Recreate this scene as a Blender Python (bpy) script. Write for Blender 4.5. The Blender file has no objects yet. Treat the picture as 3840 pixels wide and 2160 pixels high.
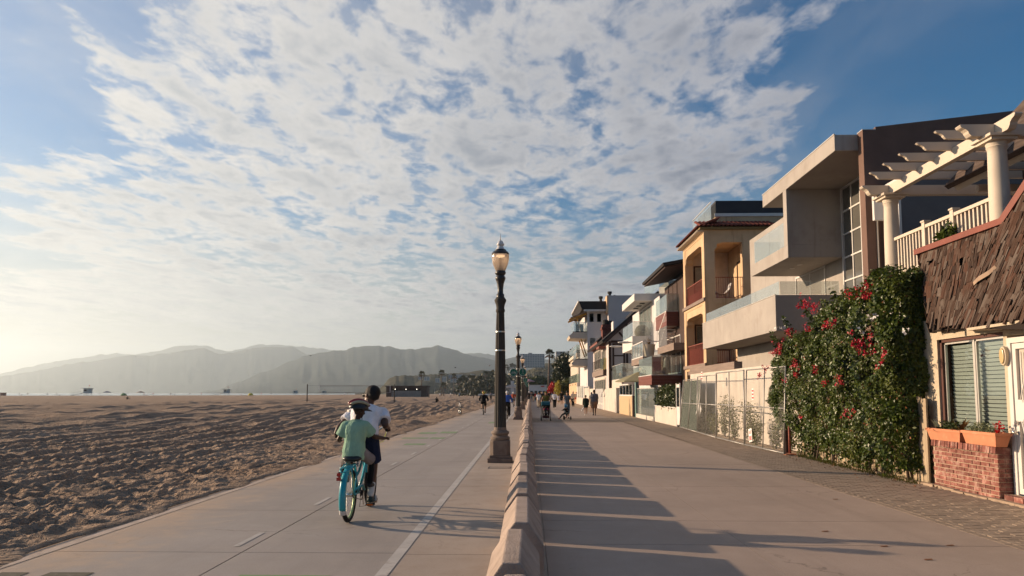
import bpy, math, random
import numpy as np
from mathutils import Vector, Matrix

random.seed(7)
rng = np.random.default_rng(11)
scn = bpy.context.scene
COL = scn.collection
R = math.radians
PI = math.pi

# ------------------------------------------------------------------ camera
EYE = 1.6
FPX = 2700.0                       # focal length measured on the 3840 px wide photograph
cam_d = bpy.data.cameras.new('camera')
cam = bpy.data.objects.new('camera', cam_d)
COL.objects.link(cam)
cam_d.sensor_width = 36.0
cam_d.lens = 36.0 * FPX / 3840
PITCH = R(4.7)
YAW = math.atan(66 / FPX)
cam_d.shift_y = (393 - FPX * math.tan(PITCH)) / 3840
cam.location = (0, 0, EYE)
cam.rotation_euler = (R(90) + PITCH, 0, YAW)
cam_d.clip_start = 0.05
cam_d.clip_end = 60000
scn.camera = cam

# ------------------------------------------------------------------ light
SUN_EL, SUN_AZ = R(14.0), R(18.0)  # sun stands left of the path, a little ahead
SUN_DIR = Vector((-math.cos(SUN_AZ) * math.cos(SUN_EL), math.sin(SUN_AZ) * math.cos(SUN_EL), math.sin(SUN_EL)))
sun_d = bpy.data.lights.new('sun', 'SUN')
sun_d.energy = 5.0
sun_d.angle = R(0.5)
sun_d.color = (1.0, 0.74, 0.50)
sun = bpy.data.objects.new('sun', sun_d)
COL.objects.link(sun)
sun.rotation_euler = SUN_DIR.to_track_quat('Z', 'Y').to_euler()

scn.view_settings.view_transform = 'Standard'
scn.view_settings.look = 'None'
scn.view_settings.exposure = 0.88
scn.view_settings.gamma = 1.0
scn.cycles.use_denoising = True
scn.cycles.max_bounces = 8
scn.cycles.diffuse_bounces = 3
scn.cycles.glossy_bounces = 3
scn.cycles.transmission_bounces = 6
scn.cycles.transparent_max_bounces = 24
scn.cycles.volume_bounces = 0
scn.cycles.caustics_reflective = False
scn.cycles.caustics_refractive = False
scn.cycles.sample_clamp_indirect = 4.0


class NT:
    """small node-tree writer"""
    def __init__(s, tree):
        s.t = tree; s.n = tree.nodes; s.l = tree.links
    def new(s, typ, ins=None, **kw):
        nd = s.n.new(typ)
        for k, v in kw.items(): setattr(nd, k, v)
        for k, v in (ins or {}).items(): s.put(nd, k, v)
        return nd
    def put(s, nd, k, v):
        sk = nd.inputs[k]
        if isinstance(v, bpy.types.NodeSocket): s.l.new(v, sk)
        elif isinstance(v, bpy.types.Node): s.l.new(v.outputs[0], sk)
        else:
            if sk.type == 'RGBA' and len(v) == 3: v = (*v, 1)
            sk.default_value = v
    def math(s, op, a, b=0.0, c=None, clamp=False):
        d = {0: a, 1: b}
        if c is not None: d[2] = c
        return s.new('ShaderNodeMath', d, operation=op, use_clamp=clamp).outputs[0]
    def vmath(s, op, a, b=(0, 0, 0)):
        nd = s.new('ShaderNodeVectorMath', {0: a, 1: b}, operation=op)
        return nd.outputs['Value'] if op == 'DOT_PRODUCT' else nd.outputs[0]
    def noise(s, vec, scale, detail=3, rough=.5, dist=0.0):
        return s.new('ShaderNodeTexNoise', {'Vector': vec, 'Scale': scale, 'Detail': detail, 'Roughness': rough, 'Distortion': dist}).outputs[0]
    def step(s, x, a, b, lo=0.0, hi=1.0):
        return s.new('ShaderNodeMapRange', {0: x, 1: a, 2: b, 3: lo, 4: hi}, interpolation_type='SMOOTHSTEP').outputs[0]
    def lin(s, x, a, b, lo=0.0, hi=1.0):
        return s.new('ShaderNodeMapRange', {0: x, 1: a, 2: b, 3: lo, 4: hi}).outputs[0]
    def mix(s, f, a, b, mode='MIX'):
        nd = s.n.new('ShaderNodeMix'); nd.data_type = 'RGBA'; nd.blend_type = mode
        for i, v in ((0, f), (6, a), (7, b)):
            if isinstance(v, bpy.types.NodeSocket): s.l.new(v, nd.inputs[i])
            else:
                if i and len(v) == 3: v = (*v, 1)
                nd.inputs[i].default_value = v
        return nd.outputs[2]
    def sep(s, v):
        return s.new('ShaderNodeSeparateXYZ', {0: v}).outputs
    def comb(s, x, y, z=0.0):
        return s.new('ShaderNodeCombineXYZ', {0: x, 1: y, 2: z}).outputs[0]


# ------------------------------------------------------------------ sky
wd = bpy.data.worlds.new('World')
scn.world = wd
wd.use_nodes = True
w = NT(wd.node_tree)
w.n.clear()
SKY = 0.05
sky = w.new('ShaderNodeTexSky', sky_type='NISHITA', sun_disc=False, sun_elevation=SUN_EL,
            sun_rotation=R(-72), altitude=0.0, air_density=1.0, dust_density=0.5, ozone_density=1.6)
dirv = w.new('ShaderNodeTexCoord').outputs['Generated']
dx, dy, dz = w.sep(dirv)
zc = w.math('ADD', w.math('MAXIMUM', dz, 0.0), 0.028)
u = w.math('DIVIDE', dx, zc)                       # the cloud sheet is a level layer seen from below
v = w.math('DIVIDE', dy, zc)
uv = w.comb(u, v)
warp = w.noise(uv, 0.55, 4, .55)
warp2 = w.noise(w.vmath('ADD', uv, (13.1, 4.7, 2.0)), 0.9, 5, .6)
# band of altocumulus running along the shore: ragged edges left and right
ue = w.math('ADD', u, w.lin(warp, .25, .75, -.55, .55))
right = w.step(ue, 0.72, 1.35, 1.0, 0.0)
le = w.math('ADD', u, w.math('MULTIPLY', w.math('SUBTRACT', v, 1.9), .80))
left = w.step(w.math('ADD', le, w.lin(warp2, .25, .75, -.9, .9)), -1.85, -.9)
band = w.math('MULTIPLY', right, left)
# ripples and puffs inside the sheet
rot = w.new('ShaderNodeMapping', {0: uv, 'Rotation': (0, 0, R(-32)), 'Scale': (1.0, .50, 1)}).outputs[0]
rot2 = w.new('ShaderNodeMapping', {0: uv, 'Rotation': (0, 0, R(-20)), 'Scale': (1.0, .62, 1)}).outputs[0]
big = w.noise(rot, 0.8, 4, .5, .3)
cell = w.noise(rot2, 7.5, 5, .58, .35)
mid = w.noise(rot, 2.6, 4, .55, .4)
fine = w.noise(rot2, 24.0, 4, .65, .2)
dens = w.math('ADD', w.math('MULTIPLY', cell, .58), w.math('MULTIPLY', big, .42))
dens = w.math('ADD', dens, w.math('MULTIPLY', mid, .34))
dens = w.math('ADD', dens, w.math('MULTIPLY', fine, .17))
dens = w.math('ADD', dens, w.math('MULTIPLY', w.math('SUBTRACT', band, 1.0), .40))
lowfade = w.step(dz, 0.02, 0.12)                   # far clouds thin out to streaks in the sea haze
cov = w.step(dens, .61, .80)
veil = w.math('MULTIPLY', band, w.step(w.math('ADD', w.math('MULTIPLY', big, .6), w.math('MULTIPLY', mid, .4)), .38, .60, 0.0, .46))
cov = w.math('MAXIMUM', cov, veil)
cov = w.math('MULTIPLY', cov, w.lin(lowfade, 0, 1, .25, .97))
thick = w.step(dens, .72, .97)
sd = w.vmath('DOT_PRODUCT', dirv, tuple(SUN_DIR))
toward = w.step(sd, .0, .85)
lit = w.mix(toward, (5.4, 5.4, 5.8), (9.4, 8.9, 8.2))
shade = w.mix(toward, (2.1, 2.4, 3.1), (5.3, 5.5, 5.8))
body = w.math('ADD', w.math('MULTIPLY', thick, .72), w.lin(mid, .35, .65, -.1, .38), clamp=True)
ccol = w.mix(body, lit, shade)
skyc = w.new('ShaderNodeHueSaturation', {'Hue': .505, 'Saturation': 2.05, 'Value': 1.12, 'Color': sky.outputs[0], 'Fac': w.step(dz, .06, .26)}).outputs[0]
skyc = w.mix(w.step(sd, .30, 1.0, .0, .42), skyc, (5.8, 6.8, 8.8))          # aureole: the sky pales toward the sun
skyc = w.mix(w.step(dz, .0, .30, .80, .0), skyc, w.mix(toward, (3.2, 3.8, 4.4), (6.9, 6.3, 5.3)))   # pale marine layer low over the sea
final = w.mix(cov, skyc, ccol)
bg = w.new('ShaderNodeBackground', {0: final, 1: SKY})
w.new('ShaderNodeOutputWorld', {0: bg})
wd.cycles.sampling_method = 'MANUAL'
wd.cycles.sample_map_resolution = 512

# ------------------------------------------------------------------ pixel helpers (3840 x 2160 photograph)
_R = cam.rotation_euler.to_matrix()
_O = Vector((0, 0, EYE))
def ray(px, py):
    x = (px - 1920) / FPX
    y = -(py - 1080) / FPX + cam_d.shift_y * 3840 / FPX
    return _R @ Vector((x, y, -1))
def PG(px, py, z=0.0):
    d = ray(px, py); return _O + d * ((z - EYE) / d.z)
def PX(px, py, X):
    d = ray(px, py); return _O + d * (X / d.x)
def PY(px, py, Y):
    d = ray(px, py); return _O + d * (Y / d.y)

# ------------------------------------------------------------------ mesh helpers
class MB:
    def __init__(s): s.v = []; s.f = []; s.m = []
    def add(s, vs, fs, mi=0):
        b = len(s.v); s.v += [tuple(p) for p in vs]
        s.f += [tuple(i + b for i in f) for f in fs]; s.m += [mi] * len(fs)
        return s
    def box(s, x0, x1, y0, y1, z0, z1, mi=0):
        if x0 > x1: x0, x1 = x1, x0
        if y0 > y1: y0, y1 = y1, y0
        if z0 > z1: z0, z1 = z1, z0
        return s.add([(x0,y0,z0),(x1,y0,z0),(x1,y1,z0),(x0,y1,z0),(x0,y0,z1),(x1,y0,z1),(x1,y1,z1),(x0,y1,z1)],
                     [(3,2,1,0),(4,5,6,7),(0,1,5,4),(1,2,6,5),(2,3,7,6),(3,0,4,7)], mi)
    def obox(s, c, size, M=None, mi=0):
        c = Vector(c); hx, hy, hz = (q / 2 for q in size)
        vs = [Vector((x, y, z)) for z in (-hz, hz) for y in (-hy, hy) for x in (-hx, hx)]
        if M is not None: vs = [M @ q for q in vs]
        return s.add([c + q for q in vs], [(0,2,3,1),(4,5,7,6),(0,1,5,4),(1,3,7,5),(3,2,6,7),(2,0,4,6)], mi)
    def bar(s, a, b, wd_, ht, up=(0, 0, 1), mi=0):
        a, b = Vector(a), Vector(b); d = (b - a); L = d.length; d.normalize()
        upv = Vector(up)
        if abs(d.dot(upv)) > .99: upv = Vector((0, 1, 0))
        sd_ = d.cross(upv).normalized(); u2 = sd_.cross(d)
        M = Matrix((sd_, d, u2)).transposed()
        return s.obox((a + b) / 2, (wd_, L, ht), M, mi)
    def prism(s, poly, fn, a, b, mi=0):
        """poly: 2D outline, fn(p, t) -> 3D point, t = a and b"""
        n = len(poly)
        vs = [fn(p, a) for p in poly] + [fn(p, b) for p in poly]
        fs = [tuple(range(n))[::-1], tuple(range(n, 2 * n))] + [(i, (i + 1) % n, n + (i + 1) % n, n + i) for i in range(n)]
        return s.add(vs, fs, mi)
    def tube(s, pts, rad, n=8, mi=0, cap=True, closed=False, flat=None):
        pts = [Vector(p) for p in pts]; m = len(pts)
        if not hasattr(rad, '__len__'): rad = [rad] * m
        b = len(s.v); prev = None
        for i, p in enumerate(pts):
            if closed: t = pts[(i + 1) % m] - pts[i - 1]
            else: t = pts[min(i + 1, m - 1)] - pts[max(i - 1, 0)]
            t.normalize()
            if prev is None:
                ref = Vector(flat[0]) if flat else (Vector((0, 0, 1)) if abs(t.z) < .9 else Vector((1, 0, 0)))
                a1 = (ref - t * ref.dot(t)).normalized()
            else:
                a1 = (prev - t * prev.dot(t)).normalized()
            prev = a1; a2 = t.cross(a1)
            k = flat[1] if flat else 1.0
            for j in range(n):
                an = 2 * PI * j / n
                q = p + a1 * (math.cos(an) * rad[i]) + a2 * (math.sin(an) * rad[i] * k)
                s.v.append(tuple(q))
        for i in range(m if closed else m - 1):
            i2 = (i + 1) % m
            for j in range(n):
                j2 = (j + 1) % n
                s.f.append((b + i * n + j, b + i * n + j2, b + i2 * n + j2, b + i2 * n + j)); s.m.append(mi)
        if cap and not closed:
            s.f.append(tuple(b + j for j in range(n))[::-1]); s.m.append(mi)
            s.f.append(tuple(b + (m - 1) * n + j for j in range(n))); s.m.append(mi)
        return s
    def lathe(s, prof, n=20, c=(0, 0, 0), mi=0, flute=0.0):
        b = len(s.v); c = Vector(c)
        for (r, z) in prof:
            for j in range(n):
                an = 2 * PI * j / n
                rr = r * (1 - flute * (j % 2)) if flute else r
                s.v.append((c.x + rr * math.cos(an), c.y + rr * math.sin(an), c.z + z))
        m = len(prof)
        for i in range(m - 1):
            for j in range(n):
                j2 = (j + 1) % n
                s.f.append((b+i*n+j, b+i*n+j2, b+(i+1)*n+j2, b+(i+1)*n+j)); s.m.append(mi)
        s.f.append(tuple(b + j for j in range(n))[::-1]); s.m.append(mi)
        s.f.append(tuple(b + (m - 1) * n + j for j in range(n))); s.m.append(mi)
        return s
    def ball(s, c, r, n=10, m=7, mi=0, M=None):
        c = Vector(c)
        if not hasattr(r, '__len__'): r = (r, r, r)
        b = len(s.v)
        for i in range(m + 1):
            th = PI * i / m
            for j in range(n):
                ph = 2 * PI * j / n
                q = Vector((r[0]*math.sin(th)*math.cos(ph), r[1]*math.sin(th)*math.sin(ph), r[2]*math.cos(th)))
                if M is not None: q = M @ q
                s.v.append(tuple(c + q))
        for i in range(m):
            for j in range(n):
                j2 = (j + 1) % n
                s.f.append((b+i*n+j, b+(i+1)*n+j, b+(i+1)*n+j2, b+i*n+j2)); s.m.append(mi)
        return s
    def torus(s, c, Rr, r, axis=(1, 0, 0), n=28, k=8, mi=0):
        ax = Vector(axis).normalized(); ref = Vector((0, 0, 1)) if abs(ax.z) < .9 else Vector((1, 0, 0))
        e1 = (ref - ax * ref.dot(ax)).normalized(); e2 = ax.cross(e1); c = Vector(c)
        return s.tube([c + e1 * (Rr * math.cos(2*PI*i/n)) + e2 * (Rr * math.sin(2*PI*i/n)) for i in range(n)], r, k, mi, closed=True)
    def disc(s, c, r, axis, th=.004, n=24, mi=0):
        ax = Vector(axis).normalized(); c = Vector(c)
        return s.tube([c - ax * th / 2, c + ax * th / 2], r, n, mi)
    def mesh(s, name, mats, smooth=False, angle=None):
        me = bpy.data.meshes.new(name)
        me.from_pydata(s.v, [], s.f)
        if not isinstance(mats, (list, tuple)): mats = [mats]
        for q in mats: me.materials.append(q)
        if len(mats) > 1: me.polygons.foreach_set('material_index', s.m)
        if smooth:
            me.polygons.foreach_set('use_smooth', [True] * len(me.polygons))
            if angle: me.set_sharp_from_angle(angle=R(angle))
        me.update()
        return me
    def build(s, name, mats, parent=None, smooth=False, angle=None, bevel=0.0):
        o = bpy.data.objects.new(name, s.mesh(name, mats, smooth, angle))
        COL.objects.link(o)
        if parent is not None: o.parent = parent
        if bevel:
            md = o.modifiers.new('bevel', 'BEVEL'); md.width = bevel; md.segments = 2; md.limit_method = 'ANGLE'
        return o

def tag(o, label=None, cat=None, group=None, kind=None):
    if label: o['label'] = label
    if cat: o['category'] = cat
    if group: o['group'] = group
    if kind: o['kind'] = kind
    return o
def empty(name, loc=(0, 0, 0), label=None, cat=None, group=None, rz=0.0):
    o = bpy.data.objects.new(name, None); COL.objects.link(o)
    o.location = loc; o.rotation_euler = (0, 0, rz); o.empty_display_size = .1
    return tag(o, label, cat, group)
def link(me, name, parent=None, loc=(0, 0, 0), rot=(0, 0, 0), scale=(1, 1, 1)):
    o = bpy.data.objects.new(name, me); COL.objects.link(o)
    o.location = loc; o.rotation_euler = rot; o.scale = scale
    if parent is not None: o.parent = parent
    return o
def copy_tree(o, parent=None):
    c = o.copy(); COL.objects.link(c)
    if parent is not None: c.parent = parent
    for ch in list(o.children): copy_tree(ch, c)
    return c
ORD = ['nearest', 'second', 'third', 'fourth', 'fifth', 'sixth', 'seventh', 'eighth', 'ninth', 'tenth', 'eleventh', 'twelfth',
       'thirteenth', 'fourteenth', 'fifteenth', 'sixteenth', 'seventeenth', 'eighteenth', 'nineteenth', 'twentieth']
def ordinal(k):
    if k < 20: return ORD[k]
    tens = {2: 'twenty', 3: 'thirty', 4: 'forty', 5: 'fifty', 6: 'sixty', 7: 'seventy'}[(k + 1) // 10]
    r = (k + 1) % 10
    return tens + '-' + ['', 'first'] [r] if r == 1 else (tens[:-1] + 'ieth' if r == 0 else tens + '-' + ORD[r - 1])

# ------------------------------------------------------------------ materials
MATS = {}
def mat(name, col, rough=.7, metal=0.0, var=.12, vscale=3.0, bump=0.0, bscale=40.0, dirt=None, rnd=0.0, spec=.3, stretch=None, emit=None, obj=False, streak=None):
    """plain procedural surface: noise-varied colour, optional stains, bump and per-object tint"""
    if name in MATS: return MATS[name]
    m = bpy.data.materials.new(name); m.use_nodes = True
    t = NT(m.node_tree); t.n.clear()
    pos = t.new('ShaderNodeTexCoord').outputs['Object'] if obj else t.new('ShaderNodeNewGeometry').outputs['Position']
    if stretch: pos = t.vmath('MULTIPLY', pos, stretch)
    n1 = t.noise(pos, vscale, 5, .6)
    lo = tuple(c * (1 - var) for c in col); hi = tuple(min(1, c * (1 + var)) for c in col)
    c = t.mix(t.lin(n1, .3, .7), lo, hi)
    if dirt:
        n2 = t.noise(pos, dirt[1], 6, .65)
        c = t.mix(t.math('MULTIPLY', t.step(n2, dirt[2], dirt[2] + .18), dirt[3]), c, dirt[0])
    if streak:
        n5 = t.noise(t.vmath('MULTIPLY', pos, (5, 5, .22)), 1.3, 4, .6); n6 = t.noise(pos, .5, 3, .5)
        c = t.mix(t.math('MULTIPLY', t.math('MULTIPLY', t.step(n5, .5, .72), t.step(n6, .42, .62)), streak[1]), c, streak[0])
    if rnd:
        ri = t.new('ShaderNodeObjectInfo').outputs['Random']
        c = t.mix(1.0, c, t.new('ShaderNodeHueSaturation', {'Color': (.5, .5, .5, 1), 'Value': t.lin(ri, 0, 1, 2 * (1 - rnd), 2 * (1 + rnd))}).outputs[0], 'MULTIPLY')
    ins = {'Base Color': c, 'Roughness': rough, 'Metallic': metal, 'Specular IOR Level': spec}
    if bump:
        nb = t.noise(pos, bscale, 4, .6)
        ins['Normal'] = t.new('ShaderNodeBump', {'Strength': min(1, bump), 'Distance': .02 * bump, 'Height': nb}).outputs[0]
    if emit:
        ins['Emission Color'] = (*emit[0], 1); ins['Emission Strength'] = emit[1]
    b = t.new('ShaderNodeBsdfPrincipled', ins)
    t.new('ShaderNodeOutputMaterial', {0: b})
    MATS[name] = m
    return m
def glass_mat(name, tint=(.80, .90, .88), refl=.10, rough=.02, milk=0.0):
    m = bpy.data.materials.new(name); m.use_nodes = True
    t = NT(m.node_tree); t.n.clear()
    tr = t.new('ShaderNodeBsdfTransparent', {0: (*tint, 1)})
    gl = t.new('ShaderNodeBsdfGlossy', {0: (.9, .95, .95, 1), 'Roughness': rough})
    fr = t.math('MULTIPLY', t.math('POWER', t.new('ShaderNodeLayerWeight', {0: .5}).outputs['Facing'], 4.0), .55)
    base = tr
    if milk:
        df = t.new('ShaderNodeBsdfDiffuse', {0: (.56, .61, .61, 1)})
        base = t.new('ShaderNodeMixShader', {0: milk, 1: tr, 2: df})
    mx = t.new('ShaderNodeMixShader', {0: t.math('ADD', fr, refl, clamp=True), 1: base, 2: gl})
    t.new('ShaderNodeOutputMaterial', {0: mx})
    MATS[name] = m
    return m
def leaf_mat(name, col, var=.35, trans=.25, rough=.5):
    m = bpy.data.materials.new(name); m.use_nodes = True
    t = NT(m.node_tree); t.n.clear()
    pos = t.new('ShaderNodeNewGeometry').outputs['Position']
    isl = t.new('ShaderNodeNewGeometry').outputs['Random Per Island']
    n1 = t.noise(pos, 1.7, 3, .5)
    f = t.math('ADD', t.math('MULTIPLY', n1, .6), t.math('MULTIPLY', isl, .5))
    c = t.mix(t.lin(f, .2, .9), tuple(q * (1 - var) for q in col), (min(1, col[0] * (1 + var * 2.2)), min(1, col[1] * (1 + var)), col[2] * (1 + var * .3)))
    b = t.new('ShaderNodeBsdfPrincipled', {'Base Color': c, 'Roughness': rough, 'Specular IOR Level': .35})
    tl = t.new('ShaderNodeBsdfTranslucent', {0: c})
    mx = t.new('ShaderNodeMixShader', {0: trans, 1: b, 2: tl})
    t.new('ShaderNodeOutputMaterial', {0: mx})
    MATS[name] = m
    return m
# ================================================================== ground
def sheet(name, x0, x1, y0, y1, z, m, label=None):
    o = MB().add([(x0,y0,z),(x1,y0,z),(x1,y1,z),(x0,y1,z)], [(0,1,2,3)]).build(name, m)
    return tag(o, label or name.replace('_', ' '), kind='structure')

def concrete(name, base, stain, orange=0.0, joints=None):
    m = bpy.data.materials.new(name); m.use_nodes = True
    t = NT(m.node_tree); t.n.clear()
    pos = t.new('ShaderNodeNewGeometry').outputs['Position']
    n1 = t.noise(pos, .45, 5, .6); n2 = t.noise(pos, 3.0, 6, .65); n3 = t.noise(pos, 60, 3, .6)
    streak = t.noise(t.vmath('MULTIPLY', pos, (2.4, .12, 1)), 1.0, 5, .6)
    c = t.mix(t.lin(n1, .3, .7), tuple(q * .85 for q in base), tuple(q * 1.11 for q in base))
    c = t.mix(t.math('MULTIPLY', t.step(n2, .50, .70), .42), c, stain)
    c = t.mix(t.math('MULTIPLY', t.step(streak, .5, .72), .36), c, tuple(q * .72 for q in base))
    spots = t.new('ShaderNodeTexVoronoi', {'Vector': pos, 'Scale': 2.3}).outputs['Distance']
    c = t.mix(t.math('MULTIPLY', t.step(spots, .022, .045, 1, 0), .35), c, tuple(q * .35 for q in base))
    # hairline cracks
    wp = t.vmath('ADD', pos, t.vmath('MULTIPLY', t.comb(n2, n1, 0.0), (.9, .9, 0)))
    ce = t.new('ShaderNodeTexVoronoi', {'Vector': wp, 'Scale': .42}, feature='DISTANCE_TO_EDGE').outputs['Distance']
    c = t.mix(t.math('MULTIPLY', t.math('MULTIPLY', t.step(ce, .0025, .006, 1, 0), t.step(n1, .50, .60)), .55), c, tuple(q * .30 for q in base))
    if orange:                                    # sand blown and trodden onto the slab edge
        x = t.sep(pos)[0]
        e = t.step(t.math('ADD', x, t.lin(n2, .3, .7, -.5, .5)), -5.0, -3.6, 1, 0)
        c = t.mix(t.math('MULTIPLY', t.math('MULTIPLY', e, t.step(n1, .30, .58)), orange), c, (.47, .315, .19))
    sep3 = t.lin(n3, .3, .7, .92, 1.08)
    c = t.mix(1.0, c, t.comb(sep3, sep3, sep3), 'MULTIPLY')
    bmp = t.new('ShaderNodeBump', {'Strength': .25, 'Distance': .004, 'Height': t.math('ADD', n3, n2)}).outputs[0]
    b = t.new('ShaderNodeBsdfPrincipled', {'Base Color': c, 'Roughness': t.lin(n2, .3, .7, .62, .82), 'Specular IOR Level': .35, 'Normal': bmp})
    t.new('ShaderNodeOutputMaterial', {0: b})
    return m

M_bike = concrete('bikeway_concrete', (.30, .262, .232), (.36, .315, .275), .75)
M_walk = concrete('promenade_concrete', (.325, .250, .200), (.375, .295, .24))
M_verge = concrete('verge_concrete', (.35, .28, .222), (.27, .21, .165))
M_dirt = mat('dirt', (.20, .145, .10), .95, bump=.6, bscale=20)
M_sub = mat('joint_fill', (.055, .048, .042), .95)
M_sandfill = mat('paver_joint_sand', (.33, .25, .18), .95)
M_strip = mat('strip_concrete', (.33, .245, .175), .9, bump=.4, bscale=30, dirt=((.16, .11, .08), 2.5, .5, .7))

tag(sheet('ground', -6, 900, -30, 1500, -.06, M_dirt), 'bare earth lying under the houses and pavings')
XL = -5.05                                            # sand edge of the bikeway
def slabs(name, x0, x1, ys, th, m, parent, gx=.004):
    """cast slabs with open saw joints between them"""
    w_ = .012
    for a, b in zip(ys[:-1], ys[1:]):
        MB().box(x0 + gx / 2, x1 - gx / 2, a + w_ / 2, b - w_ / 2, -.05, th).build(name, m, parent)
def ground_y(py): return PG(1986, py).y
base = tag(sheet('bikeway', XL, -1.2, -6, 600, -.045, M_sub), 'grey concrete bikeway along the beach')
ysL = sorted([-6, ground_y(2077), ground_y(1917), ground_y(1825), 13.4] + [13.4 + 3.6 * k for k in range(1, 12)] + [600])
slabs('slab', XL, -2.9, ysL, 0.0, M_bike, base, .016)
slabs('slab', -2.9, -1.305, ysL, 0.0, M_bike, base, .016)
base2 = tag(sheet('verge', -1.305, .10, -6, 600, -.045, M_sub), 'concrete strip under the lamps and the low wall')
slabs('slab', -1.305, .16, [-6, 4.1, ground_y(2081), ground_y(1917), ground_y(1825), 13.4, 17.0, 20.6, 24.2, 30, 36, 42, 48, 60, 600], .0, M_verge, base2)
base3 = tag(sheet('promenade', .10, 5.02, -6, 600, -.045, M_sub), 'tan concrete promenade right of the low wall')
yb0, yb1 = 39.3, 46.4                                  # paver band crossing the promenade
ysR = [-6, 5.2, PG(3000, 2045).y, PG(3000, 1955).y, 12.6, 16.4, 20.2, 24, 27.8, 31.6, 35.4, yb0]
slabs('slab', .16, 2.27, ysR, 0.0, M_walk, base3); slabs('slab', 2.27, 5.02, ysR, 0.0, M_walk, base3)
ysF = [yb1, 52, 60, 70, 85, 110, 150, 600]
slabs('slab', .16, 2.27, ysF, 0.0, M_walk, base3); slabs('slab', 2.27, 5.02, ysF, 0.0, M_walk, base3)
sheet('paver_bed', 5.02, 6.92, -6, yb1, -.02, M_sandfill, 'sandy bed between the pavers beside the houses')
sheet('band_bed', .16, 5.02, yb0, yb1, -.02, M_sandfill, 'sandy bed of the paver band across the promenade')
sheet('frontage', 6.92, 14, -6, 600, -.03, M_strip, 'brown concrete strip at the foot of the houses')
sheet('far_walk', 5.02, 6.92, yb1, 600, -.012, M_strip, 'far stretch of the house side paving')

# pavers: nearest 300 singly, the others joined
M_paver = mat('paver_brick', (.265, .205, .155), .85, rnd=.16, bump=.4, bscale=120)
pm = MB().obox((0, 0, 0), (.205, .092, .05)).mesh('paver', M_paver)
MB_far = MB(); cand = []
row = 0; y = 5.0
while y < yb1:
    off = .105 if row % 2 else 0.0
    x = 5.235 + off
    while x < 6.92:
        cand.append((x, y)); x += .215
    y += .104; row += 1
def vis(x, y): return x / y < .735
yb_ = 5.0
border = []
while yb_ < yb1:
    border.append(yb_); yb_ += .215
front = sorted([c for c in cand if vis(*c)], key=lambda c: c[1])
near_set = set(front[:225])
hm_ = MB().obox((0, 0, 0), (.094, .092, .05)).mesh('paver', M_paver)
bedp = empty('house_side_paving'); tag(bedp, 'strip of small tan pavers between promenade and houses', kind='structure')
for (x, y) in front[:225]:
    link(pm, 'paver', bedp, (x + random.uniform(-.002, .002), y, -.024 + random.uniform(-.002, .003)), (0, 0, random.uniform(-.012, .012)))
for (x, y) in cand:
    if (x, y) not in near_set:
        dz_ = random.uniform(-.002, .003)
        MB_far.add([(x-.1025,y-.046,dz_),(x+.1025,y-.046,dz_),(x+.1025,y+.046,dz_),(x-.1025,y+.046,dz_),
                    (x-.1025,y-.046,-.03),(x+.1025,y-.046,-.03)], [(0,1,2,3),(4,5,1,0)])
for r_ in range(1, 180, 2):
    if 6.6 < 5.0 + r_ * .104 < 14: link(hm_, 'paver', bedp, (5.178, 5.0 + r_ * .104, -.024))
    else: MB_far.add([(5.131, 5.0 + r_ * .104 - .046, 0), (5.225, 5.0 + r_ * .104 - .046, 0), (5.225, 5.0 + r_ * .104 + .046, 0), (5.131, 5.0 + r_ * .104 + .046, 0)], [(0, 1, 2, 3)])
for k, yb_ in enumerate(border):
    if yb_ > 7.0 and k < 48: link(pm, 'paver', bedp, (5.072, yb_, -.024), (0, 0, R(90) + random.uniform(-.012, .012)))
    else: MB_far.add([(5.026, yb_ - .1025, 0), (5.118, yb_ - .1025, 0), (5.118, yb_ + .1025, 0), (5.026, yb_ + .1025, 0)], [(0, 1, 2, 3)])
tag(MB_far.build('pavers', M_paver, bedp), kind='stuff')
bp = MB(); y = yb0 + .06
while y < yb1:
    x = .27
    while x < 5.0:
        dz_ = random.uniform(-.002, .003)
        bp.add([(x-.098,y-.20,dz_),(x+.098,y-.20,dz_),(x+.098,y+.20,dz_),(x-.098,y+.20,dz_)], [(0,1,2,3)]); x += .212
    y += .42
tag(bp.build('cross_band_pavers', M_paver), 'band of pavers laid across the promenade', kind='stuff')

# kerb of the frontage strip with a ragged edge
kb = MB(); pts = []
y = 5.0
while y < 16.5:
    kb.obox((6.93 + random.uniform(-.02, .02), y, -.005), (.10 + random.uniform(-.03, .03), .31, .07 + random.uniform(-.012, .012)), Matrix.Rotation(random.uniform(-.05, .05), 3, 'Z')); y += .3
tag(kb.build('frontage_kerb', M_strip), 'rough edge of the strip by the houses', kind='structure')

# painted lines
M_line = mat('road_paint', (.44, .41, .375), .7, var=.15, dirt=((.30, .26, .23), 6, .48, .75))
M_line2 = mat('worn_edge_paint', (.47, .375, .30), .8, dirt=((.33, .26, .2), 4, .45, .7))
M_green = mat('green_paint', (.17, .27, .12), .8, dirt=((.28, .25, .21), 7, .45, .8))
def strip(x0, x1, y0, y1, name, m, z=.004):
    o = MB().add([(x0,y0,z),(x1,y0,z),(x1,y1,z),(x0,y1,z)], [(0,1,2,3)]).build(name, m, base); return o
strip(-1.36, -1.25, -6, 300, 'lane_edge_line', M_line)
strip(-4.93, -4.82, -6, 300, 'lane_edge_line', M_line2)
y = 7.6
while y < 90:
    strip(-3.10, -3.035, y, y + .74, 'centre_dash', M_line); y += 2.8
gx = [(-3.9, -3.25, 22.2, 22.9), (-4.5, -3.6, 25.3, 25.9), (-3.5, -3.0, 25.2, 26.0), (-4.4, -3.7, 28.2, 29.4), (-3.6, -2.95, 28.6, 29.9), (-2.2, -1.7, 38, 40)]
for g in gx: strip(*g, 'green_marking', M_green)
strip(-2.55, -1.75, 4.0, PG(1000, 2157).y, 'green_marking', M_green)
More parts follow.
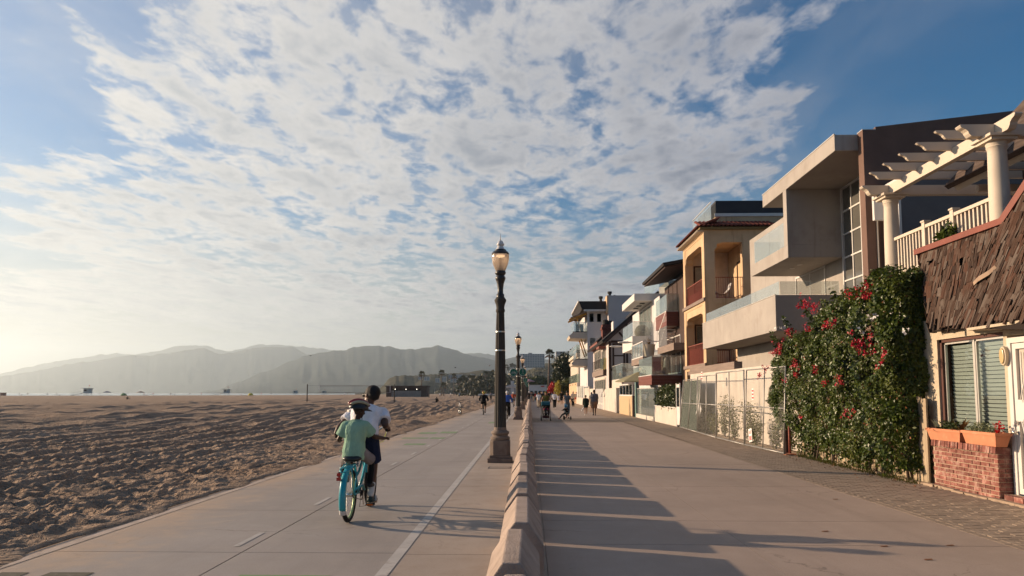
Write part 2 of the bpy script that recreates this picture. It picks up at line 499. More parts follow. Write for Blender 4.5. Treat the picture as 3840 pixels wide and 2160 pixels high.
M_olive = mat('worn_dark_marking', (.075, .068, .045), .85, dirt=((.2, .17, .14), 7, .5, .6))
for a_, b_ in ((0, 105), (182, 350)): strip(PG(a_, 2150).x, PG(b_, 2150).x, 4.0, PG(a_, 2147).y, 'dark_marking', M_olive)

# utility cover beside the lamp
mh = MB(); c_ = PG(1873, 1754)
mh.box(c_.x - .20, c_.x + .20, c_.y - .14, c_.y + .14, -.02, .004)
uc = mh.build('utility_cover', mat('cover_concrete', (.24, .20, .165), .9, bump=.4))
tag(uc, 'rectangular utility cover set in the concrete before the near lamp', 'utility cover')
fr_ = MB()
for s_ in (-1, 1):
    fr_.box(c_.x - .24, c_.x + .24, c_.y + s_ * .16 - .008, c_.y + s_ * .16 + .008, -.02, .005)
    fr_.box(c_.x + s_ * .232 - .008, c_.x + s_ * .232 + .008, c_.y - .15, c_.y + .15, -.02, .0052)
fr_.build('frame', mat('cover_iron', (.07, .06, .055), .7), uc)

# ------------------------------------------------------------------ sand
def perlin(x, y, seed=0):
    xi = np.floor(x).astype(np.int64); yi = np.floor(y).astype(np.int64)
    xf = x - xi; yf = y - yi
    def h(a, b):
        n = (a * 374761393 + b * 668265263 + seed * 974711) & 0x7fffffff
        n = ((n ^ (n >> 13)) * 1274126177) & 0x7fffffff
        an = (n ^ (n >> 16)) % 1024 * (2 * np.pi / 1024)
        return np.cos(an), np.sin(an)
    sx = xf * xf * xf * (xf * (xf * 6 - 15) + 10); sy = yf * yf * yf * (yf * (yf * 6 - 15) + 10)
    def g(a, b, p, q):
        c, s = h(a, b); return c * p + s * q
    n00 = g(xi, yi, xf, yf); n10 = g(xi + 1, yi, xf - 1, yf)
    n01 = g(xi, yi + 1, xf, yf - 1); n11 = g(xi + 1, yi + 1, xf - 1, yf - 1)
    return (n00 + sx * (n10 - n00)) * (1 - sy) + (n01 + sx * (n11 - n01)) * sy
def sand_height(X, Y, sp):
    def oct_(lam, seed, ax=1.0, ay=1.0):
        fade = np.clip((lam / np.maximum(sp, 1e-4) - 1.6) / 2.0, 0, 1)
        return perlin(X / lam * ax, Y / lam * ay, seed) * fade
    wx = perlin(X / .9, Y / .9, 31) * .35; wy = perlin(X / .9, Y / .9, 32) * .35
    X0, Y0 = X, Y
    X = X + wx; Y = Y + wy
    z = .06 * oct_(2.6, 1)
    a = oct_(.34, 2, .8, 1.1); b = oct_(.22, 3, .8, 1.15); c = oct_(.55, 7, .9, 1)
    z += -.080 * np.clip(np.abs(a) * 2.6, 0, 1) + .02 * a          # trodden, cusped footprints
    z += -.045 * np.clip(np.abs(b) * 2.6, 0, 1)
    z += -.060 * np.clip(.30 - np.abs(c), 0, 1) * 2.2
    z += .022 * oct_(.13, 4) + .010 * oct_(.07, 5)
    far_ = np.clip((Y0 - 14) / 30, 0, 1)
    z += far_ * (.16 * oct_(1.6, 12, .9, .8) + .26 * oct_(4.5, 8, .8, 1) + .30 * oct_(10, 9, .35, 1)) + .12 * oct_(22, 6)
    X, Y = X0, Y0
    # rake and tyre tracks crossing the beach
    for x0, wdt, dep in ((-8.6, .20, .08), (-9.9, .22, .10), (-11.6, .26, .13), (-12.9, .26, .13), (-14.6, .24, .12), (-16.4, .30, .14), (-19.0, .34, .16), (-21.5, .34, .16), (-26, .45, .2), (-30, .45, .2), (-38, .6, .25), (-47, .7, .28), (-60, .9, .3)):
        d = X - x0 - .03 * (Y - 16) + .55 * perlin(Y / 15, Y * 0 + x0, 40) + .10 * perlin(Y / 2.2, Y * 0 + x0, 41)
        z += -dep * np.exp(-(d / wdt) ** 2) + dep * .55 * np.exp(-((d - wdt * 1.7) / (wdt * .7)) ** 2) + dep * .55 * np.exp(-((d + wdt * 1.7) / (wdt * .7)) ** 2)
    return z
NR, NC = 980, 640
Yr = 4.2 * (900 / 4.2) ** (np.linspace(0, 1, NR))
uu = np.linspace(0, 1, NC)
YY = np.repeat(Yr[:, None], NC, 1)
XX = -5.02 - uu[None, :] * (.95 * YY + 4.0)
sp = np.maximum(np.gradient(Yr)[:, None].repeat(NC, 1), (.95 * YY + 4) / NC)
ZZ = sand_height(XX, YY, sp)
edge = np.clip((-5.02 - XX) / .9, 0, 1)
ZZ = (ZZ + .055) * (.15 + .85 * edge) * np.clip(1.2 - YY / 300, .15, 1) - .055 * (1 - edge) * .2
# crest of the beach, then down into the sea
cx = np.array([-900, -600, -289, -222, -175, -157, -150, -140, -5]); cy = np.array([300, 330, 393, 432, 480, 617, 800, 1500, 3000])
over = YY - np.interp(XX, cx, cy)
ZZ = np.where(over > 0, np.minimum(ZZ, -.03 * over), ZZ)
ZZ = np.maximum(ZZ, -4)
idx = np.arange(NR * NC).reshape(NR, NC)
F = np.stack([idx[:-1, :-1], idx[:-1, 1:], idx[1:, 1:], idx[1:, :-1]], -1).reshape(-1, 4)[:, ::-1]
def np_mesh(name, V, F, m, smooth=True):
    me = bpy.data.meshes.new(name)
    me.vertices.add(len(V)); me.vertices.foreach_set('co', np.ascontiguousarray(V, dtype=np.float32).ravel())
    k = F.shape[1]
    me.loops.add(F.size); me.loops.foreach_set('vertex_index', np.ascontiguousarray(F, dtype=np.int32).ravel())
    me.polygons.add(len(F)); me.polygons.foreach_set('loop_start', np.arange(0, F.size, k, dtype=np.int32))
    me.polygons.foreach_set('loop_total', np.full(len(F), k, dtype=np.int32))
    if smooth: me.polygons.foreach_set('use_smooth', np.ones(len(F), dtype=bool))
    me.materials.append(m); me.update(calc_edges=True)
    o = bpy.data.objects.new(name, me); COL.objects.link(o); return o
def sand_mat():
    m = bpy.data.materials.new('beach_sand'); m.use_nodes = True
    t = NT(m.node_tree); t.n.clear()
    pos = t.new('ShaderNodeNewGeometry').outputs['Position']
    n1 = t.noise(pos, .35, 4, .6); n2 = t.noise(pos, 2.6, 5, .62, .6); n3 = t.noise(pos, 9.0, 4, .6, .3); n4 = t.noise(t.vmath('MULTIPLY', pos, (.10, .45, 1)), 1.0, 4, .6)
    c = t.mix(t.lin(n1, .3, .7), (.325, .235, .168), (.395, .292, .215))
    c = t.mix(t.math('MULTIPLY', t.step(n2, .5, .7), .35), c, (.255, .175, .122))
    c = t.mix(t.math('MULTIPLY', t.step(n4, .48, .66), .42), c, (.22, .15, .108))
    h = t.math('ADD', t.math('MULTIPLY', t.math('ABSOLUTE', t.math('SUBTRACT', n2, .5)), -1.6), t.math('MULTIPLY', n3, .35))
    bm = t.new('ShaderNodeBump', {'Strength': 1.0, 'Distance': .30, 'Height': h}).outputs[0]
    b = t.new('ShaderNodeBsdfPrincipled', {'Base Color': c, 'Roughness': .97, 'Specular IOR Level': .08, 'Normal': bm})
    t.new('ShaderNodeOutputMaterial', {0: b}); return m
M_sand = sand_mat()
tag(np_mesh('beach_sand', np.stack([XX, YY, ZZ], -1).reshape(-1, 3), F, M_sand), 'trodden beach sand left of the bikeway', kind='structure')

dr_ = MB(); yv = np.arange(4.2, 90, .12)
wv = .10 + .30 * np.clip(perlin(yv / 1.1, yv * 0 + 3.3, 51) + .25 * perlin(yv / .3, yv * 0 + 1.3, 52), -.3, 1) + .25 * np.clip(perlin(yv / 6, yv * 0 + 7.3, 53), 0, 1)
for k in range(len(yv) - 1):
    if wv[k] > .01 and wv[k + 1] > .01:
        dr_.add([(-5.12, yv[k], .03), (-5.04 + wv[k] * .5, yv[k], .016), (-5.04 + wv[k], yv[k], .0035), (-5.12, yv[k + 1], .03), (-5.04 + wv[k + 1] * .5, yv[k + 1], .016), (-5.04 + wv[k + 1], yv[k + 1], .0035)], [(0, 1, 4, 3), (1, 2, 5, 4)])
tag(dr_.build('sand_drift', M_sand, None, True), 'sand drifted over the left edge of the bikeway', 'sand', kind='stuff')

# sea
M_sea = mat('sea_water', (.10, .14, .16), .22, spec=.5, bump=1.0, bscale=.35, stretch=(1, 1, 1))
tag(MB().add([(-11000,-850,-1.2),(6300,-850,-1.2),(6300,9900,-1.2),(-11000,9900,-1.2)], [(0,1,2,3)]).build('sea', M_sea), 'calm grey sea beyond the beach', kind='structure')

# ================================================================== low wall of cast blocks
M_block = mat('cast_concrete', (.35, .275, .228), .9, var=.16, vscale=3, bump=.9, bscale=55, dirt=((.22, .17, .14), 4, .50, .6), rnd=.12, streak=((.20, .15, .125), .6))
def block_mesh(L):
    pr = [(-.192, 0), (.192, 0), (.192, .32), (.060, .51), (-.060, .51), (-.192, .32)]
    b = MB(); ch = .012
    b.prism(pr, lambda p, t: (p[0], t, p[1]), 0, L)
    return b.mesh('barrier_block', M_block)
edges = []
yk = 1.05
first = [(1.55, 1.2), (3.2, 1.3), (4.76, 1.18), (6.22, 1.54), (8.02, .62), (8.66, 1.15), (10.15, 1.35), (11.8, 1.3)]
edges += first
yk = 13.35
while yk < 62:
    L = random.choice([1.2, 1.3, 1.45, 1.5]); edges.append((yk, L)); yk += L + random.choice([.12, .2, .26, .3])
lens = {}
for k, (yy, L) in enumerate(edges):
    if L not in lens: lens[L] = block_mesh(L)
    o = link(lens[L], 'barrier_block', None, (-.097 + random.uniform(-.022, .022), yy, random.uniform(-.02, .0)), (0, random.uniform(-.012, .012), random.uniform(-.014, .014)))
    md = o.modifiers.new('bevel', 'BEVEL'); md.width = .012; md.segments = 2
    tag(o, f'tan cast concrete barrier block, {ordinal(k)} along the low wall from the camera', 'barrier block', 'concrete blocks of the low wall')
o = MB().prism([(-.192, 0), (.192, 0), (.192, .32), (.060, .51), (-.060, .51), (-.192, .32)], lambda p, t: (p[0] - .097, t, p[1]), 62.3, 240).build('barrier_wall', M_block)
tag(o, 'far run of the low concrete wall, single blocks not told apart', 'barrier wall')

# ================================================================== lamps
M_post = mat('aged_concrete_post', (.050, .045, .038), .8, var=.25, vscale=6, bump=.4, bscale=60, dirt=((.06, .045, .035), 4, .45, .6), stretch=(1, 1, .25))
M_foot = mat('post_foot', (.20, .155, .125), .85, var=.15, bump=.4, bscale=60, dirt=((.15, .11, .085), 5, .48, .8))
M_iron = mat('black_iron', (.018, .017, .017), .45, var=.2, spec=.5)
M_steel = mat('steel_band', (.55, .53, .5), .35, .9)
def globe_mat():
    m = bpy.data.materials.new('lamp_globe'); m.use_nodes = True
    t = NT(m.node_tree); t.n.clear()
    df = t.new('ShaderNodeBsdfTranslucent', {0: (.82, .70, .58, 1)})
    d2 = t.new('ShaderNodeBsdfDiffuse', {0: (.72, .60, .50, 1)})
    tr = t.new('ShaderNodeBsdfTransparent', {0: (.92, .86, .80, 1)})
    gl = t.new('ShaderNodeBsdfGlossy', {0: (1, 1, 1, 1), 'Roughness': .12})
    a = t.new('ShaderNodeMixShader', {0: .45, 1: df, 2: d2})
    b = t.new('ShaderNodeMixShader', {0: .22, 1: a, 2: tr})
    c = t.new('ShaderNodeMixShader', {0: t.math('ADD', t.new('ShaderNodeFresnel', {0: 1.4}).outputs[0], .02), 1: b, 2: gl})
    t.new('ShaderNodeOutputMaterial', {0: c})
    return m
M_globe = globe_mat()
M_bulb = mat('lamp_glow', (1, .7, .4), .5, emit=((1.0, .66, .36), 2.2))
M_finial = mat('lamp_finial_glass', (.62, .60, .58), .2, var=.05, spec=.5)
def lamp(x, y, hi=True, rz=0.0):
    t = empty('street_lamp', (x, y, 0), rz=rz)
    n = 24 if hi else 12
    b = MB(); b.box(-.29, .29, -.29, .29, 0, .10); b.box(-.245, .245, -.245, .245, .10, .16)
    pr = [(-.235, -.155), (-.155, -.235), (.155, -.235), (.235, -.155), (.235, .155), (.155, .235), (-.155, .235), (-.235, .155)]
    b.prism(pr, lambda p, tt: (p[0], p[1], tt), .16, .50)
    b.build('foot', M_foot, t, bevel=.012)
    MB().lathe([(.205, .50), (.228, .53), (.228, .57), (.180, .60), (.180, .625), (.212, .66), (.205, .70), (.150, .735), (.142, .80)], n).build('base_moulding', M_foot, t, True, 50)
    MB().lathe([(.140, .79), (.136, 1.2), (.126, 2.0), (.113, 2.8), (.098, 3.35), (.092, 3.50)], 32 if hi else 16, flute=.08).build('shaft', M_post, t)
    MB().lathe([(.094, 3.49), (.108, 3.52), (.108, 3.56), (.094, 3.59), (.105, 3.68), (.137, 3.76), (.140, 3.80), (.11, 3.84), (.10, 3.86)], n).build('capital', M_post, t, True, 50)
    if hi:
        for zz, rr in ((2.58, .121), (3.02, .112)):
            MB().lathe([(rr, zz), (rr, zz + .03)], 24).build('band', M_steel, t)
    MB().lathe([(.092, 3.85), (.092, 3.93), (.068, 3.95), (.066, 4.05), (.082, 4.18), (.112, 4.28), (.126, 4.31), (.112, 4.35), (.092, 4.38), (.126, 4.42), (.130, 4.46), (.112, 4.49)], n).build('neck', M_iron, t, True, 50)
    g = MB().lathe([(.108, 4.48), (.145, 4.56), (.188, 4.68), (.208, 4.78), (.210, 4.84), (.202, 4.885)], n).build('globe', M_globe, t, True, 60)
    MB().lathe([(.055, 4.49), (.03, 4.62), (.026, 4.80)], 10).build('lamp_stem', M_post, g)
    MB().lathe([(.09, 4.83), (.11, 4.85), (.105, 4.868)], 12).build('bulb', M_bulb, g)
    MB().lathe([(.206, 4.88), (.212, 4.90), (.186, 4.945), (.143, 4.97), (.135, 5.0), (.105, 5.01)], n).build('cap', M_iron, t, True, 40)
    f = MB().lathe([(.10, 5.01), (.088, 5.05), (.066, 5.08), (.092, 5.12), (.092, 5.14), (.07, 5.16), (.066, 5.19), (.044, 5.215), (.012, 5.23)], n).build('finial', M_finial, t, True, 60)
    MB().lathe([(.014, 5.22), (.008, 5.27), (.002, 5.40)], 6).build('spike', M_iron, f)
    return t
lamps = []
LY = [16.95, 43.4, 70.0, 96.5, 123, 149, 175, 201]
for k, y in enumerate(LY):
    t = lamp(-.69, y, k < 3, random.uniform(-.03, .03)); lamps.append(t)
    tag(t, f'old-style globe street lamp beside the low wall, {ordinal(k)} from the camera', 'street lamp', 'globe lamps in a row along the low wall')
# ================================================================== house materials
M_cream = mat('cream_paint', (.56, .48, .385), .6, var=.06, vscale=2, dirt=((.45, .33, .22), 6, .62, .5))
M_stuc = mat('cream_stucco', (.50, .415, .305), .9, var=.10, vscale=4, bump=1.0, bscale=28)
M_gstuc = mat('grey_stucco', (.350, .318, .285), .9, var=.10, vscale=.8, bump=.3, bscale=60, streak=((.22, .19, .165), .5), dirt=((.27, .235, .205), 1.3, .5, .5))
M_brown = mat('brown_panel', (.15, .088, .066), .75, var=.12, vscale=1.2, dirt=((.11, .065, .05), .7, .5, .5))
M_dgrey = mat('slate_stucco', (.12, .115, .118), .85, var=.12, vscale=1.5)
M_white = mat('white_paint', (.60, .575, .54), .55, var=.05, vscale=2)
M_wwall = mat('white_wall', (.52, .465, .40), .85, var=.10, vscale=1.4, bump=.3, bscale=30, streak=((.30, .255, .215), .5), dirt=((.38, .32, .265), 1.8, .55, .55))
M_yel = mat('yellow_stucco', (.53, .375, .23), .9, var=.12, vscale=1.2, bump=.3, bscale=40, streak=((.26, .15, .08), .55), dirt=((.42, .25, .11), 1.6, .58, .55))
M_peach = mat('peach_stucco', (.58, .38, .23), .9, var=.08)
M_pgrey = mat('pink_grey_stucco', (.50, .45, .43), .9, var=.06, vscale=.7)
M_wgrey = mat('pale_grey_stucco', (.56, .54, .53), .9, var=.05, vscale=.6)
M_rust = mat('rust_red_metal', (.27, .075, .05), .6, var=.2, vscale=9)
M_redtrim = mat('red_brown_trim', (.20, .060, .040), .6, var=.15)
M_maho = mat('mahogany_cladding', (.16, .045, .028), .45, var=.25, vscale=6, stretch=(1, .15, 6), spec=.4)
M_dkwood = mat('dark_timber', (.050, .028, .022), .7, var=.2, vscale=5)
M_greywood = mat('grey_brown_boards', (.22, .165, .135), .8, var=.2, vscale=4, stretch=(1, .2, 5))
M_tanwood = mat('tan_boards', (.47, .34, .20), .8, var=.15, vscale=5, stretch=(1, 4, .3))
M_roofdk = mat('dark_roofing', (.028, .026, .027), .9, var=.3, vscale=8)
M_tile = mat('roof_tile', (.17, .042, .026), .8, var=.3, vscale=8, rnd=.25, dirt=((.07, .03, .02), 9, .5, .6))
def shingle_mat():
    m = bpy.data.materials.new('cedar_shingle'); m.use_nodes = True
    t = NT(m.node_tree); t.n.clear()
    oc = t.new('ShaderNodeTexCoord').outputs['Object']; oi = t.new('ShaderNodeObjectInfo')
    off = t.vmath('ADD', t.vmath('MULTIPLY', oc, (9, 1.1, 3)), t.comb(t.math('MULTIPLY', oi.outputs['Random'], 90), t.math('MULTIPLY', oi.outputs['Random'], 37), 0.0))
    g = t.noise(off, 2.2, 5, .65); g2 = t.noise(off, .6, 3, .5)
    rr = t.new('ShaderNodeValToRGB', {0: oi.outputs['Random']}); cr = rr.color_ramp
    cr.elements[0].color = (.036, .022, .017, 1); cr.elements[1].color = (.135, .108, .092, 1)
    for p_, c_ in ((.3, (.062, .038, .028, 1)), (.5, (.082, .038, .025, 1)), (.72, (.095, .068, .054, 1))):
        e = cr.elements.new(p_); e.color = c_
    c = t.mix(t.lin(g, .3, .7), t.mix(1.0, rr.outputs[0], (.45, .42, .40), 'MULTIPLY'), t.mix(1.0, rr.outputs[0], (1.35, 1.32, 1.28), 'MULTIPLY'))
    c = t.mix(t.math('MULTIPLY', t.step(g2, .5, .72), .45), c, (.185, .150, .125))
    bm = t.new('ShaderNodeBump', {'Strength': .8, 'Distance': .006, 'Height': g}).outputs[0]
    b = t.new('ShaderNodeBsdfPrincipled', {'Base Color': c, 'Roughness': .92, 'Specular IOR Level': .15, 'Normal': bm})
    t.new('ShaderNodeOutputMaterial', {0: b}); return m
M_shing = shingle_mat()
M_under = mat('shingle_underlay', (.020, .013, .010), .95)
M_brick = mat('red_brick', (.24, .092, .070), .92, var=.3, vscale=9, rnd=.30, bump=.9, bscale=60, dirt=((.40, .27, .22), 9, .47, .62))
M_mortar = mat('mortar', (.40, .30, .215), .95, var=.15, bump=.6, bscale=60)
M_terra = mat('terracotta', (.50, .20, .105), .8, var=.12, vscale=5, dirt=((.60, .36, .24), 7, .58, .5))
M_soil = mat('potting_soil', (.035, .025, .018), 1.0, bump=.8)
M_alu = mat('aluminium', (.60, .57, .52), .4, .6, var=.05)
M_blind = mat('blind_slat', (.40, .425, .39), .6, var=.05)
M_dark = mat('dark_interior', (.012, .012, .013), .9)
M_curtain = mat('pale_curtain', (.30, .34, .30), .9, var=.2, vscale=3, stretch=(6, 6, .3))
M_glass = glass_mat('railing_glass', (.86, .90, .90), .09, .02, .13)
M_glassg = glass_mat('green_railing_glass', (.72, .81, .77), .10, .02, .16)
M_win = glass_mat('window_glass', (.55, .62, .62), .10, .015)
M_pipe = mat('galvanised_pipe', (.30, .29, .275), .5, .7, var=.15)
M_black = mat('black_plastic', (.015, .015, .016), .5)
M_chrome = mat('bright_metal', (.65, .63, .6), .2, .95, var=.03)

def bx(name, m, par, *dims, bevel=0.0):
    return MB().box(*dims).build(name, m, par, bevel=bevel)
def bars(name, m, par, lst):
    b = MB()
    for d in lst: b.box(*d)
    return b.build(name, m, par)
def window(par, axis, at_, a0, a1, z0, z1, cols=1, rows=1, fw=.05, fm=None, gm=None, back=None, depth=.10, name='window'):
    """framed window; axis 'y' faces the camera (plane y=at_), axis 'x' faces the path (plane x=at_). Proud frame, panes set back"""
    fm = fm or M_white; gm = gm or M_win
    def B(b, p0, p1, q0, q1, d0, d1):
        if axis == 'y': b.box(p0, p1, at_ + d0, at_ + d1, q0, q1)
        else: b.box(at_ + d0, at_ + d1, p0, p1, q0, q1)
    f = MB()
    B(f, a0 - fw, a0, z0 - fw, z1 + fw, -.03, depth); B(f, a1, a1 + fw, z0 - fw, z1 + fw, -.03, depth)
    B(f, a0, a1, z0 - fw, z0, -.028, depth); B(f, a0, a1, z1, z1 + fw, -.028, depth)
    for k in range(1, cols):
        c = a0 + (a1 - a0) * k / cols; B(f, c - fw * .4, c + fw * .4, z0, z1, -.01, depth * .7)
    for k in range(1, rows):
        c = z0 + (z1 - z0) * k / rows; B(f, a0, a1, c - fw * .4, c + fw * .4, -.012, depth * .68)
    wn = f.build(name, fm, par)
    for i in range(cols):
        for j in range(rows):
            g = MB(); p0 = a0 + (a1 - a0) * i / cols; p1 = a0 + (a1 - a0) * (i + 1) / cols
            q0 = z0 + (z1 - z0) * j / rows; q1 = z0 + (z1 - z0) * (j + 1) / rows
            B(g, p0 + fw * .41, p1 - fw * .41, q0 + fw * .41, q1 - fw * .41, .02, .03); g.build('pane', gm, wn)
    if back is not None:
        b = MB(); B(b, a0, a1, z0, z1, depth + .03, depth + .05); b.build('window_back', back, wn)  # cloth curtain; near-black versions paint in the unlit room
    return wn
def glass_rail_x(par, X, y0, y1, z0, z1, n, gm=None, cap=None):
    for k in range(n):
        a = y0 + (y1 - y0) * k / n; b = y0 + (y1 - y0) * (k + 1) / n
        bx('glass_pane', gm or M_glass, par, X - .006, X + .006, a + .008, b - .008, z0, z1)
    if cap: bx('handrail', cap, par, X - .02, X + .02, y0, y1, z1 + .002, z1 + .035)
def glass_rail_y(par, Y, x0, x1, z0, z1, n, gm=None, cap=None):
    for k in range(n):
        a = x0 + (x1 - x0) * k / n; b = x0 + (x1 - x0) * (k + 1) / n
        bx('glass_pane', gm or M_glass, par, a + .008, b - .008, Y - .006, Y + .006, z0, z1)
    if cap: bx('handrail', cap, par, x0, x1, Y - .02, Y + .02, z1 + .002, z1 + .035)

# ================================================================== near house: stucco, brick planter, shingle mansard
H1 = empty('shingle_house', (0, 0, 0), 'cream stucco beach house with ragged wood shingle mansard and brick planter', 'house')
WX = 7.2
wy0, wy1, wz0, wz1 = 11.10, 12.88, .95, 2.53          # window opening
wl = MB()
wl.box(WX, WX + .25, wy1, 13.34, 0, 2.9); wl.box(WX, WX + .25, wy0, wy1, wz1, 2.9); wl.box(WX, WX + .25, wy0, wy1, 0, wz0)
wl.box(WX, WX + .25, 11.01, wy0, 0, 2.9); wl.box(WX, WX + .25, 9.97, 11.01, 2.46, 2.9); wl.box(WX, WX + .25, 6.0, 9.97, 0, 2.9)
wl.box(WX + .25, 12, 13.12, 13.32, 0, 4.0)
wl.box(WX - .06, WX, 12.97, 13.34, 0, .16)
wl.build('wall', M_stuc, H1)
wf = MB()
for d in ((wy1 - .07, wy1, wz0, wz1), (wy0, wy0 + .05, wz0, wz1), (wy0, wy1, wz1 - .055, wz1)):
    wf.box(WX + .04, WX + .2, d[0], d[1], d[2], d[3])
wno = wf.build('window', mat('brown_window_trim', (.085, .035, .026), .6), H1)
af = MB()
ym = (wy0 + wy1) / 2 - .04
for a, b in ((wy0 + .05, ym - .02), (ym + .02, wy1 - .07)):
    af.box(WX + .08, WX + .12, a, a + .03, wz0, wz1 - .055); af.box(WX + .08, WX + .12, b - .03, b, wz0, wz1 - .055)
    af.box(WX + .08, WX + .12, a, b, wz0, wz0 + .03); af.box(WX + .08, WX + .12, a, b, wz1 - .09, wz1 - .056)
af.box(WX + .07, WX + .13, ym - .02, ym + .02, wz0, wz1 - .056)
af.build('sash_frame', M_alu, wno)
for a, b in ((wy0 + .08, ym - .05), (ym + .05, wy1 - .10)):
    bx('pane', glass_mat('blind_window_glass', (.92, .95, .94), .06, .02), wno, WX + .098, WX + .102, a, b, wz0 + .03, wz1 - .09)
sl = MB().obox((0, 0, 0), (.058, wy1 - wy0 - .16, .004), Matrix.Rotation(R(66), 3, 'Y')).mesh('blind_slat', M_blind)
z = wz0 + .05
while z < wz1 - .1:
    link(sl, 'blind_slat', wno, (WX + .20, (wy0 + wy1) / 2, z)); z += .066
bx('room_back', M_dark, wno, WX + .24, WX + .248, wy0, wy1, wz0, wz1)
# bulkhead light by the door
lt = PX(3770, 1335, WX - .04)
wlamp = empty('wall_light', (WX, lt.y, lt.z), 'oval cream bulkhead light on the stucco beside the white door', 'wall light')
def oval(r1, r2, x0, x1, n=24):
    return MB().prism([(r1 * math.cos(2*PI*i/n), r2 * math.sin(2*PI*i/n) * (1.0 if abs(math.sin(2*PI*i/n)) < .8 else .97)) for i in range(n)], lambda p, t: (t, p[0], p[1]), x0, x1)
oval(.078, .155, -.03, 0).build('back_plate', M_white, wlamp)
oval(.074, .15, -.085, -.031).build('rim', mat('aged_white_plastic', (.55, .46, .33), .5), wlamp, bevel=.01)
oval(.054, .122, -.105, -.086).build('lens', mat('yellowed_lens', (.50, .36, .17), .3, spec=.5), wlamp, bevel=.01)
# white security door
dr = empty('security_door', (WX, 10.48, 0), 'white metal security door with arched bars at the right edge', 'door')
d = MB(); d.box(-.02, .10, .44, .52, .08, 2.42); d.box(-.02, .10, -.50, -.42, .08, 2.42); d.box(-.02, .10, -.42, .44, 2.34, 2.42)
d.build('door_frame', M_white, dr)
d = MB(); d.box(.0, .04, .36, .435, .12, 2.33); d.box(.0, .04, -.415, -.34, .12, 2.33); d.box(.0, .04, -.34, .36, .12, .20); d.box(.0, .04, -.34, .36, 2.25, 2.33); d.box(.0, .04, -.34, .36, 1.18, 1.50)
d.build('door_leaf', M_white, dr)
bx('screen', mat('door_screen', (.48, .42, .36), .8), dr, .045, .06, -.34, .36, .2, 2.25)
for k in range(5): bx('door_bar', M_white, dr, .0, .014, -.27 + k * .13, -.256 + k * .13, .2, 2.2)
MB().tube([(.0, .30 - .6 * t, 1.5 + .55 * math.sin(PI * t)) for t in np.linspace(0, 1, 13)], .012, 6).build('arch_bar', M_white, dr, True)
MB().tube([(.0, .30 - .6 * t, 1.18 - .75 * math.sin(PI * t)) for t in np.linspace(0, 1, 13)], .012, 6).build('arch_bar', M_white, dr, True)
kn = MB().ball((-.06, .40, 1.02), .032, 12, 8); kn.tube([(0, .40, 1.02), (-.05, .40, 1.02)], .014, 8); kn.build('door_knob', M_chrome, dr, True)
kn = MB().tube([(0, .40, 1.16), (-.03, .40, 1.16)], .034, 12); kn.build('door_lock', M_chrome, dr, True, 40)
bx('letter_plate', M_white, dr, -.012, 0, -.1, .25, 1.22, 1.46)
# brick planter
px0, px1, py0, py1, pz = 6.98, 7.2, 11.03, 12.77, .68
BP = empty('brick_planter', (0, 0, 0), 'low red brick planter wall under the window', 'planter')
MB().box(px0 + .008, px1 - .002, py0 + .008, py1 - .008, 0, pz - .004).build('mortar_core', M_mortar, BP)
bkx = MB().obox((0, 0, 0), (.10, .196, .056)).mesh('brick', M_brick)
bky = MB().obox((0, 0, 0), (.196, .10, .056)).mesh('brick', M_brick)
bkh = MB().obox((0, 0, 0), (.10, .098, .056)).mesh('brick', M_brick)
rw = .0; cz = pz / 10
for r_ in range(10):
    zc_ = cz * (r_ + .5); off = .105 if r_ % 2 else 0.0
    y = py0 + off * .0
    yy = py0 + (0.0 if r_ % 2 == 0 else -.0)
    xs_ = []
    y = py0 + (.0 if r_ % 2 else .105)
    while y < py1 - .01:
        L = min(.21, py1 - y)
        if L > .06:
            o = link(bkx, 'brick', BP, (px0 + .047 + random.uniform(-.005, .004), y + L / 2, zc_), (random.uniform(-.01, .01), 0, random.uniform(-.012, .012)), (1, (L - .013) / .196, random.uniform(.95, 1.06)))
        y += L
    if r_ % 2 == 0:
        link(bkh, 'brick', BP, (px0 + .045, py0 + .048, zc_), (0, 0, 0))
        link(bkh, 'brick', BP, (px0 + .155, py0 + .049, zc_), (0, 0, 0))
    else:
        link(bky, 'brick', BP, (px0 + .107, py0 + .047, zc_), (0, 0, random.uniform(-.01, .01)))
rl = MB().obox((0, 0, 0), (.215, .058, .105)).mesh('brick', M_brick)
y = py0 + .03
while y < py1:
    link(rl, 'brick', BP, (px0 + .085 + random.uniform(-.008, .008), y, pz + .054), (random.uniform(-.05, .05), R(6), random.uniform(-.04, .04))); y += .070
MB().box(px0 + .02, px1 - .003, py0 + .01, py1 - .01, pz - .002, pz + .085).build('mortar_cap', M_mortar, BP)
BS = empty('brick_step', (0, 0, 0), 'single course of loose red bricks by the white door', 'brick step')
MB().box(7.02, 7.19, 9.9, 10.99, 0, .10).build('mortar_core', M_mortar, BS)
y = 9.9
while y < 10.9:
    link(bkx, 'brick', BS, (7.03 + random.uniform(-.02, .02), y + .1, .055), (0, 0, random.uniform(-.1, .1)), (1.1, 1, 1.7)); y += .21
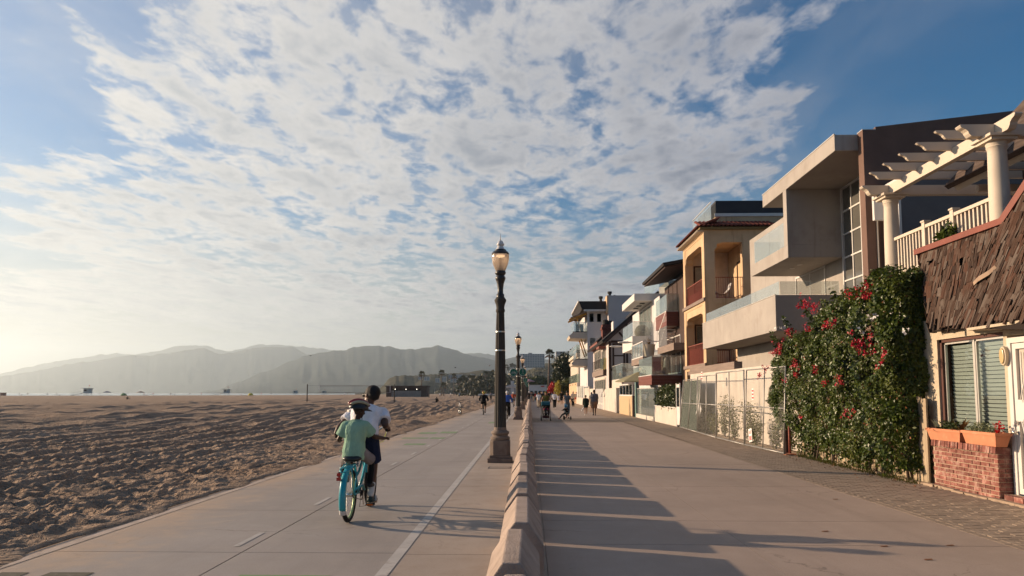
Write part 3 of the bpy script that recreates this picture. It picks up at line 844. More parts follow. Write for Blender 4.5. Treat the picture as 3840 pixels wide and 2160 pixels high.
# two terracotta troughs with plants
def trough(y0, y1, x0, x1, z0, h, label, plants, tilt):
    t = empty('window_box', ((x0 + x1) / 2, (y0 + y1) / 2, z0), label, 'flower box', 'terracotta troughs on the planter', rz=tilt)
    L = (y1 - y0) / 2; W = (x1 - x0) / 2
    b = MB(); bt = [(-W * .72, -L * .86, 0), (W * .72, -L * .86, 0), (W * .72, L * .86, 0), (-W * .72, L * .86, 0)]
    tp = [(-W, -L, h), (W, -L, h), (W, L, h), (-W, L, h)]; ti = [(-W + .015, -L + .015, h), (W - .015, -L + .015, h), (W - .015, L - .015, h), (-W + .015, L - .015, h)]
    bi = [(p[0] * .95, p[1] * .95, h - .05) for p in ti]
    b.add(bt + tp + ti + bi, [(3,2,1,0)] + [(i, (i+1)%4, 4+(i+1)%4, 4+i) for i in range(4)] + [(4+i, 4+(i+1)%4, 8+(i+1)%4, 8+i) for i in range(4)] + [(8+i, 8+(i+1)%4, 12+(i+1)%4, 12+i) for i in range(4)])
    b.build('trough', M_terra, t, bevel=.006)
    rim = MB(); rim.box(-W - .008, -W + .004, -L - .008, L + .008, h - .045, h - .004); rim.box(-W + .006, W + .008, -L - .008, -L + .004, h - .045, h - .004); rim.build('rim', M_terra, t)
    MB().add(bi, [(0, 1, 2, 3)]).build('soil', M_soil, t)
    return t
def leaf_field(P, N, size, aspect, seed, jitter=.9, up=.0, mesh_name='leaves', bend=.25):
    """P: n x 3 leaf roots, N: preferred normals; returns verts, faces of bent rhombic leaves"""
    g = np.random.default_rng(seed); n = len(P)
    nn = N + g.normal(0, jitter, (n, 3)); nn[:, 2] += up; nn /= np.linalg.norm(nn, axis=1)[:, None] + 1e-9
    a = g.normal(0, 1, (n, 3)); a[:, 2] -= .5
    a -= nn * np.sum(a * nn, 1)[:, None]; a /= np.linalg.norm(a, axis=1)[:, None] + 1e-9
    b = np.cross(nn, a)
    s = size * g.uniform(.6, 1.35, n)[:, None]; wv = s * aspect
    p0 = P; p1 = P + a * s * .5 + b * wv * .5 + nn * s * bend * .4; p2 = P + a * s; p3 = P + a * s * .5 - b * wv * .5 + nn * s * bend * .4
    V = np.stack([p0, p1, p2, p3], 1).reshape(-1, 3)
    i = np.arange(n)[:, None] * 4
    F = np.concatenate([i + np.array([[0, 1, 2]]), i + np.array([[0, 2, 3]])], 0)
    return V, F
def leaves(name, m, P, N, size, aspect, seed, parent=None, **kw):
    V, F = leaf_field(np.asarray(P, float), np.asarray(N, float), size, aspect, seed, **kw)
    o = np_mesh(name, V, F, m, smooth=False)
    if parent is not None: o.parent = parent; o['kind'] = 'stuff'
    return o
def blob_points(cs, n, seed, shell=.55):
    """points spread through ellipsoids (cx,cy,cz,rx,ry,rz), denser near the skin"""
    g = np.random.default_rng(seed); cs = np.asarray(cs, float)
    wgt = (cs[:, 3] * cs[:, 4] + cs[:, 4] * cs[:, 5] + cs[:, 3] * cs[:, 5]); k = g.choice(len(cs), n, p=wgt / wgt.sum())
    d = g.normal(0, 1, (n, 3)); d /= np.linalg.norm(d, axis=1)[:, None]
    r = shell + (1 - shell) * g.random(n) ** .6
    lump = 1 + .16 * np.sin(d[:, 0] * 5 + k) * np.cos(d[:, 2] * 6 + k * 2) + g.normal(0, .05, n)
    P = cs[k, :3] + d * cs[k, 3:] * (r * lump)[:, None]
    return P, d
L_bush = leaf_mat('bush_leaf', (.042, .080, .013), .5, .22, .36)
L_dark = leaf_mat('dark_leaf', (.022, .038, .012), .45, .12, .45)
L_weed = leaf_mat('weed_leaf', (.085, .115, .035), .4, .3)
L_succ = leaf_mat('succulent_leaf', (.13, .17, .09), .3, .05)
L_aloe = leaf_mat('aloe_leaf', (.16, .12, .05), .4, .05)
L_grey = leaf_mat('agave_leaf', (.15, .19, .15), .25, .05)
L_mag = leaf_mat('magenta_bract', (.36, .004, .032), .35, .2)
L_hedge = leaf_mat('hedge_leaf', (.035, .06, .014), .4, .15, .4)
L_lime = leaf_mat('lime_leaf', (.32, .30, .035), .25, .3)
L_red = leaf_mat('red_flower', (.40, .01, .012), .3, .2)
L_dry = leaf_mat('dry_leaf', (.14, .07, .03), .4, .1)
def spiky(par, c, n, L, m, wd_, seed, rise=.7, name='spiky_plant'):
    g = random.Random(seed); b = MB()
    for k in range(n):
        an = 2 * PI * k / n + g.uniform(-.3, .3); el = g.uniform(rise * .4, rise * 1.3); l = L * g.uniform(.7, 1.1)
        d = Vector((math.cos(an) * math.cos(el), math.sin(an) * math.cos(el), math.sin(el))); s = d.cross(Vector((0, 0, 1))).normalized()
        pts = []
        for t in (0, .35, .7, 1.0):
            q = Vector(c) + d * l * t + Vector((0, 0, -.25 * l * t * t))
            ww = wd_ * (1 - t) ** .6 * (1 if t else .9); pts.append((q - s * ww / 2, q + s * ww / 2))
        for t in range(3):
            a0, a1 = pts[t]; b0, b1 = pts[t + 1]
            b.add([a0, a1, b1, b0], [(0, 1, 2, 3)])
    return b.build(name, m, par)
z_ = pz + .115
T1 = trough(11.90, 12.84, 6.93, 7.15, z_, .20, 'left terracotta trough with agave and aloe under the window', None, R(2))
spiky(T1, (0, .28, .16), 12, .46, L_grey, .06, 1); spiky(T1, (.0, -.33, .16), 18, .36, L_aloe, .05, 2, .9)
g_ = np.random.default_rng(5); P_ = np.stack([g_.uniform(-.08, .08, 500), g_.uniform(-.3, .15, 500), g_.uniform(.13, .32, 500)], 1)
leaves('leafy_plant', L_hedge, P_, np.zeros((500, 3)), .05, .5, 3, T1)
T2 = trough(10.90, 11.87, 6.92, 7.15, z_, .21, 'right terracotta trough with low succulents under the window', None, R(-4))
P_ = np.stack([g_.uniform(-.1, .09, 1100), g_.uniform(-.22, .40, 1100), .15 + .16 * g_.random(1100)], 1); P_[:, 2] += .05 * np.sin(P_[:, 1] * 14)
leaves('succulent', L_succ, P_, np.zeros((1100, 3)), .03, .6, 4, T2)
P_ = np.stack([g_.uniform(-.05, .05, 60), g_.uniform(-.42, -.28, 60), g_.uniform(.18, .36, 60)], 1)
leaves('red_plant', L_red, P_, np.zeros((60, 3)), .05, .6, 6, T2)

# mansard of ragged shingles: plain far part and a flared, slanting near part
MS = empty('mansard_roof', (0, 0, 0)); MS.parent = H1
A0, A1 = Vector((6.98, 0, 2.66)), Vector((7.36, 0, 4.20))
up = (A1 - A0); upn = up.normalized(); nA = Vector((-upn.z, 0, upn.x))
MB().add([(A0.x + .06, 9.0, A0.z), (A0.x + .06, 12.72, A0.z), (A1.x + .04, 13.60, A1.z), (A1.x + .04, 9.0, A1.z), (7.9, 9.0, A0.z + .02), (7.9, 12.72, A0.z + .02), (8.2, 13.62, A1.z), (8.2, 9.0, A1.z)],
         [(0, 3, 2, 1), (0, 1, 5, 4), (3, 7, 6, 2), (1, 2, 6, 5)]).build('underlay', M_under, MS)
shm = []
for k in range(5):
    g = random.Random(k); j = lambda s: g.uniform(-s, s)
    b = MB()   # shingle: wedge, butt end thick and uneven, slightly cupped
    b.add([(-.5, -.5 + j(.06), 0), (.5, -.5 + j(.06), 0), (.5, .5, 0), (-.5, .5, 0), (-.5, -.5 + j(.06), .016 + j(.006)), (0, -.5 + j(.05), .022 + j(.01)), (.5, -.5 + j(.06), .016 + j(.006)), (.5, .5, .003), (-.5, .5, .003)],
          [(3, 2, 1, 0), (0, 1, 6, 5, 4), (1, 2, 7, 6), (3, 0, 4, 8), (2, 3, 8, 7), (4, 5, 8), (5, 6, 7), (5, 7, 8)])
    shm.append(b.mesh('shingle', M_shing))
def shingle(o3, ex, ey, n_, w_, L_, par, tw=.0):
    M3 = Matrix((ex, ey, n_)).transposed().to_4x4()
    M3 = Matrix.Translation(o3) @ M3 @ Matrix.Rotation(tw, 4, 'Z') @ Matrix.Rotation(random.choice([.03, .06, .09, .13, .18]), 4, 'X') @ Matrix.Rotation(random.uniform(-.17, .17), 4, 'Y') @ Matrix.Diagonal((w_, L_, random.uniform(.8, 2.0), 1))
    o = bpy.data.objects.new('shingle', random.choice(shm)); COL.objects.link(o); o.parent = MS; o.matrix_local = M3
LA = up.length
nrow = 9; expo = LA / nrow
for r_ in range(nrow):
    base_s = expo * r_
    y = 12.70 + .92 * r_ / nrow
    while y > 10.9:
        w_ = random.choice([.05, .06, .07, .085, .10, .12, .15])
        if y - w_ < 11.85 - .62 * (base_s / LA) - .25: break
        s = base_s + random.uniform(-.06, .05); L_ = expo * random.uniform(1.35, 1.75)
        if random.random() > .025:
            p = A0 + upn * (s + L_ / 2) + nA * .014; p.y = y - w_ / 2
            if s + L_ > LA: L_ = max(.12, LA - s); p = A0 + upn * (s + L_ / 2) + nA * .014; p.y = y - w_ / 2
            shingle(p, Vector((0, -1, 0)), upn, nA, w_ * .96, L_, MS, random.uniform(-.05, .05))
        y -= w_
# return face at the far end of the mansard
for r_ in range(nrow):
    p = A0 + upn * (expo * (r_ + .6)); p.y = 12.80 + .92 * r_ / nrow; p.x += .07
    shingle(p + Vector((0, .0, 0)), Vector((1, 0, 0)), Vector((.2, .5, .85)).normalized(), Vector((0, .86, -.5)).normalized(), .13, expo * 1.5, MS)
# flared part
B0, B1, B2 = Vector((6.90, 11.87, 2.64)), Vector((7.30, 11.20, 4.2)), Vector((6.74, 9.6, 2.60))
nB = (B1 - B0).cross(B2 - B0).normalized()
if nB.x > 0: nB = -nB
def on_B(px, py):
    d = ray(px, py); return _O + d * ((B0 - _O).dot(nB) / d.dot(nB))
eyB = (B1 - B0).normalized(); exB = eyB.cross(nB).normalized()
if exB.y > 0: exB = -exB
topA, topB = on_B(3764, 838), on_B(3900, 632)
under = [B0, B1, topA, topB, topB + exB * 1.2, B2 + exB * .6]
MB().add([p + nB * -.012 for p in under] + [p + Vector((.6, 0, 0)) for p in under], [tuple(range(6)), tuple(range(6, 12))[::-1]] + [(i, 6 + i, 6 + (i + 1) % 6, (i + 1) % 6) for i in range(6)]).build('underlay', M_under, MS)
LB = (B1 - B0).length
eave = (B2 - B0); 
for r_ in range(17):
    s0 = expo * 1.02 * r_
    xx = 0.0
    while xx < 2.3:
        w_ = random.choice([.04, .05, .06, .07, .085, .11])
        # start each row at the eave line
        o3 = B0 + eave * ((xx + w_ / 2) / max(.2, eave.dot(exB))) * 1.0
        s = s0 + random.uniform(-.07, .06); L_ = expo * random.uniform(1.5, 2.1)
        p = o3 + eyB * (s + L_ / 2) + nB * random.uniform(.010, .022)
        # keep below the sloping top edge
        e = (topB - topA); tt = (p.y - topA.y) / e.y if abs(e.y) > 1e-6 else 0
        lim = topA.z + e.z * max(tt, 0)
        if p.z + L_ * .35 < max(lim, 4.2 if tt < 0 else lim) and p.y > 9.0:
            shingle(p, exB, eyB, nB, w_ * .97, L_, MS, random.uniform(-.09, .09))
        xx += w_
MB().tube([on_B(3664, 1062) + nB * .04, on_B(3690, 1052) + nB * .09, on_B(3725, 1025) + nB * .06, on_B(3742, 1000) + nB * .03], [.022] * 4, 4, flat=((-1, 0, .3), 2.2)).build('loose_shingle', mat('pale_split_cedar', (.34, .24, .17), .9, var=.2), MS)
bx('soffit', M_stuc, H1, 6.78, 7.2, 9.2, 11.3, 2.56, 2.60)
# red trim along both tops
tr = MB(); tr.bar((A1.x - .03, 13.66, A1.z + .05), (A1.x - .03, topA.y - .02, A1.z + .05), .10, .10)
tr.build('trim_board', M_redtrim, H1)
MB().bar(topA + Vector((0, 0, .04)), topB + Vector((0, 0, .04)), .12, .10, up=(1, 0, 0)).build('trim_board', M_redtrim, H1)

# roof terrace: columns, balustrade, pergola
TX, yF, yN, dk = 7.62, 15.1, 11.64, 3.95
bx('terrace_deck', M_cream, H1, 7.42, 11.5, 9.5, 15.3, dk - .25, dk)
PGL = empty('pergola', (0, 0, 0), 'cream timber pergola on round columns above the shingle mansard', 'pergola')
for yc in (yF, yN):
    r0 = .155
    MB().lathe([(r0 * 1.3, 0), (r0 * 1.3, .06), (r0 * 1.12, .09), (r0 * 1.02, .12), (r0, .3), (r0 * .97, .9), (r0 * .88, 1.52), (r0 * .88, 1.60), (r0 * 1.0, 1.63), (r0 * .95, 1.65), (r0 * 1.05, 1.70), (r0 * 1.05, 1.71)], 28, (TX, yc, dk)).build('column', M_cream, PGL, True, 35)
    c = MB(); c.box(TX - .21, TX + .21, yc - .21, yc + .21, dk + 1.71, dk + 1.755); c.box(TX - .26, TX + .26, yc - .26, yc + .26, dk + 1.757, dk + 1.80); c.build('capital', M_cream, PGL)
zb_ = dk + 1.802
def scroll_poly(L0, L1, h):
    """side outline of a beam whose end at L0 is cut to an S scroll"""
    return [(L0, h), (L0 - .015, h * .9), (L0 + .01, h * .74), (L0 + .07, h * .62), (L0 + .11, h * .45), (L0 + .125, h * .25), (L0 + .16, h * .05), (L0 + .19, 0), (L1, 0), (L1, h)]
MB().prism(scroll_poly(yN - .55, yF + .45, .21), lambda p, t: (t, p[0], zb_ + p[1]), TX - .06, TX + .06).build('beam', M_cream, PGL)
for yc, L1 in ((yF, 11.0), (yN, 11.0)):
    MB().prism(scroll_poly(7.02, TX - .062, .20), lambda p, t: (p[0], t, zb_ + p[1]), yc - .07, yc + .07).build('beam_end', M_cream, PGL)
    bx('cross_beam', M_cream, PGL, TX + .062, L1, yc - .07, yc + .07, zb_ + .0, zb_ + .20)
for k in range(5):
    yy = yF - .58 * (k + 1)
    MB().prism(scroll_poly(6.95 + random.uniform(-.02, .02), 11.0, .15), lambda p, t: (p[0], t, zb_ + .175 + p[1]), yy - .03, yy + .03).build('rafter', M_cream, PGL)
bx('post', M_cream, PGL, 10.55, 10.68, 14.99, 15.12, dk, zb_)
# balustrade along the terrace edge
BL = empty('balustrade', (0, 0, 0), 'cream balustrade of square pickets between the pergola columns', 'balustrade')
ya, yb = yF - .16, yN + .16
bx('handrail', M_cream, BL, TX - .045, TX + .045, yb, ya, dk + .80, dk + .86)
bx('bottom_rail', M_cream, BL, TX - .03, TX + .03, yb, ya, dk + .08, dk + .13)
newel = [PX(3474, 900, TX).y, PX(3581, 850, TX).y]
for yy in newel: MB().box(TX - .055, TX + .055, yy - .05, yy + .05, dk, dk + .92).box(TX - .07, TX + .07, yy - .065, yy + .065, dk + .921, dk + .95).build('newel_post', M_cream, BL)
pk = MB().box(-.02, .02, -.02, .02, 0, .67).mesh('picket', M_cream)
y = ya - .10
while y > yb:
    if min(abs(y - q) for q in newel) > .07: link(pk, 'picket', BL, (TX, y, dk + .131))
    y -= .115
# rear gable roof beside the pergola
gb = empty('gable_roof', (0, 0, 0)); gb.parent = H1
def slab_xz(x0, z0, x1, z1, th, y0, y1): 
    d_ = Vector((x1 - x0, 0, z1 - z0)).normalized(); n_ = Vector((-d_.z, 0, d_.x)) * th
    b = MB(); b.add([(x0, y0, z0), (x1, y0, z1), (x1 + n_.x, y0, z1 + n_.z), (x0 + n_.x, y0, z0 + n_.z), (x0, y1, z0), (x1, y1, z1), (x1 + n_.x, y1, z1 + n_.z), (x0 + n_.x, y1, z0 + n_.z)],
                    [(0, 1, 2, 3), (7, 6, 5, 4), (0, 4, 5, 1), (1, 5, 6, 2), (2, 6, 7, 3), (3, 7, 4, 0)]); return b
slab_xz(8.55, 5.62, 11.0, 8.2, .16, 8.0, 14.30).build('soffit_boards', M_cream, gb)
slab_xz(8.43, 5.68, 10.9, 8.3, .10, 7.9, 14.42).build('roofing', M_shing, gb)
bx('wall', mat('brown_boarding', (.09, .05, .035), .85), H1, 9.7, 11.4, 8.0, 14.1, dk, 6.0)
bx('tie_beam', M_cream, gb, 8.9, 11.0, 14.2, 14.29, 5.58, 5.72)
# plants on the terrace
tp = empty('terrace_plant', (7.55, PX(3552, 1000, 7.5).y, dk), 'dark leafy potted plant on the terrace edge behind the pickets', 'plant')
P_, N_ = blob_points([(0, 0, .42, .13, .22, .26)], 420, 8); leaves('foliage', L_bush, P_, N_, .13, .4, 9, tp)
MB().lathe([(.09, 0), (.13, .2), (.135, .22)], 14).build('pot', M_terra, tp, True, 40)
for k, (a, sx) in enumerate(((PX(3640, 850, 7.85).y, 'left'), (PX(3680, 850, 7.85).y, 'right'))):
    o = empty('flower_pot', (7.85, a, dk), f'{sx} one of two terracotta pots behind the pickets', 'flower pot', 'pots on the terrace')
    MB().lathe([(.08, 0), (.12, .22), (.135, .22), (.135, .26), (.11, .26), (.105, .2)], 14).build('pot', M_terra, o, True, 40)
    spiky(o, (0, 0, .22), 9, .4, L_dry, .012, 20 + k, 1.1, 'twigs')

# ================================================================== modern house
H2 = empty('modern_house', (0, 0, 0), 'modern grey stucco house with stepped cantilevered balconies and brown fin wall', 'house')
bx('balcony_box', M_gstuc, H2, 7.6, 10.6, 22.3, 31.7, 3.5, 4.62, bevel=.01)
bx('coping', M_alu, H2, 7.585, 7.62, 22.29, 31.71, 4.621, 4.64)
glass_rail_x(H2, 7.75, 22.35, 31.6, 4.64, 5.05, 4); glass_rail_y(H2, 22.36, 7.77, 9.6, 4.64, 5.05, 1)
bx('main_wall', M_gstuc, H2, 9.72, 14, 20.9, 31.6, 0, 8.3)
bx('ground_wall', M_gstuc, H2, 9.0, 9.71, 22.6, 31.4, 0, 3.49)
window(H2, 'x', 9.72, 23.7, 26.2, 4.70, 5.72, 2, 1, .06, M_white, back=M_curtain)
window(H2, 'x', 9.0, 24.2, 25.4, .9, 2.4, 1, 1, .05, M_dark, back=M_dark)
# upper balcony box
ub = MB(); ub.box(8.0, 9.71, 22.2, 25.87, 5.77, 6.18); ub.build('balcony_floor', M_gstuc, H2, bevel=.01)
ub = MB(); ub.box(8.0, 9.73, 22.2, 22.5, 6.181, 7.919); ub.build('screen_wall', M_gstuc, H2)
ub = MB(); ub.box(8.0, 12.5, 18.6, 24.45, 7.92, 8.35); ub.build('roof_slab', M_gstuc, H2, bevel=.01)
bx('roof_edge', M_alu, H2, 7.985, 8.03, 18.59, 24.46, 8.351, 8.375)
glass_rail_x(H2, 8.1, 22.55, 25.8, 6.181, 7.0, 2)
bx('glass_pane', M_glass, H2, 8.12, 9.0, 25.76, 25.772, 6.181, 7.0)
window(H2, 'x', 9.71, 23.2, 25.5, 6.25, 7.85, 2, 1, .05, M_alu, back=M_curtain)
window(H2, 'x', 9.69, 20.92, 22.15, 4.3, 7.88, 2, 5, .055, M_white, mat('grey_glazing', (.105, .10, .088), .12, spec=.5, var=.1, vscale=1.0), back=None)
for yy, zz in ((24.6, 5.76), (25.3, 5.76)):
    MB().lathe([(.09, -.012), (.09, 0)], 14, (8.8, yy - 1.2, zz)).build('downlight', M_white, H2)
fin = MB()
fin.prism([(8.6, 0), (13.8, 0), (13.8, 8.98), (8.93, 8.44), (8.93, 8.36), (8.6, 8.36)], lambda p, t: (p[0], t, p[1]), 18.3, 18.59)
fin.build('fin_wall', M_brown, H2)
bx('fin_coping', M_alu, H2, 8.59, 8.93, 18.29, 18.6, 8.361, 8.38)
window(H2, 'y', 18.3, 8.88, 9.05, 3.0, 6.3, 1, 1, .035, M_alu, M_win, M_dark, .03)
wl_ = MB().box(9.0, 9.06, 18.2, 18.29, 4.62, 4.78).build('wall_lamp', M_black, H2)
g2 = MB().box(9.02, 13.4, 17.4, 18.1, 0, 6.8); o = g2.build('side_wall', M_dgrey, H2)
bx('corner_trim', M_white, H2, 8.96, 9.018, 17.38, 18.1, 0, 6.82)
bx('wall_panel', M_white, H2, 8.62, 8.95, 17.9, 18.0, 5.9, 6.6)

# ================================================================== chain-link hoarding with weeds behind
yw0, yw1 = 19.2, 33.2
gw = empty('garden_wall', (0, 0, 0), 'pale retaining wall behind the chain-link fence', 'wall')
bx('wall_body', M_wwall, gw, 7.35, 7.6, yw0, yw1, 0, 2.45)
bx('wall_top', M_greywood, gw, 7.33, 7.62, 26, yw1, 2.451, 2.72)
M_wire = mat('fence_wire', (.42, .40, .36), .5, .5)
M_screen = mat('green_privacy_mesh', (.018, .034, .023), .9, var=.3, vscale=6)
CLF = empty('chain_link_fence', (0, 0, 0), 'temporary chain-link fence on pipe frames before the pale garden wall', 'fence')
def fence_panel(a, b, h, lean, label):
    """a, b: ground points (x, y); pipe frame with chain-link mesh"""
    a = Vector((a[0], a[1], .03)); b = Vector((b[0], b[1], .03)); d = (b - a); L = d.length; d.normalize(); n_ = Vector((-1, 0, 0))
    upv = (Vector((0, 0, 1)) + Vector((lean, 0, 0))).normalized()
    P3 = lambda s, z: a + d * s + upv * z
    t = empty('fence_panel', tuple(a), label); t.parent = CLF
    off = -a
    for s in (0.02, L - .02): MB().tube([P3(s, 0) + off, P3(s, h) + off], .021, 6).build('post', M_pipe, t, True)
    MB().tube([P3(L / 2, 0) + off, P3(L / 2, h) + off], .017, 6).build('middle_post', M_pipe, t, True)
    for z in (.03, h * .52, h): MB().tube([P3(0, z) + off, P3(L, z) + off], .018, 6).build('rail', M_pipe, t, True)
    w_ = MB(); st = .062; k = -h
    hw = .0016
    while k < L:
        for sgn in (1, -1):
            s0, z0 = (k, 0) if sgn == 1 else (k + h, 0)
            s1, z1 = (k + h, h) if sgn == 1 else (k, h)
            def clip(sa, za, sb, zb2):
                if sa > sb: sa, za, sb, zb2 = sb, zb2, sa, za
                if sb <= 0 or sa >= L: return None
                if sa < 0: za += (zb2 - za) * (0 - sa) / (sb - sa); sa = 0
                if sb > L: zb2 = za + (zb2 - za) * (L - sa) / (sb - sa); sb = L
                return sa, za, sb, zb2
            c = clip(s0, z0, s1, z1)
            if c:
                p, q = P3(c[0], c[1]) + off, P3(c[2], c[3]) + off; e = (q - p).normalized().cross(n_).normalized() * hw
                w_.add([p - e, p + e, q + e, q - e], [(0, 1, 2, 3)])
        k += st
    tag(w_.build('wire_mesh', M_wire, t), kind='stuff')
    return t, P3, off
fp = [(6.80, 33.1), (6.62, 28.9), (6.45, 25.3), (6.42, 21.9), (6.50, 18.75)]
nm = ['farthest chain-link panel, covered in green mesh', 'chain-link panel with a white leaning board, beside the green mesh', 'chain-link panel before the tallest weeds', 'nearest chain-link panel, with a small red and white sign']
pan = [fence_panel(fp[k], fp[k + 1], [2.15, 2.2, 2.25, 2.25][k], [.10, .03, .02, .05][k], nm[k]) for k in range(4)]
t, P3, off = pan[0]
def on_panel(pn, s0, s1, z0, z1, back, name, m, par, th=.006):
    t, P3, off = pn; q = [P3(s0, z0), P3(s1, z0), P3(s1, z1), P3(s0, z1)]; o2 = Vector((back, 0, 0))
    b = MB(); vs = [p + o2 + (off if par else Vector()) for p in q]; vs2 = [p + Vector((th, 0, 0)) for p in vs]
    b.add(vs + vs2, [(0, 3, 2, 1), (4, 5, 6, 7)] + [(i, (i + 1) % 4, 4 + (i + 1) % 4, 4 + i) for i in range(4)]); return b.build(name, m, par)
on_panel(pan[0], .05, 4.15, .05, 2.1, .03, 'privacy_mesh', M_screen, t)
t1 = pan[1][0]
lb = MB(); q = [pan[1][1](.25, .55), pan[1][1](.75, .9), pan[1][1](.95, 1.15), pan[1][1](.45, .35 + .9)]
q = [PX(2607, 1560, 6.75), PX(2618, 1590, 6.75), PX(2630, 1535, 6.75), PX(2622, 1503, 6.75)]
o = lb.add([p for p in q] + [p + Vector((.01, 0, 0)) for p in q], [(0, 1, 2, 3), (7, 6, 5, 4), (0, 4, 5, 1), (1, 5, 6, 2), (2, 6, 7, 3), (3, 7, 4, 0)]).build('leaning_board', M_white)
tag(o, 'torn white board hanging behind the chain-link fence', 'board')
# small sign with red lettering
M_signw = mat('sign_white', (.75, .72, .68), .6, var=.03); M_signr = mat('sign_red', (.50, .03, .03), .6)
sg = empty('fence_sign', tuple(PX(2814, 1632, 6.38)), 'small white sign with red lettering low on the chain-link fence', 'sign')
sg.rotation_euler = (R(-8), 0, 0)
s_ = MB().box(-.004, .004, -.15, .15, -.19, .19).build('board', M_signw, sg)
def text_on(par, txt, size, loc, m, rot=(R(90), 0, R(-90)), ext=.0015):
    cu = bpy.data.curves.new('lettering', 'FONT'); cu.body = txt; cu.size = size; cu.align_x = 'CENTER'; cu.align_y = 'CENTER'; cu.extrude = ext
    o = bpy.data.objects.new('lettering', cu); COL.objects.link(o); cu.materials.append(m); o.location = loc; o.rotation_euler = rot; o.parent = par
    return o
for k in range(3): bx('print_line', M_signr, sg, -.0056, -.004, -.11 + .02 * k, .11 - .01 * k, .11 - .035 * k, .13 - .035 * k)
for k in range(6): bx('print_letter', M_signr, sg, -.0056, -.004, -.115 + .04 * k, -.09 + .04 * k, -.15, -.02)
for (a, b, zz, lab) in ((2632, 1410, 0, 'upper'), (2823, 1478, 1, 'lower')):
    c = PX(a, b, 6.5)
    o = empty('notice', tuple(c), f'{"faded red and white notice tied high on the fence" if zz == 0 else "torn red and white tape tied on the near fence panel"}', 'notice')
    bx('paper', M_signw, o, -.003, .003, -.08, .08, -.16, .16)
    for k in range(3): bx('stripe', M_signr, o, -.0045, -.003, -.07, .07, -.13 + .1 * k, -.08 + .1 * k)
# weeds between fence and wall
for k in range(9):
    y = 19.6 + k * 1.35 + random.uniform(-.3, .3); h = random.choice([.7, .9, 1.2, 1.5])
    o = empty('weed_shrub', (7.0 + random.uniform(-.12, .12), y, 0), f'straggly weed shrub behind the chain-link fence, {ordinal(k)} from the camera', 'shrub', 'weeds behind the fence')
    st = MB(); pts = []
    for j in range(7):
        dx_, dy_ = random.uniform(-.18, .18), random.uniform(-.45, .45); hh = h * random.uniform(.6, 1.0)
        line = [(0, dy_ * .3, 0), (dx_ * .5, dy_ * .7, hh * .5), (dx_, dy_, hh)]
        st.tube(line, [.008, .006, .003], 4)
        for q in range(70):
            tt = random.uniform(.12, 1.0); pts.append((dx_ * tt + random.uniform(-.1, .1), dy_ * (.3 + .7 * tt) + random.uniform(-.16, .16), hh * tt + random.uniform(-.08, .08)))
    st.build('stem', M_dkwood, o); leaves('foliage', L_weed, pts, np.zeros((len(pts), 3)), .085, .45, 50 + k, o)

# ================================================================== bougainvillea
bo = empty('bougainvillea', (6.9, 16, 0), 'big dark green bougainvillea with magenta flowers over the board fence', 'bush')
OFF = Vector((6.9, 16, 0))
top_y = np.array([13.2, 13.7, 14.6, 15.5, 16.4, 17.3, 18.2, 18.9, 19.6, 20.4]); top_z = np.array([3.75, 3.95, 3.85, 3.75, 3.6, 3.25, 3.0, 2.85, 2.7, 2.1])
def hedge_points(n, seed):
    g = np.random.default_rng(seed); P = []; N = []
    # lit side toward the path
    m = int(n * .60); y = 13.25 + 7.05 * g.random(m); zt = np.interp(y, top_y, top_z); z = .25 + np.clip(y - 18.7, 0, 3) * .75 + .16 * np.sin(y * 3.1) + .1 * np.sin(y * 8) + (zt - .25 - np.clip(y - 18.7, 0, 3) * .75) * g.random(m) ** .92
    prof = -.28 * np.sin(np.clip((z - .4) / (zt - .4), 0, 1) * PI) ** .7
    lump = .34 * perlin(y / .9, z / .8, 5) + .20 * perlin(y / .4, z / .38, 6) + .10 * perlin(y / .18, z / .18, 16)
    x = 6.86 + prof - lump - np.abs(g.normal(0, .03, m)) + np.abs(g.normal(0, .10, m))
    P.append(np.stack([x, y, z], 1)); N.append(np.tile([[-1, -.1, .25]], (m, 1)))
    # near end toward the camera
    m = int(n * .22); x = 6.55 + 1.15 * g.random(m); z = .25 + 3.55 * g.random(m)
    y = 13.24 - .16 * perlin(x / .5, z / .5, 7) - .12 * perlin(x / .2, z / .2, 8) + np.abs(g.normal(0, .08, m)) + .35 * np.clip(1 - (x - 6.55) / .4, 0, 1) ** 2
    P.append(np.stack([x, y, z], 1)); N.append(np.tile([[-.3, -1, .2]], (m, 1)))
    # top
    m = n - int(n * .60) - int(n * .22); y = 13.2 + 6.9 * g.random(m); x = 6.65 + 1.3 * g.random(m); z = np.interp(y, top_y, top_z) + .42 * perlin(x / .7, y / .7, 9) + .16 * perlin(x / .25, y / .25, 10) - np.abs(g.normal(0, .08, m)) - .4 * np.clip((6.95 - x) / .4, 0, 1) ** 2
    P.append(np.stack([x, y, z], 1)); N.append(np.tile([[-.2, 0, 1.0]], (m, 1)))
    return np.concatenate(P), np.concatenate(N)
P_, N_ = hedge_points(84000, 21)
k_ = np.random.default_rng(4).random(len(P_)); cl_ = perlin(P_[:, 1] / .5, P_[:, 2] / .5, 61) + .2 * (k_ - .5)
keep = (perlin(P_[:, 1] / .35, P_[:, 2] / .35, 62) + .5 * k_) > -.02
for sel, mm, sz, nm_ in ((keep & (cl_ <= .04), L_bush, .080, 'crown'), (keep & (cl_ > .04), leaf_mat('sunny_young_leaf', (.062, .100, .018), .4, .28, .4), .060, 'sunny_young_leaves')):  # young leaves, paler and more of them to paint a sunnier hedge
    leaves(nm_, mm, P_[sel] - np.array(OFF), N_[sel], sz, .62, 22, bo, jitter=.6)
sel = np.random.default_rng(8).choice(len(P_), 1500, False)
leaves('withered_leaves', L_dry, P_[sel] - np.array(OFF), N_[sel], .06, .6, 27, bo, jitter=.8)
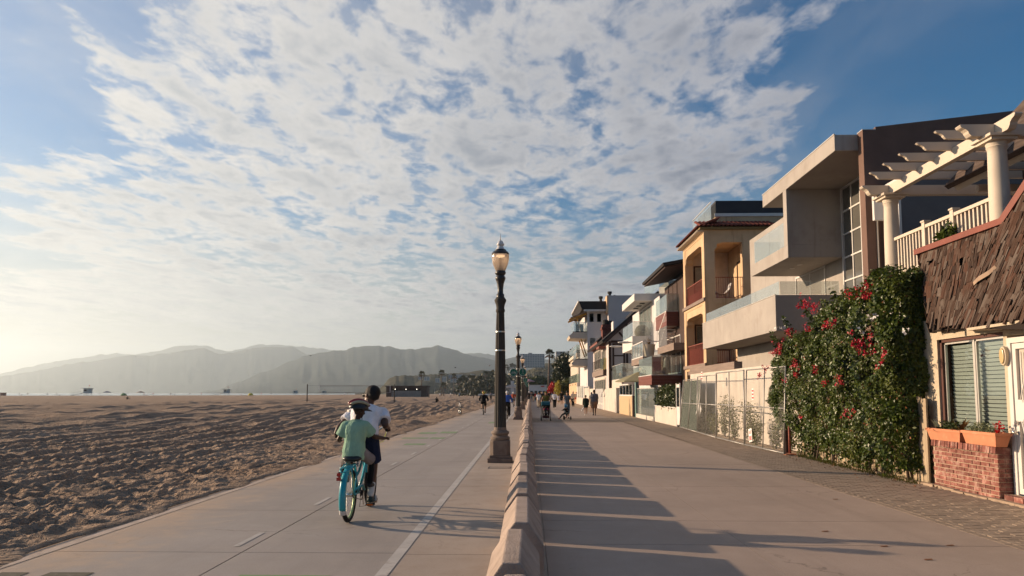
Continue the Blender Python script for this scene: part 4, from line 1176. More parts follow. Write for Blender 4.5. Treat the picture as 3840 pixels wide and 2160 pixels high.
P_, N_ = blob_points([(7.75, y, 1.9, .35, .7, 1.3) for y in np.arange(13.6, 18.8, .7)], 5000, 23, .2)
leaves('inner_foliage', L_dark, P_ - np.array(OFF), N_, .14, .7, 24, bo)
for k in range(26):
    y = random.uniform(13.3, 18.8); x = 6.95 + random.uniform(-.1, .25); l = random.uniform(.7, 1.4)
    MB().tube([(x - 6.9, y - 16, 0), (x - 6.9 + random.uniform(-.1, .1), y - 16 + random.uniform(-.15, .15), l * .5), (x - 6.9 + random.uniform(-.1, .1), y - 16 + random.uniform(-.25, .25), l)], [.03, .022, .015], 6).build('stem', mat('vine_bark', (.10, .07, .05), .95, var=.3), bo, True)
for k in range(9):                                          # hanging leafy tails near the ground
    y = random.uniform(13.4, 18.6); P_, N_ = blob_points([(6.85, y, .35, .2, .25, .35)], 170, 60 + k, .3)
    leaves('low_shoots', L_weed if k % 2 else L_bush, P_ - np.array(OFF), N_, .075, .6, 70 + k, bo)
# whips reaching above the outline
for (pxx, pyy, xx) in ((2890, 1240, 6.5), (2935, 1190, 6.6), (3120, 1085, 6.9), (3165, 1090, 7.0), (3010, 1135, 6.8), (3330, 1040, 7.4), (3400, 1030, 7.6)):
    c = PX(pxx, pyy, xx); a = np.linspace(0, 1, 60)[:, None]
    base_ = np.array([xx + .25, c.y - .1, c.z - .6]); tip = np.array(c)
    P_ = base_ + (tip - base_) * a + rng.normal(0, .05, (60, 3)) * (1.2 - a)
    leaves('shoot', L_bush, P_ - np.array(OFF), np.zeros((60, 3)), .10, .6, int(pxx), bo)
fl = [(2870, 1375, 1.0, 50), (2905, 1318, 1.4, 130), (2925, 1300, 1.0, 90), (3022, 1138, 1.6, 200), (3050, 1150, 1.0, 90), (3210, 1105, 1.4, 150), (3250, 1085, 1.5, 180), (3110, 1215, 1.2, 110), (2965, 1250, .9, 70), (3035, 1240, .8, 50), (3240, 1285, 1.6, 220), (3165, 1545, .9, 60), (3150, 1425, .9, 70), (2985, 1365, 1.0, 80), (3020, 1335, .6, 30), (3060, 1380, .8, 50), (3300, 1360, .7, 40), (3320, 1170, .6, 30), (2985, 1410, .7, 40), (3000, 1550, .6, 25), (2850, 1405, .8, 50), (3320, 1330, .6, 30), (3105, 1425, .5, 30), (2945, 1430, .5, 25)]
for k, (pxx, pyy, s, n_) in enumerate(fl):
    X_ = 6.42 if pxx > 2900 else 6.5
    if pyy < 1180: X_ = 6.72
    if pyy > 1400: X_ = 6.48
    c = np.array(PX(pxx, pyy, X_)); n_ = int(n_ * 1.3); sub = rng.normal(0, .075 * s, (max(2, n_ // 14), 3)); P_ = c + sub[rng.integers(0, len(sub), n_)] * np.array([.7, 1.3, .9]) + rng.normal(0, .024, (n_, 3))
    leaves('flower_cluster', L_mag, P_ - np.array(OFF), np.tile([[-1, 0, .3]], (n_, 1)), .036, .85, 100 + k, bo)
for k, (pxx, pyy) in enumerate(((3262, 1195), (3278, 1183), (3398, 1238), (3232, 1243), (2930, 1228), (2942, 1224), (2916, 1230))):
    c = np.array(PX(pxx, pyy, 6.4)); P_ = c + rng.normal(0, .03, (8, 3))
    leaves('pale_blossom', M_white, P_ - np.array(OFF), np.tile([[-1, 0, .3]], (8, 1)), .06, .9, 150 + k, bo)
# board fence under the bougainvillea
bf = empty('board_fence', (0, 0, 0), 'weathered board fence under the bougainvillea', 'fence')
M_fb = mat('weathered_board', (.36, .28, .19), .9, var=.25, vscale=4, rnd=.15, stretch=(3, 3, .4))
y = 13.02
while y < 18.9:
    w_ = random.uniform(.13, .19)
    MB().box(7.02 + random.uniform(-.015, .015), 7.06, y, y + w_ - .012, 0, 1.5 + random.uniform(-.05, .05)).build('board', M_fb, bf); y += w_
for z in (.4, 1.2): bx('rail', M_fb, bf, 7.061, 7.10, 13.2, 18.9, z, z + .08)
sp_ = empty('red_standpipe', tuple(PG(2962, 1705)), 'rusty red standpipe and tree stump at the fence end', 'standpipe')
MB().tube([(0, 0, 0), (0, 0, .85)], .028, 8).build('pipe', M_rust, sp_, True)
MB().lathe([(.16, 0), (.15, .03), (.05, .04)], 14).build('base_plate', M_terra, sp_, True, 40)
stp = MB().lathe([(.13, 0), (.10, .15), (.09, .3), (.12, .4), (.11, .52), (.13, .62)], 9, (0, .22, 0)).build('stump', M_dkwood, sp_, True, 60)
# ragged grass, litter at the foot of the fence
P_ = np.stack([6.82 + rng.normal(0, .08, 900), rng.uniform(13, 18.6, 900), np.zeros(900)], 1)
gs = MB()
for p in P_:
    l = random.uniform(.03, .14); d = Vector((random.uniform(-.5, .5), random.uniform(-.5, .5), 1)).normalized() * l
    gs.add([(p[0] - .006, p[1], 0), (p[0] + .006, p[1], 0), (p[0] + d.x, p[1] + d.y, d.z)], [(0, 1, 2)])
tag(gs.build('foot_grass', L_weed), 'thin grass along the foot of the board fence', 'grass', kind='stuff')
P_ = np.stack([6.7 + rng.normal(0, .25, 260), rng.uniform(12.2, 18.6, 260), np.full(260, .012)], 1)
tag(leaves('leaf_litter', L_dry, P_, np.tile([[0, 0, 1.0]], (260, 1)), .05, .6, 99, jitter=.25), 'dry leaf litter along the pavers', 'leaf litter', kind='stuff')
# ================================================================== yellow house
H3 = empty('yellow_house', (0, 0, 0), 'yellow stucco house with arcaded loggias, rust red railings and tiled eaves', 'house')
yx0, ya_, yb_2 = 8.2, 33.6, 38.2
fl3 = [0, 2.94, 6.0, 9.25]
for (a, b, c, d) in ((8.2, 8.69, 33.6, 34.1), (8.2, 8.62, 37.75, 38.2), (10.0, 10.5, 33.6, 34.0)):
    for k in (0, 1, 2): bx('pillar', M_yel, H3, a, b, c, d, fl3[k] + (.0 if k == 0 else .001), fl3[k + 1] - .25 - .001)
for k in (1, 2): bx('floor_slab', M_yel, H3, 8.2, 13, 33.6, 38.2, fl3[k] - .25, fl3[k])
bx('roof_slab', M_yel, H3, 8.2, 13, 33.6, 38.2, 9.0, 9.25)
for k, z1 in ((1, 5.75), (2, 9.0)):                        # lintels with stepped corbels
    f = MB(); f.prism([(34.101, z1 - .001), (34.101, z1 - .75), (34.2, z1 - .62), (34.2, z1 - .45), (34.6, z1 - .35), (37.2, z1 - .35), (37.6, z1 - .45), (37.6, z1 - .62), (37.749, z1 - .75), (37.749, z1 - .001)], lambda p, t: (t, p[0], p[1]), 8.22, 8.6); f.build('lintel', M_yel, H3)
    f = MB(); f.prism([(8.691, z1 - .001), (8.691, z1 - .70), (8.8, z1 - .58), (8.8, z1 - .42), (9.1, z1 - .34), (9.999, z1 - .34), (9.999, z1 - .001)], lambda p, t: (p[0], t, p[1]), 33.62, 34.0); f.build('lintel', M_yel, H3)
    bx('ledge', M_greywood, H3, 8.12, 8.199, 33.55, 38.25, fl3[k] - .12, fl3[k] + .04)
bx('rear_wall', M_yel, H3, 10.51, 13, 34.2, 38.1, 0, 8.99)
bx('side_wall', M_yel, H3, 10.501, 13, 33.6, 34.19, 0, 8.99)
bx('party_wall', mat('pale_pink_wall', (.56, .47, .40), .9), H3, 8.65, 10.5, 37.9, 38.19, 0, 8.99)
window(H3, 'y', 37.88, 8.75, 9.55, 6.05, 8.2, 1, 1, .07, M_dkwood, M_win, M_curtain, .02); window(H3, 'y', 37.88, 8.75, 9.55, 2.99, 5.1, 1, 1, .07, M_dkwood, M_win, M_curtain, .02)
window(H3, 'x', 10.50, 35.2, 36.2, 6.05, 8.1, 1, 1, .07, M_dkwood, M_win, M_curtain, .02); window(H3, 'x', 10.50, 35.2, 36.2, 3.0, 5.1, 1, 1, .07, M_dkwood, M_win, M_dark, .02)
window(H3, 'y', 33.58, 10.75, 11.05, 6.5, 8.3, 2, 3, .05, mat('ochre_shutter', (.42, .29, .12), .7), M_win, M_dark, .01)
def railing(par, axis, at_, a0, a1, z0, h, n, m):
    b = MB()
    for k in range(n + 1):
        c = a0 + (a1 - a0) * k / n
        if axis == 'x': b.box(at_ - .008, at_ + .008, c - .008, c + .008, z0 + .06, z0 + h)
        else: b.box(c - .008, c + .008, at_ - .008, at_ + .008, z0 + .06, z0 + h)
    rr = empty('railing', (0, 0, 0)); rr.parent = par
    tag(b.build('balusters', m, rr), kind='stuff')
    for zz, t_ in ((z0 + .05, .02), (z0 + h, .03)):
        if axis == 'x': bx('rail', m, rr, at_ - t_, at_ + t_, a0, a1, zz, zz + .03)
        else: bx('rail', m, rr, a0, a1, at_ - t_, at_ + t_, zz, zz + .03)
    return rr
railing(H3, 'x', 8.3, 34.1, 37.75, 6.0, 1.02, 34, M_rust); railing(H3, 'x', 8.3, 34.1, 37.75, 2.94, 1.02, 34, M_rust)
railing(H3, 'y', 33.75, 8.69, 10.0, 6.0, 1.0, 13, M_rust); railing(H3, 'y', 33.75, 8.69, 10.0, 2.94, 1.0, 13, M_rust)
bx('balcony_lining', mat('rust_lattice', (.20, .055, .038), .8), H3, 8.36, 8.37, 34.1, 37.75, 6.02, 6.6); bx('balcony_lining', MATS['rust_lattice'], H3, 8.36, 8.37, 34.1, 37.75, 2.96, 3.8)
# tiled eaves, tile by tile
bx('eave_board', mat('olive_eave', (.20, .15, .07), .8), H3, 7.98, 13, 33.38, 38.3, 9.251, 9.34)
tl = MB()
n_ = 8; arc = [(.085 * math.cos(PI * k / n_), .085 * math.sin(PI * k / n_)) for k in range(n_ + 1)] + [(.065 * math.cos(PI - PI * k / n_), .065 * math.sin(PI - PI * k / n_)) for k in range(n_ + 1)]
tl.prism(arc, lambda p, t: (p[0], t, p[1]), 0, .6)
tlm = tl.mesh('roof_tile', M_tile)
tr_ = empty('tile_roof', (0, 0, 0)); tr_.parent = H3
MB().add([(7.92, 33.3, 9.345), (7.92, 38.35, 9.345), (8.9, 38.35, 9.72), (8.9, 34.2, 9.72), (13, 33.3, 9.345), (13, 34.2, 9.72)], [(0, 1, 2, 3), (0, 3, 5, 4)]).build('roof_bed', mat('tile_bed', (.07, .025, .018), .95), tr_)
y = 33.45
while y < 38.3:
    for j in range(2):
        o = link(tlm, 'roof_tile', tr_, (7.86 + j * .5, y + random.uniform(-.01, .01), 9.34 + j * .2), (R(20), 0, R(-90)))
        o.rotation_euler = (R(21), 0, R(-90))
    y += .19
x = 8.0
while x < 11.6:
    for j in range(2):
        o = link(tlm, 'roof_tile', tr_, (x, 33.24 + j * .5, 9.34 + j * .2), (R(21), 0, 0))
    x += .19
for k in range(20):                                       # rafter tails under the front eave
    bx('rafter_tail', M_cream, tr_, 7.9, 8.19, 33.6 + k * .24, 33.68 + k * .24, 9.16, 9.249)
bx('roof_parapet', M_yel, H3, 8.95, 13, 34.3, 38.1, 9.3, 10.05)
bx('roof_fascia', M_white, H3, 8.9, 13, 34.25, 34.299, 10.05, 10.2)
bx('roof_room', mat('charcoal_cladding', (.035, .035, .04), .7), H3, 9.0, 13, 34.4, 38.0, 10.06, 10.85)
glass_rail_x(H3, 8.75, 34.3, 38.2, 9.75, 10.75, 3, M_glass, M_alu)
pw = MB().box(8.25, 8.3, 33.5, 38.2, 2.5, 2.7).build('planter_shelf', M_greywood, H3)
lc = empty('lounge_chair', (9.25, 34.7, 6.0), 'white curved lounge chair on the yellow house balcony', 'chair')
MB().tube([(-.3, 0, .42), (-.1, 0, .32), (.15, 0, .34), (.35, 0, .55), (.45, 0, .85)], .035, 8, flat=((0, 0, 1), 8)).build('seat_shell', M_white, lc, True)
bx('leg', M_white, lc, -.2, -.16, -.2, .2, 0, .33); bx('leg', M_white, lc, .2, .24, -.2, .2, 0, .36)
dt = empty('patio_furniture', (9.2, 34.6, 2.94), 'black metal table and chairs on the lower loggia', 'table')
bx('table_top', M_black, dt, -.4, .4, -.4, .4, .68, .72)
for a in (-.35, .35): bx('leg', M_black, dt, a - .02, a + .02, -.02, .02, 0, .68)

# ================================================================== dark timber house with mahogany balconies
H4 = empty('timber_house', (0, 0, 0), 'dark timber house with mahogany clad glass balconies beside the yellow house', 'house')
bx('wall', M_dkwood, H4, 8.7, 13, 39.3, 46.2, 0, 8.3)
slab_xz(7.35, 8.55, 13, 9.6, .16, 39.2, 46.6).build('roof', M_roofdk, H4)
slab_xz(7.45, 8.45, 9, 8.75, .06, 39.3, 46.5).build('roof_soffit', M_dkwood, H4)
def wood_balcony(par, x0, y0, y1, z0, z1, zg, x1=8.69, gm=None):
    n = 3; h = (z1 - z0) / n
    for k in range(n): bx('cladding_board', M_maho, par, x0 - (.0 if k % 2 else .012), x1, y0, y1, z0 + k * h + .006, z0 + (k + 1) * h)
    bx('deck_edge', M_white, par, x0 - .03, x1, y0 - .02, y1 + .02, z1 + .001, z1 + .04)
    glass_rail_x(par, x0 + .02, y0, y1, z1 + .041, zg, 2, gm or M_glassg, None); glass_rail_y(par, y0 + .01, x0 + .03, x1, z1 + .041, zg, 1, gm or M_glass, M_alu)
wood_balcony(H4, 8.0, 42.0, 45.6, 5.5, 6.33, 7.35)
wood_balcony(H4, 6.98, 41.4, 46.3, 2.06, 2.6, 3.7)
window(H4, 'x', 8.69, 42.3, 44.8, 6.5, 8.2, 2, 1, .06, M_dkwood, back=M_dark); window(H4, 'x', 8.69, 41.6, 45.6, 2.8, 4.9, 3, 1, .07, M_white, back=M_curtain)
bx('stair_wall', M_greywood, H4, 7.9, 8.69, 39.6, 44.6, 3.95, 4.35)
# outside stair with white balusters
sb = empty('outside_stair', (0, 0, 0)); sb.parent = H4
for k in range(9): bx('step', M_white, sb, 8.0, 8.65, 44.4 - k * .28, 44.66 - k * .28, 4.36 + k * .16, 4.40 + k * .16)
MB().bar((8.0, 44.8, 5.25), (8.0, 42.0, 6.4), .05, .07).build('handrail', M_white, sb)
for k in range(16): bx('baluster', M_white, sb, 7.99, 8.02, 42.1 + k * .17, 42.13 + k * .17, 4.36, 6.34 - k * .07)
for k in range(14):                                        # curved white stair rail behind
    an = PI * (.15 + .7 * k / 13); bx('baluster', M_white, sb, 8.35 - .5 * math.cos(an) - .012, 8.35 - .5 * math.cos(an) + .012, 47.0 - .7 * math.sin(an), 47.03 - .7 * math.sin(an), 4.3 + k * .12, 5.9 + k * .12)
for (pp, nm_, xx, yy, zz) in (('cushion_seat', 'dark patterned garden sofa behind the lower balcony glass', 7.5, 41.9, 2.64), ('folded_parasol', 'cream folded parasol cover behind the lower balcony glass', 7.95, 42.2, 2.64)):
    o = empty(pp, (xx, yy, zz), nm_, 'sofa' if 'sofa' in nm_ else 'parasol')
    if 'sofa' in nm_:
        bx('seat', mat('patterned_cushion', (.10, .04, .035), .9, var=.5, vscale=12), o, -.3, .4, 0, .6, 0, .42); bx('backrest', MATS['patterned_cushion'], o, -.3, .4, .6, .75, 0, .8)
    else: MB().lathe([(.10, 0), (.16, .3), (.13, .8), (.05, 1.0)], 10).build('cover', M_cream, o, True)
# frontage walls and screens of this plot
fw = empty('planter_wall', (0, 0, 0), 'low white planter wall below the mahogany balcony', 'wall')
bx('wall', M_wwall, fw, 7.0, 7.3, 34.8, 40.9, 0, .87); bx('coping', M_white, fw, 6.97, 7.33, 34.78, 40.92, .871, .91)
hd = empty('clipped_hedge', (7.15, 37.8, .9), 'dark clipped hedge on the white planter wall', 'hedge')
P_, N_ = blob_points([(0, y, .5, .3, .5, .62) for y in np.arange(-2.6, 2.3, .5)], 4200, 31, .5); leaves('foliage', L_hedge, P_, N_, .13, .6, 32, hd)
MB().box(-.1, .1, -2.6, 2.4, 0, .9).build('branches', M_dark, hd)
gt = empty('garden_gate', (7.0, 34.2, 0), 'narrow white garden gate between hedge and chain-link fence', 'gate')
bx('gate_frame', M_white, gt, -.03, .03, -.42, -.34, 0, 2.05); bx('gate_frame', M_white, gt, -.03, .03, .34, .42, 0, 2.05); bx('gate_panel', M_white, gt, -.02, .02, -.34, .34, .1, .95)
bx('gate_panel', M_white, gt, -.02, .02, -.34, .34, 1.85, 2.0); bx('pane', M_win, gt, -.006, .006, -.34, .34, .95, 1.85)
gs_ = empty('glass_screen', (0, 0, 0), 'frameless glass windscreen on a white kerb', 'screen')
bx('kerb', M_wwall, gs_, 6.97, 7.2, 40.95, 47.6, 0, .25)
glass_rail_x(gs_, 7.05, 41.0, 47.6, .255, 1.85, 3, M_glassg, M_alu)
bx('post', mat('teal_post', (.10, .17, .155), .6), gs_, 6.98, 7.12, 47.65, 48.2, 0, 2.3)
tf = empty('tan_wall', (0, 0, 0), 'tan boarded wall with a row of white windows above', 'wall')
for k in range(8): bx('board', M_tanwood, tf, 6.98, 7.12, 49.4 + k * .9, 49.4 + k * .9 + .885, 0, 1.36)
bx('dark_edge', M_dkwood, tf, 6.96, 7.13, 48.9, 49.39, 0, 1.4)
window(tf, 'x', 7.02, 49.5, 56.4, 1.46, 2.15, 4, 1, .09, M_white, M_win, M_dark, .06)
um = empty('sun_umbrella', (7.6, 50.5, 0), 'olive canvas umbrella over the terrace behind the tan wall', 'umbrella')
MB().lathe([(1.65, 2.35), (1.6, 2.42), (.9, 2.72), (.05, 3.05)], 8).build('canopy', mat('olive_canvas', (.27, .245, .15), .9), um); MB().tube([(0, 0, 0), (0, 0, 2.9)], .03, 8).build('pole', M_greywood, um)
P_ = MB()
# ================================================================== white house with stacked slabs
H5 = empty('white_house', (0, 0, 0), 'white modern house with projecting roof slab and stacked glass terraces', 'house')
bx('wall', M_wgrey, H5, 8.6, 14, 47.5, 60, 0, 8.0)
bx('roof_slab', M_white, H5, 7.3, 12.5, 50.0, 56.6, 7.99, 8.5, bevel=.01)
for k in range(3): bx('recessed_light', M_dark, H5, 7.9, 8.25, 51.2 + k * 1.5, 51.8 + k * 1.5, 7.97, 7.988)
glass_rail_x(H5, 8.5, 47.0, 53.0, 8.51, 9.7, 3, M_glass, M_alu); glass_rail_y(H5, 47.0, 8.5, 11, 8.51, 9.7, 2, M_glass, M_alu)
bx('roof_wall', M_wwall, H5, 9.4, 12, 48.5, 52, 8.51, 9.2)
bx('parapet', M_white, H5, 7.2, 8.59, 50.5, 55.9, 4.65, 5.57); glass_rail_x(H5, 7.25, 50.5, 55.9, 5.575, 6.56, 2, M_glass); glass_rail_y(H5, 50.52, 7.26, 8.59, 5.575, 6.56, 1, M_glass, M_alu)
window(H5, 'x', 8.58, 50.6, 56, 5.7, 7.8, 3, 1, .08, M_white, M_win, M_curtain); window(H5, 'y', 47.48, 8.9, 10.5, 5.7, 7.7, 2, 1, .07, M_white, M_win, M_curtain)
bx('terrace', M_greywood, H5, 7.1, 8.58, 45.3, 50.4, 3.45, 3.85)
fr5 = MB()
for k in range(5): fr5.box(7.12, 7.16, 45.4 + k * 1.22, 45.46 + k * 1.22, 3.86, 4.8)
fr5.box(7.11, 7.17, 45.36, 50.4, 4.8, 4.86); fr5.box(7.11, 7.17, 45.36, 50.4, 3.86, 3.92); fr5.box(7.17, 8.5, 45.37, 45.43, 4.8, 4.86); fr5.build('rail_frame', M_white, H5)
for k in range(4): bx('glass_pane', M_glass, H5, 7.135, 7.147, 45.47 + k * 1.22, 46.60 + k * 1.22, 3.93, 4.79)
for k, (dx_, zz) in enumerate(((0, 4.9), (.0, 4.1))):
    pass
for (pxx, pyy, yy, w_, lab) in ((2356, 1284, 50.2, .3, 'upper'), (2322, 1299, 56.2, .3, 'lower')):
    c = PY(pxx, pyy, yy)
    o = empty('projector_lamp', tuple(c), f'{lab} flat white lamp head reaching out from the white house', 'lamp'); MB().ball((-.25, 0, 0), (.5, .12, .08), 12, 6).build('lamp_head', M_white, o, True); MB().tube([(.2, 0, 0), (.9, .2, -.05)], .03, 6).build('arm', M_white, o)
pt = empty('terrace_planter', (7.55, 45.6, 3.86), 'big pale planter with spiky plant on the white house terrace', 'planter')
MB().lathe([(.28, 0), (.38, .75), (.40, .78), (.34, .78)], 16).build('pot', M_cream, pt, True, 40); spiky(pt, (0, 0, .75), 16, .75, L_aloe, .05, 77, 1.1)
fu = empty('covered_furniture', (8.0, 51.2, 5.58), 'beige covered furniture behind the terrace glass of the white house', 'furniture')
MB().ball((0, 0, .3), (.55, .7, .55), 14, 8).build('cover', mat('beige_cover', (.40, .33, .25), .95), fu, True)
# garden wall pieces between 56 m and 95 m
gl5 = empty('rounded_garden_wall', (0, 0, 0), 'white garden wall with rounded top before the half-timbered house', 'wall')
MB().prism([(58.5, 0), (69, 0), (69, 1.55), (67.5, 1.9), (65.5, 2.0), (58.5, 2.0)], lambda p, t: (t, p[0], p[1]), 6.98, 7.2).build('wall', M_wwall, gl5)
bx('upper_wall', M_wwall, gl5, 7.3, 7.5, 57.5, 64.2, 2.0, 2.72); glass_rail_x(gl5, 7.35, 57.3, 64.2, 2.725, 3.9, 3, M_glassg, M_alu); glass_rail_y(gl5, 57.32, 7.36, 9.2, 2.725, 3.9, 2, M_glass, M_alu)
bx('return_wall', M_pgrey, gl5, 7.51, 9.6, 57.35, 57.55, 0, 2.72)
sw = empty('swing_frame', (7.35, 68.5, 0), 'white timber swing frame behind the garden wall', 'frame')
for yy in (-1.3, 1.3):
    MB().bar((-.45, yy, 1.2), (0, yy, 3.0), .10, .10).bar((.45, yy, 1.2), (0, yy, 3.0), .10, .10).build('leg_pair', M_white, sw)
bx('top_beam', M_white, sw, -.05, .05, -1.5, 1.5, 3.0, 3.12); bx('brown_panel', M_maho, sw, .1, .16, -.9, .3, 1.6, 2.85)
pf = empty('picket_fence', (0, 0, 0), 'white picket fence between the garden walls', 'fence')
for k in range(22): bx('picket', M_white, pf, 7.0, 7.03, 69.2 + k * .36, 69.42 + k * .36, .0, 2.0)
wa = empty('white_gate_wall', (0, 0, 0), 'cream garden wall with stepped gate piers', 'wall')
bx('wall', M_wwall, wa, 6.95, 7.2, 77.2, 84, 0, 2.05); bx('pier', M_wwall, wa, 6.9, 7.25, 84.01, 85, 0, 2.35); bx('wall', M_wwall, wa, 6.95, 7.2, 85.01, 92, 0, 2.2); bx('pier', M_wwall, wa, 6.9, 7.25, 76.5, 77.19, 0, 1.4)

# ================================================================== half-timbered house
H6 = empty('half_timbered_house', (0, 0, 0), 'half-timbered house with brick chimney, black roof and dark balcony', 'house')
bx('wall', M_pgrey, H6, 7.05, 13.5, 64.4, 80, 0, 6.35)
gx0, gx1 = 6.9, 11.6                                       # gable facing the camera
rz_ = lambda xx: 6.3 + (xx - 6.9) * .88
MB().prism([(7.05, 6.351), (11.6, 6.351), (11.6, 10.2), (11.2, 10.1)], lambda p, t: (p[0], t, p[1]), 64.4, 80).build('gable_wall', M_pgrey, H6)
slab_xz(6.55, 6.05, 11.6, 10.5, .22, 63.9, 80.4).build('roof', M_roofdk, H6)
slab_xz(6.75, 5.98, 11.6, 10.25, .25, 63.82, 63.89).build('barge_board', M_dkwood, H6)
tb = [((7.05, 0), (7.28, 6.2)), ((8.6, 3.4), (8.78, 8.1)), ((10.2, 3.4), (10.4, 9.2))]
for (a, b) in tb: bx('timber', M_dkwood, H6, a[0], b[0], 64.33, 64.399, a[1], b[1])
for z in (6.05, 3.55): bx('timber', M_dkwood, H6, 7.29, 11.6, 64.335, 64.398, z, z + .22)
for (a, b) in (((8.0, 7.0), (8.62, 6.28)), ((9.4, 7.3), (8.78, 6.28))): MB().bar((a[0], 64.36, a[1]), (b[0], 64.36, b[1]), .05, .18, up=(0, 0, 1)).build('brace', M_dkwood, H6)
MB().tube([(8.75, 64.36, 5.3), (9.2, 64.36, 5.0), (9.5, 64.36, 4.5), (9.6, 64.36, 3.6)], .09, 4).build('curved_brace', M_dkwood, H6)
window(H6, 'y', 64.39, 7.55, 8.35, 3.95, 5.85, 1, 2, .16, M_dkwood, M_win, mat('bronze_curtain', (.22, .15, .10), .8), .02)
# chimney
chm = empty('chimney', (0, 0, 0)); chm.parent = H6
bx('stack', mat('dark_red_brickwork', (.15, .05, .038), .9, var=.4, vscale=9), chm, 7.1, 8.25, 70, 71.4, 6.0, 8.25); bx('band', MATS['dark_red_brickwork'], chm, 7.02, 8.33, 69.9, 71.5, 7.75, 7.98)
MB().lathe([(.26, 0), (.3, .45), (.24, .5)], 10, (7.45, 70.7, 8.25)).build('pot', M_black, chm); MB().lathe([(.26, 0), (.28, .35), (.24, .4)], 10, (7.95, 70.7, 8.25)).build('pot', M_black, chm)
# dormer
MB().prism([(7.6, 6.9), (7.6, 8.1), (8.9, 8.4), (8.9, 7.6)], lambda p, t: (p[0], t, p[1]), 65.3, 66.9).build('dormer', M_wgrey, H6)
# glazed bay with balcony toward the path
bx('balcony_fascia', M_greywood, H6, 6.75, 7.04, 66.5, 78, 3.25, 3.75); bx('balcony_end', M_dkwood, H6, 6.76, 8.5, 66.3, 66.49, 3.2, 3.75)
bx('bay_roof_edge', mat('red_brown_fascia', (.20, .075, .06), .8), H6, 6.6, 7.04, 70.5, 79, 6.1, 6.6)
MB().prism([(6.55, 6.62), (7.9, 6.62), (7.6, 7.6)], lambda p, t: (p[0], t, p[1]), 70.4, 80).build('bay_roof', M_roofdk, H6)
bx('sun_blind', M_redtrim, H6, 6.4, 7.03, 66.5, 69.2, 5.7, 5.9)
window(H6, 'x', 7.03, 66.8, 70, 3.9, 5.6, 3, 1, .1, M_cream, M_win, M_cream, .01); window(H6, 'x', 7.03, 71, 78, 4.0, 5.9, 4, 1, .16, M_cream, M_win, M_curtain, .01); window(H6, 'x', 7.03, 67, 78, .6, 2.9, 6, 1, .14, M_cream, M_win, M_dark, .01)
railing(H6, 'x', 6.8, 69.5, 78, 3.75, 1.05, 24, M_dkwood)
bx('balcony_glass', glass_mat('yellow_glass', (.80, .78, .50), .1), H6, 6.79, 6.80, 66.52, 69.4, 3.78, 4.8); bx('balcony_glass', MATS['yellow_glass'], H6, 6.82, 7.9, 66.4, 66.41, 3.78, 4.8)
ac = empty('balcony_chair', (7.0, 66.8, 3.76), 'pale yellow chair behind the half-timbered house balcony glass', 'chair'); bx('seat', mat('pale_yellow_paint', (.55, .50, .26), .6), ac, -.2, .4, 0, .5, .35, .42); bx('backrest', MATS['pale_yellow_paint'], ac, .33, .4, 0, .5, .43, .95); bx('leg', MATS['pale_yellow_paint'], ac, -.2, -.14, 0, .5, 0, .34)

# ================================================================== tall pale house behind it
H7 = empty('pale_house', (0, 0, 0), 'tall pale grey house with black roof, yellow awning frames and roof vents', 'house')
bx('wall', M_wgrey, H7, 7.4, 14, 92, 106, 0, 12.1)
bx('rear_block', M_pgrey, H7, 9.9, 22, 90, 106, 0, 13.8); bx('party_trim', M_peach, H7, 9.72, 9.89, 90, 92, 11.6, 13.8)
MB().prism([(6.25, 13.2), (9.7, 13.2), (9.7, 12.15), (6.65, 12.15)], lambda p, t: (p[0], t, p[1]), 91, 106.5).build('roof', M_roofdk, H7)
bx('gutter', M_white, H7, 6.9, 9.7, 90.9, 90.99, 11.9, 12.14); bx('roof_edge', M_white, H7, 6.18, 6.28, 91, 106, 13.1, 13.3)
for x in (7.65, 8.62): window(H7, 'y', 91.98, x, x + .58, 10.62, 11.75, 1, 1, .08, M_white, mat('teal_blind', (.10, .22, .22), .6), None, .01)
window(H7, 'y', 91.98, 7.7, 8.4, 7.6, 8.6, 1, 1, .08, M_white, M_win, M_curtain, .01)
for k, (x, y, z, h, r) in enumerate(((9.2, 92.5, 13.2, .8, .17), (10.3, 92, 13.8, .75, .18), (10.9, 92, 13.8, .3, .1), (13.6, 92, 13.8, .4, .2), (15.2, 92, 13.8, .6, .18), (16.6, 92, 13.8, .4, .2))):
    MB().lathe([(r, 0), (r, h * .6), (r * 1.6, h * .65), (r * 1.6, h), (r * .5, h * 1.03)], 10, (x, y, z)).build('vent_pipe', M_black, H7)
for (z0, x0) in ((9.35, 5.1), (5.85, 5.4)):
    MB().prism([(x0 + .1, z0 - .75), (7.39, z0 - .85), (7.39, z0), (x0 + .6, z0), (x0 - .05, z0 - .45)], lambda p, t: (p[0], t, p[1]), 92.2, 98).build('balcony', M_cream, H7)
    bx('deck', M_black, H7, x0 + .5, 7.39, 92.2, 98, z0 + .001, z0 + .10)
    glass_rail_y(H7, 92.25, x0 + .6, 7.38, z0 + .11, z0 + 1.25, 2, M_glass, M_alu); glass_rail_x(H7, x0 + .55, 92.25, 98, z0 + .11, z0 + 1.25, 3, M_glass, M_alu)
M_yfr = mat('yellow_timber', (.55, .27, .035), .6)
aw = empty('awning_frame', (0, 0, 0)); aw.parent = H7
for y in (92.4, 95.5):
    MB().bar((5.1, y, 10.95), (7.35, y, 11.75), .14, .2).bar((6.6, y, 9.45), (6.1, y, 11.3), .14, .14).build('awning_beam', M_yfr, aw)
    MB().bar((7.3, y, 6.3), (6.6, y, 8.5), .16, .16).build('strut', M_yfr, aw)
slab_xz(5.3, 11.2, 7.35, 12.0, .08, 92.2, 96.5).build('awning_cover', M_greywood, aw)
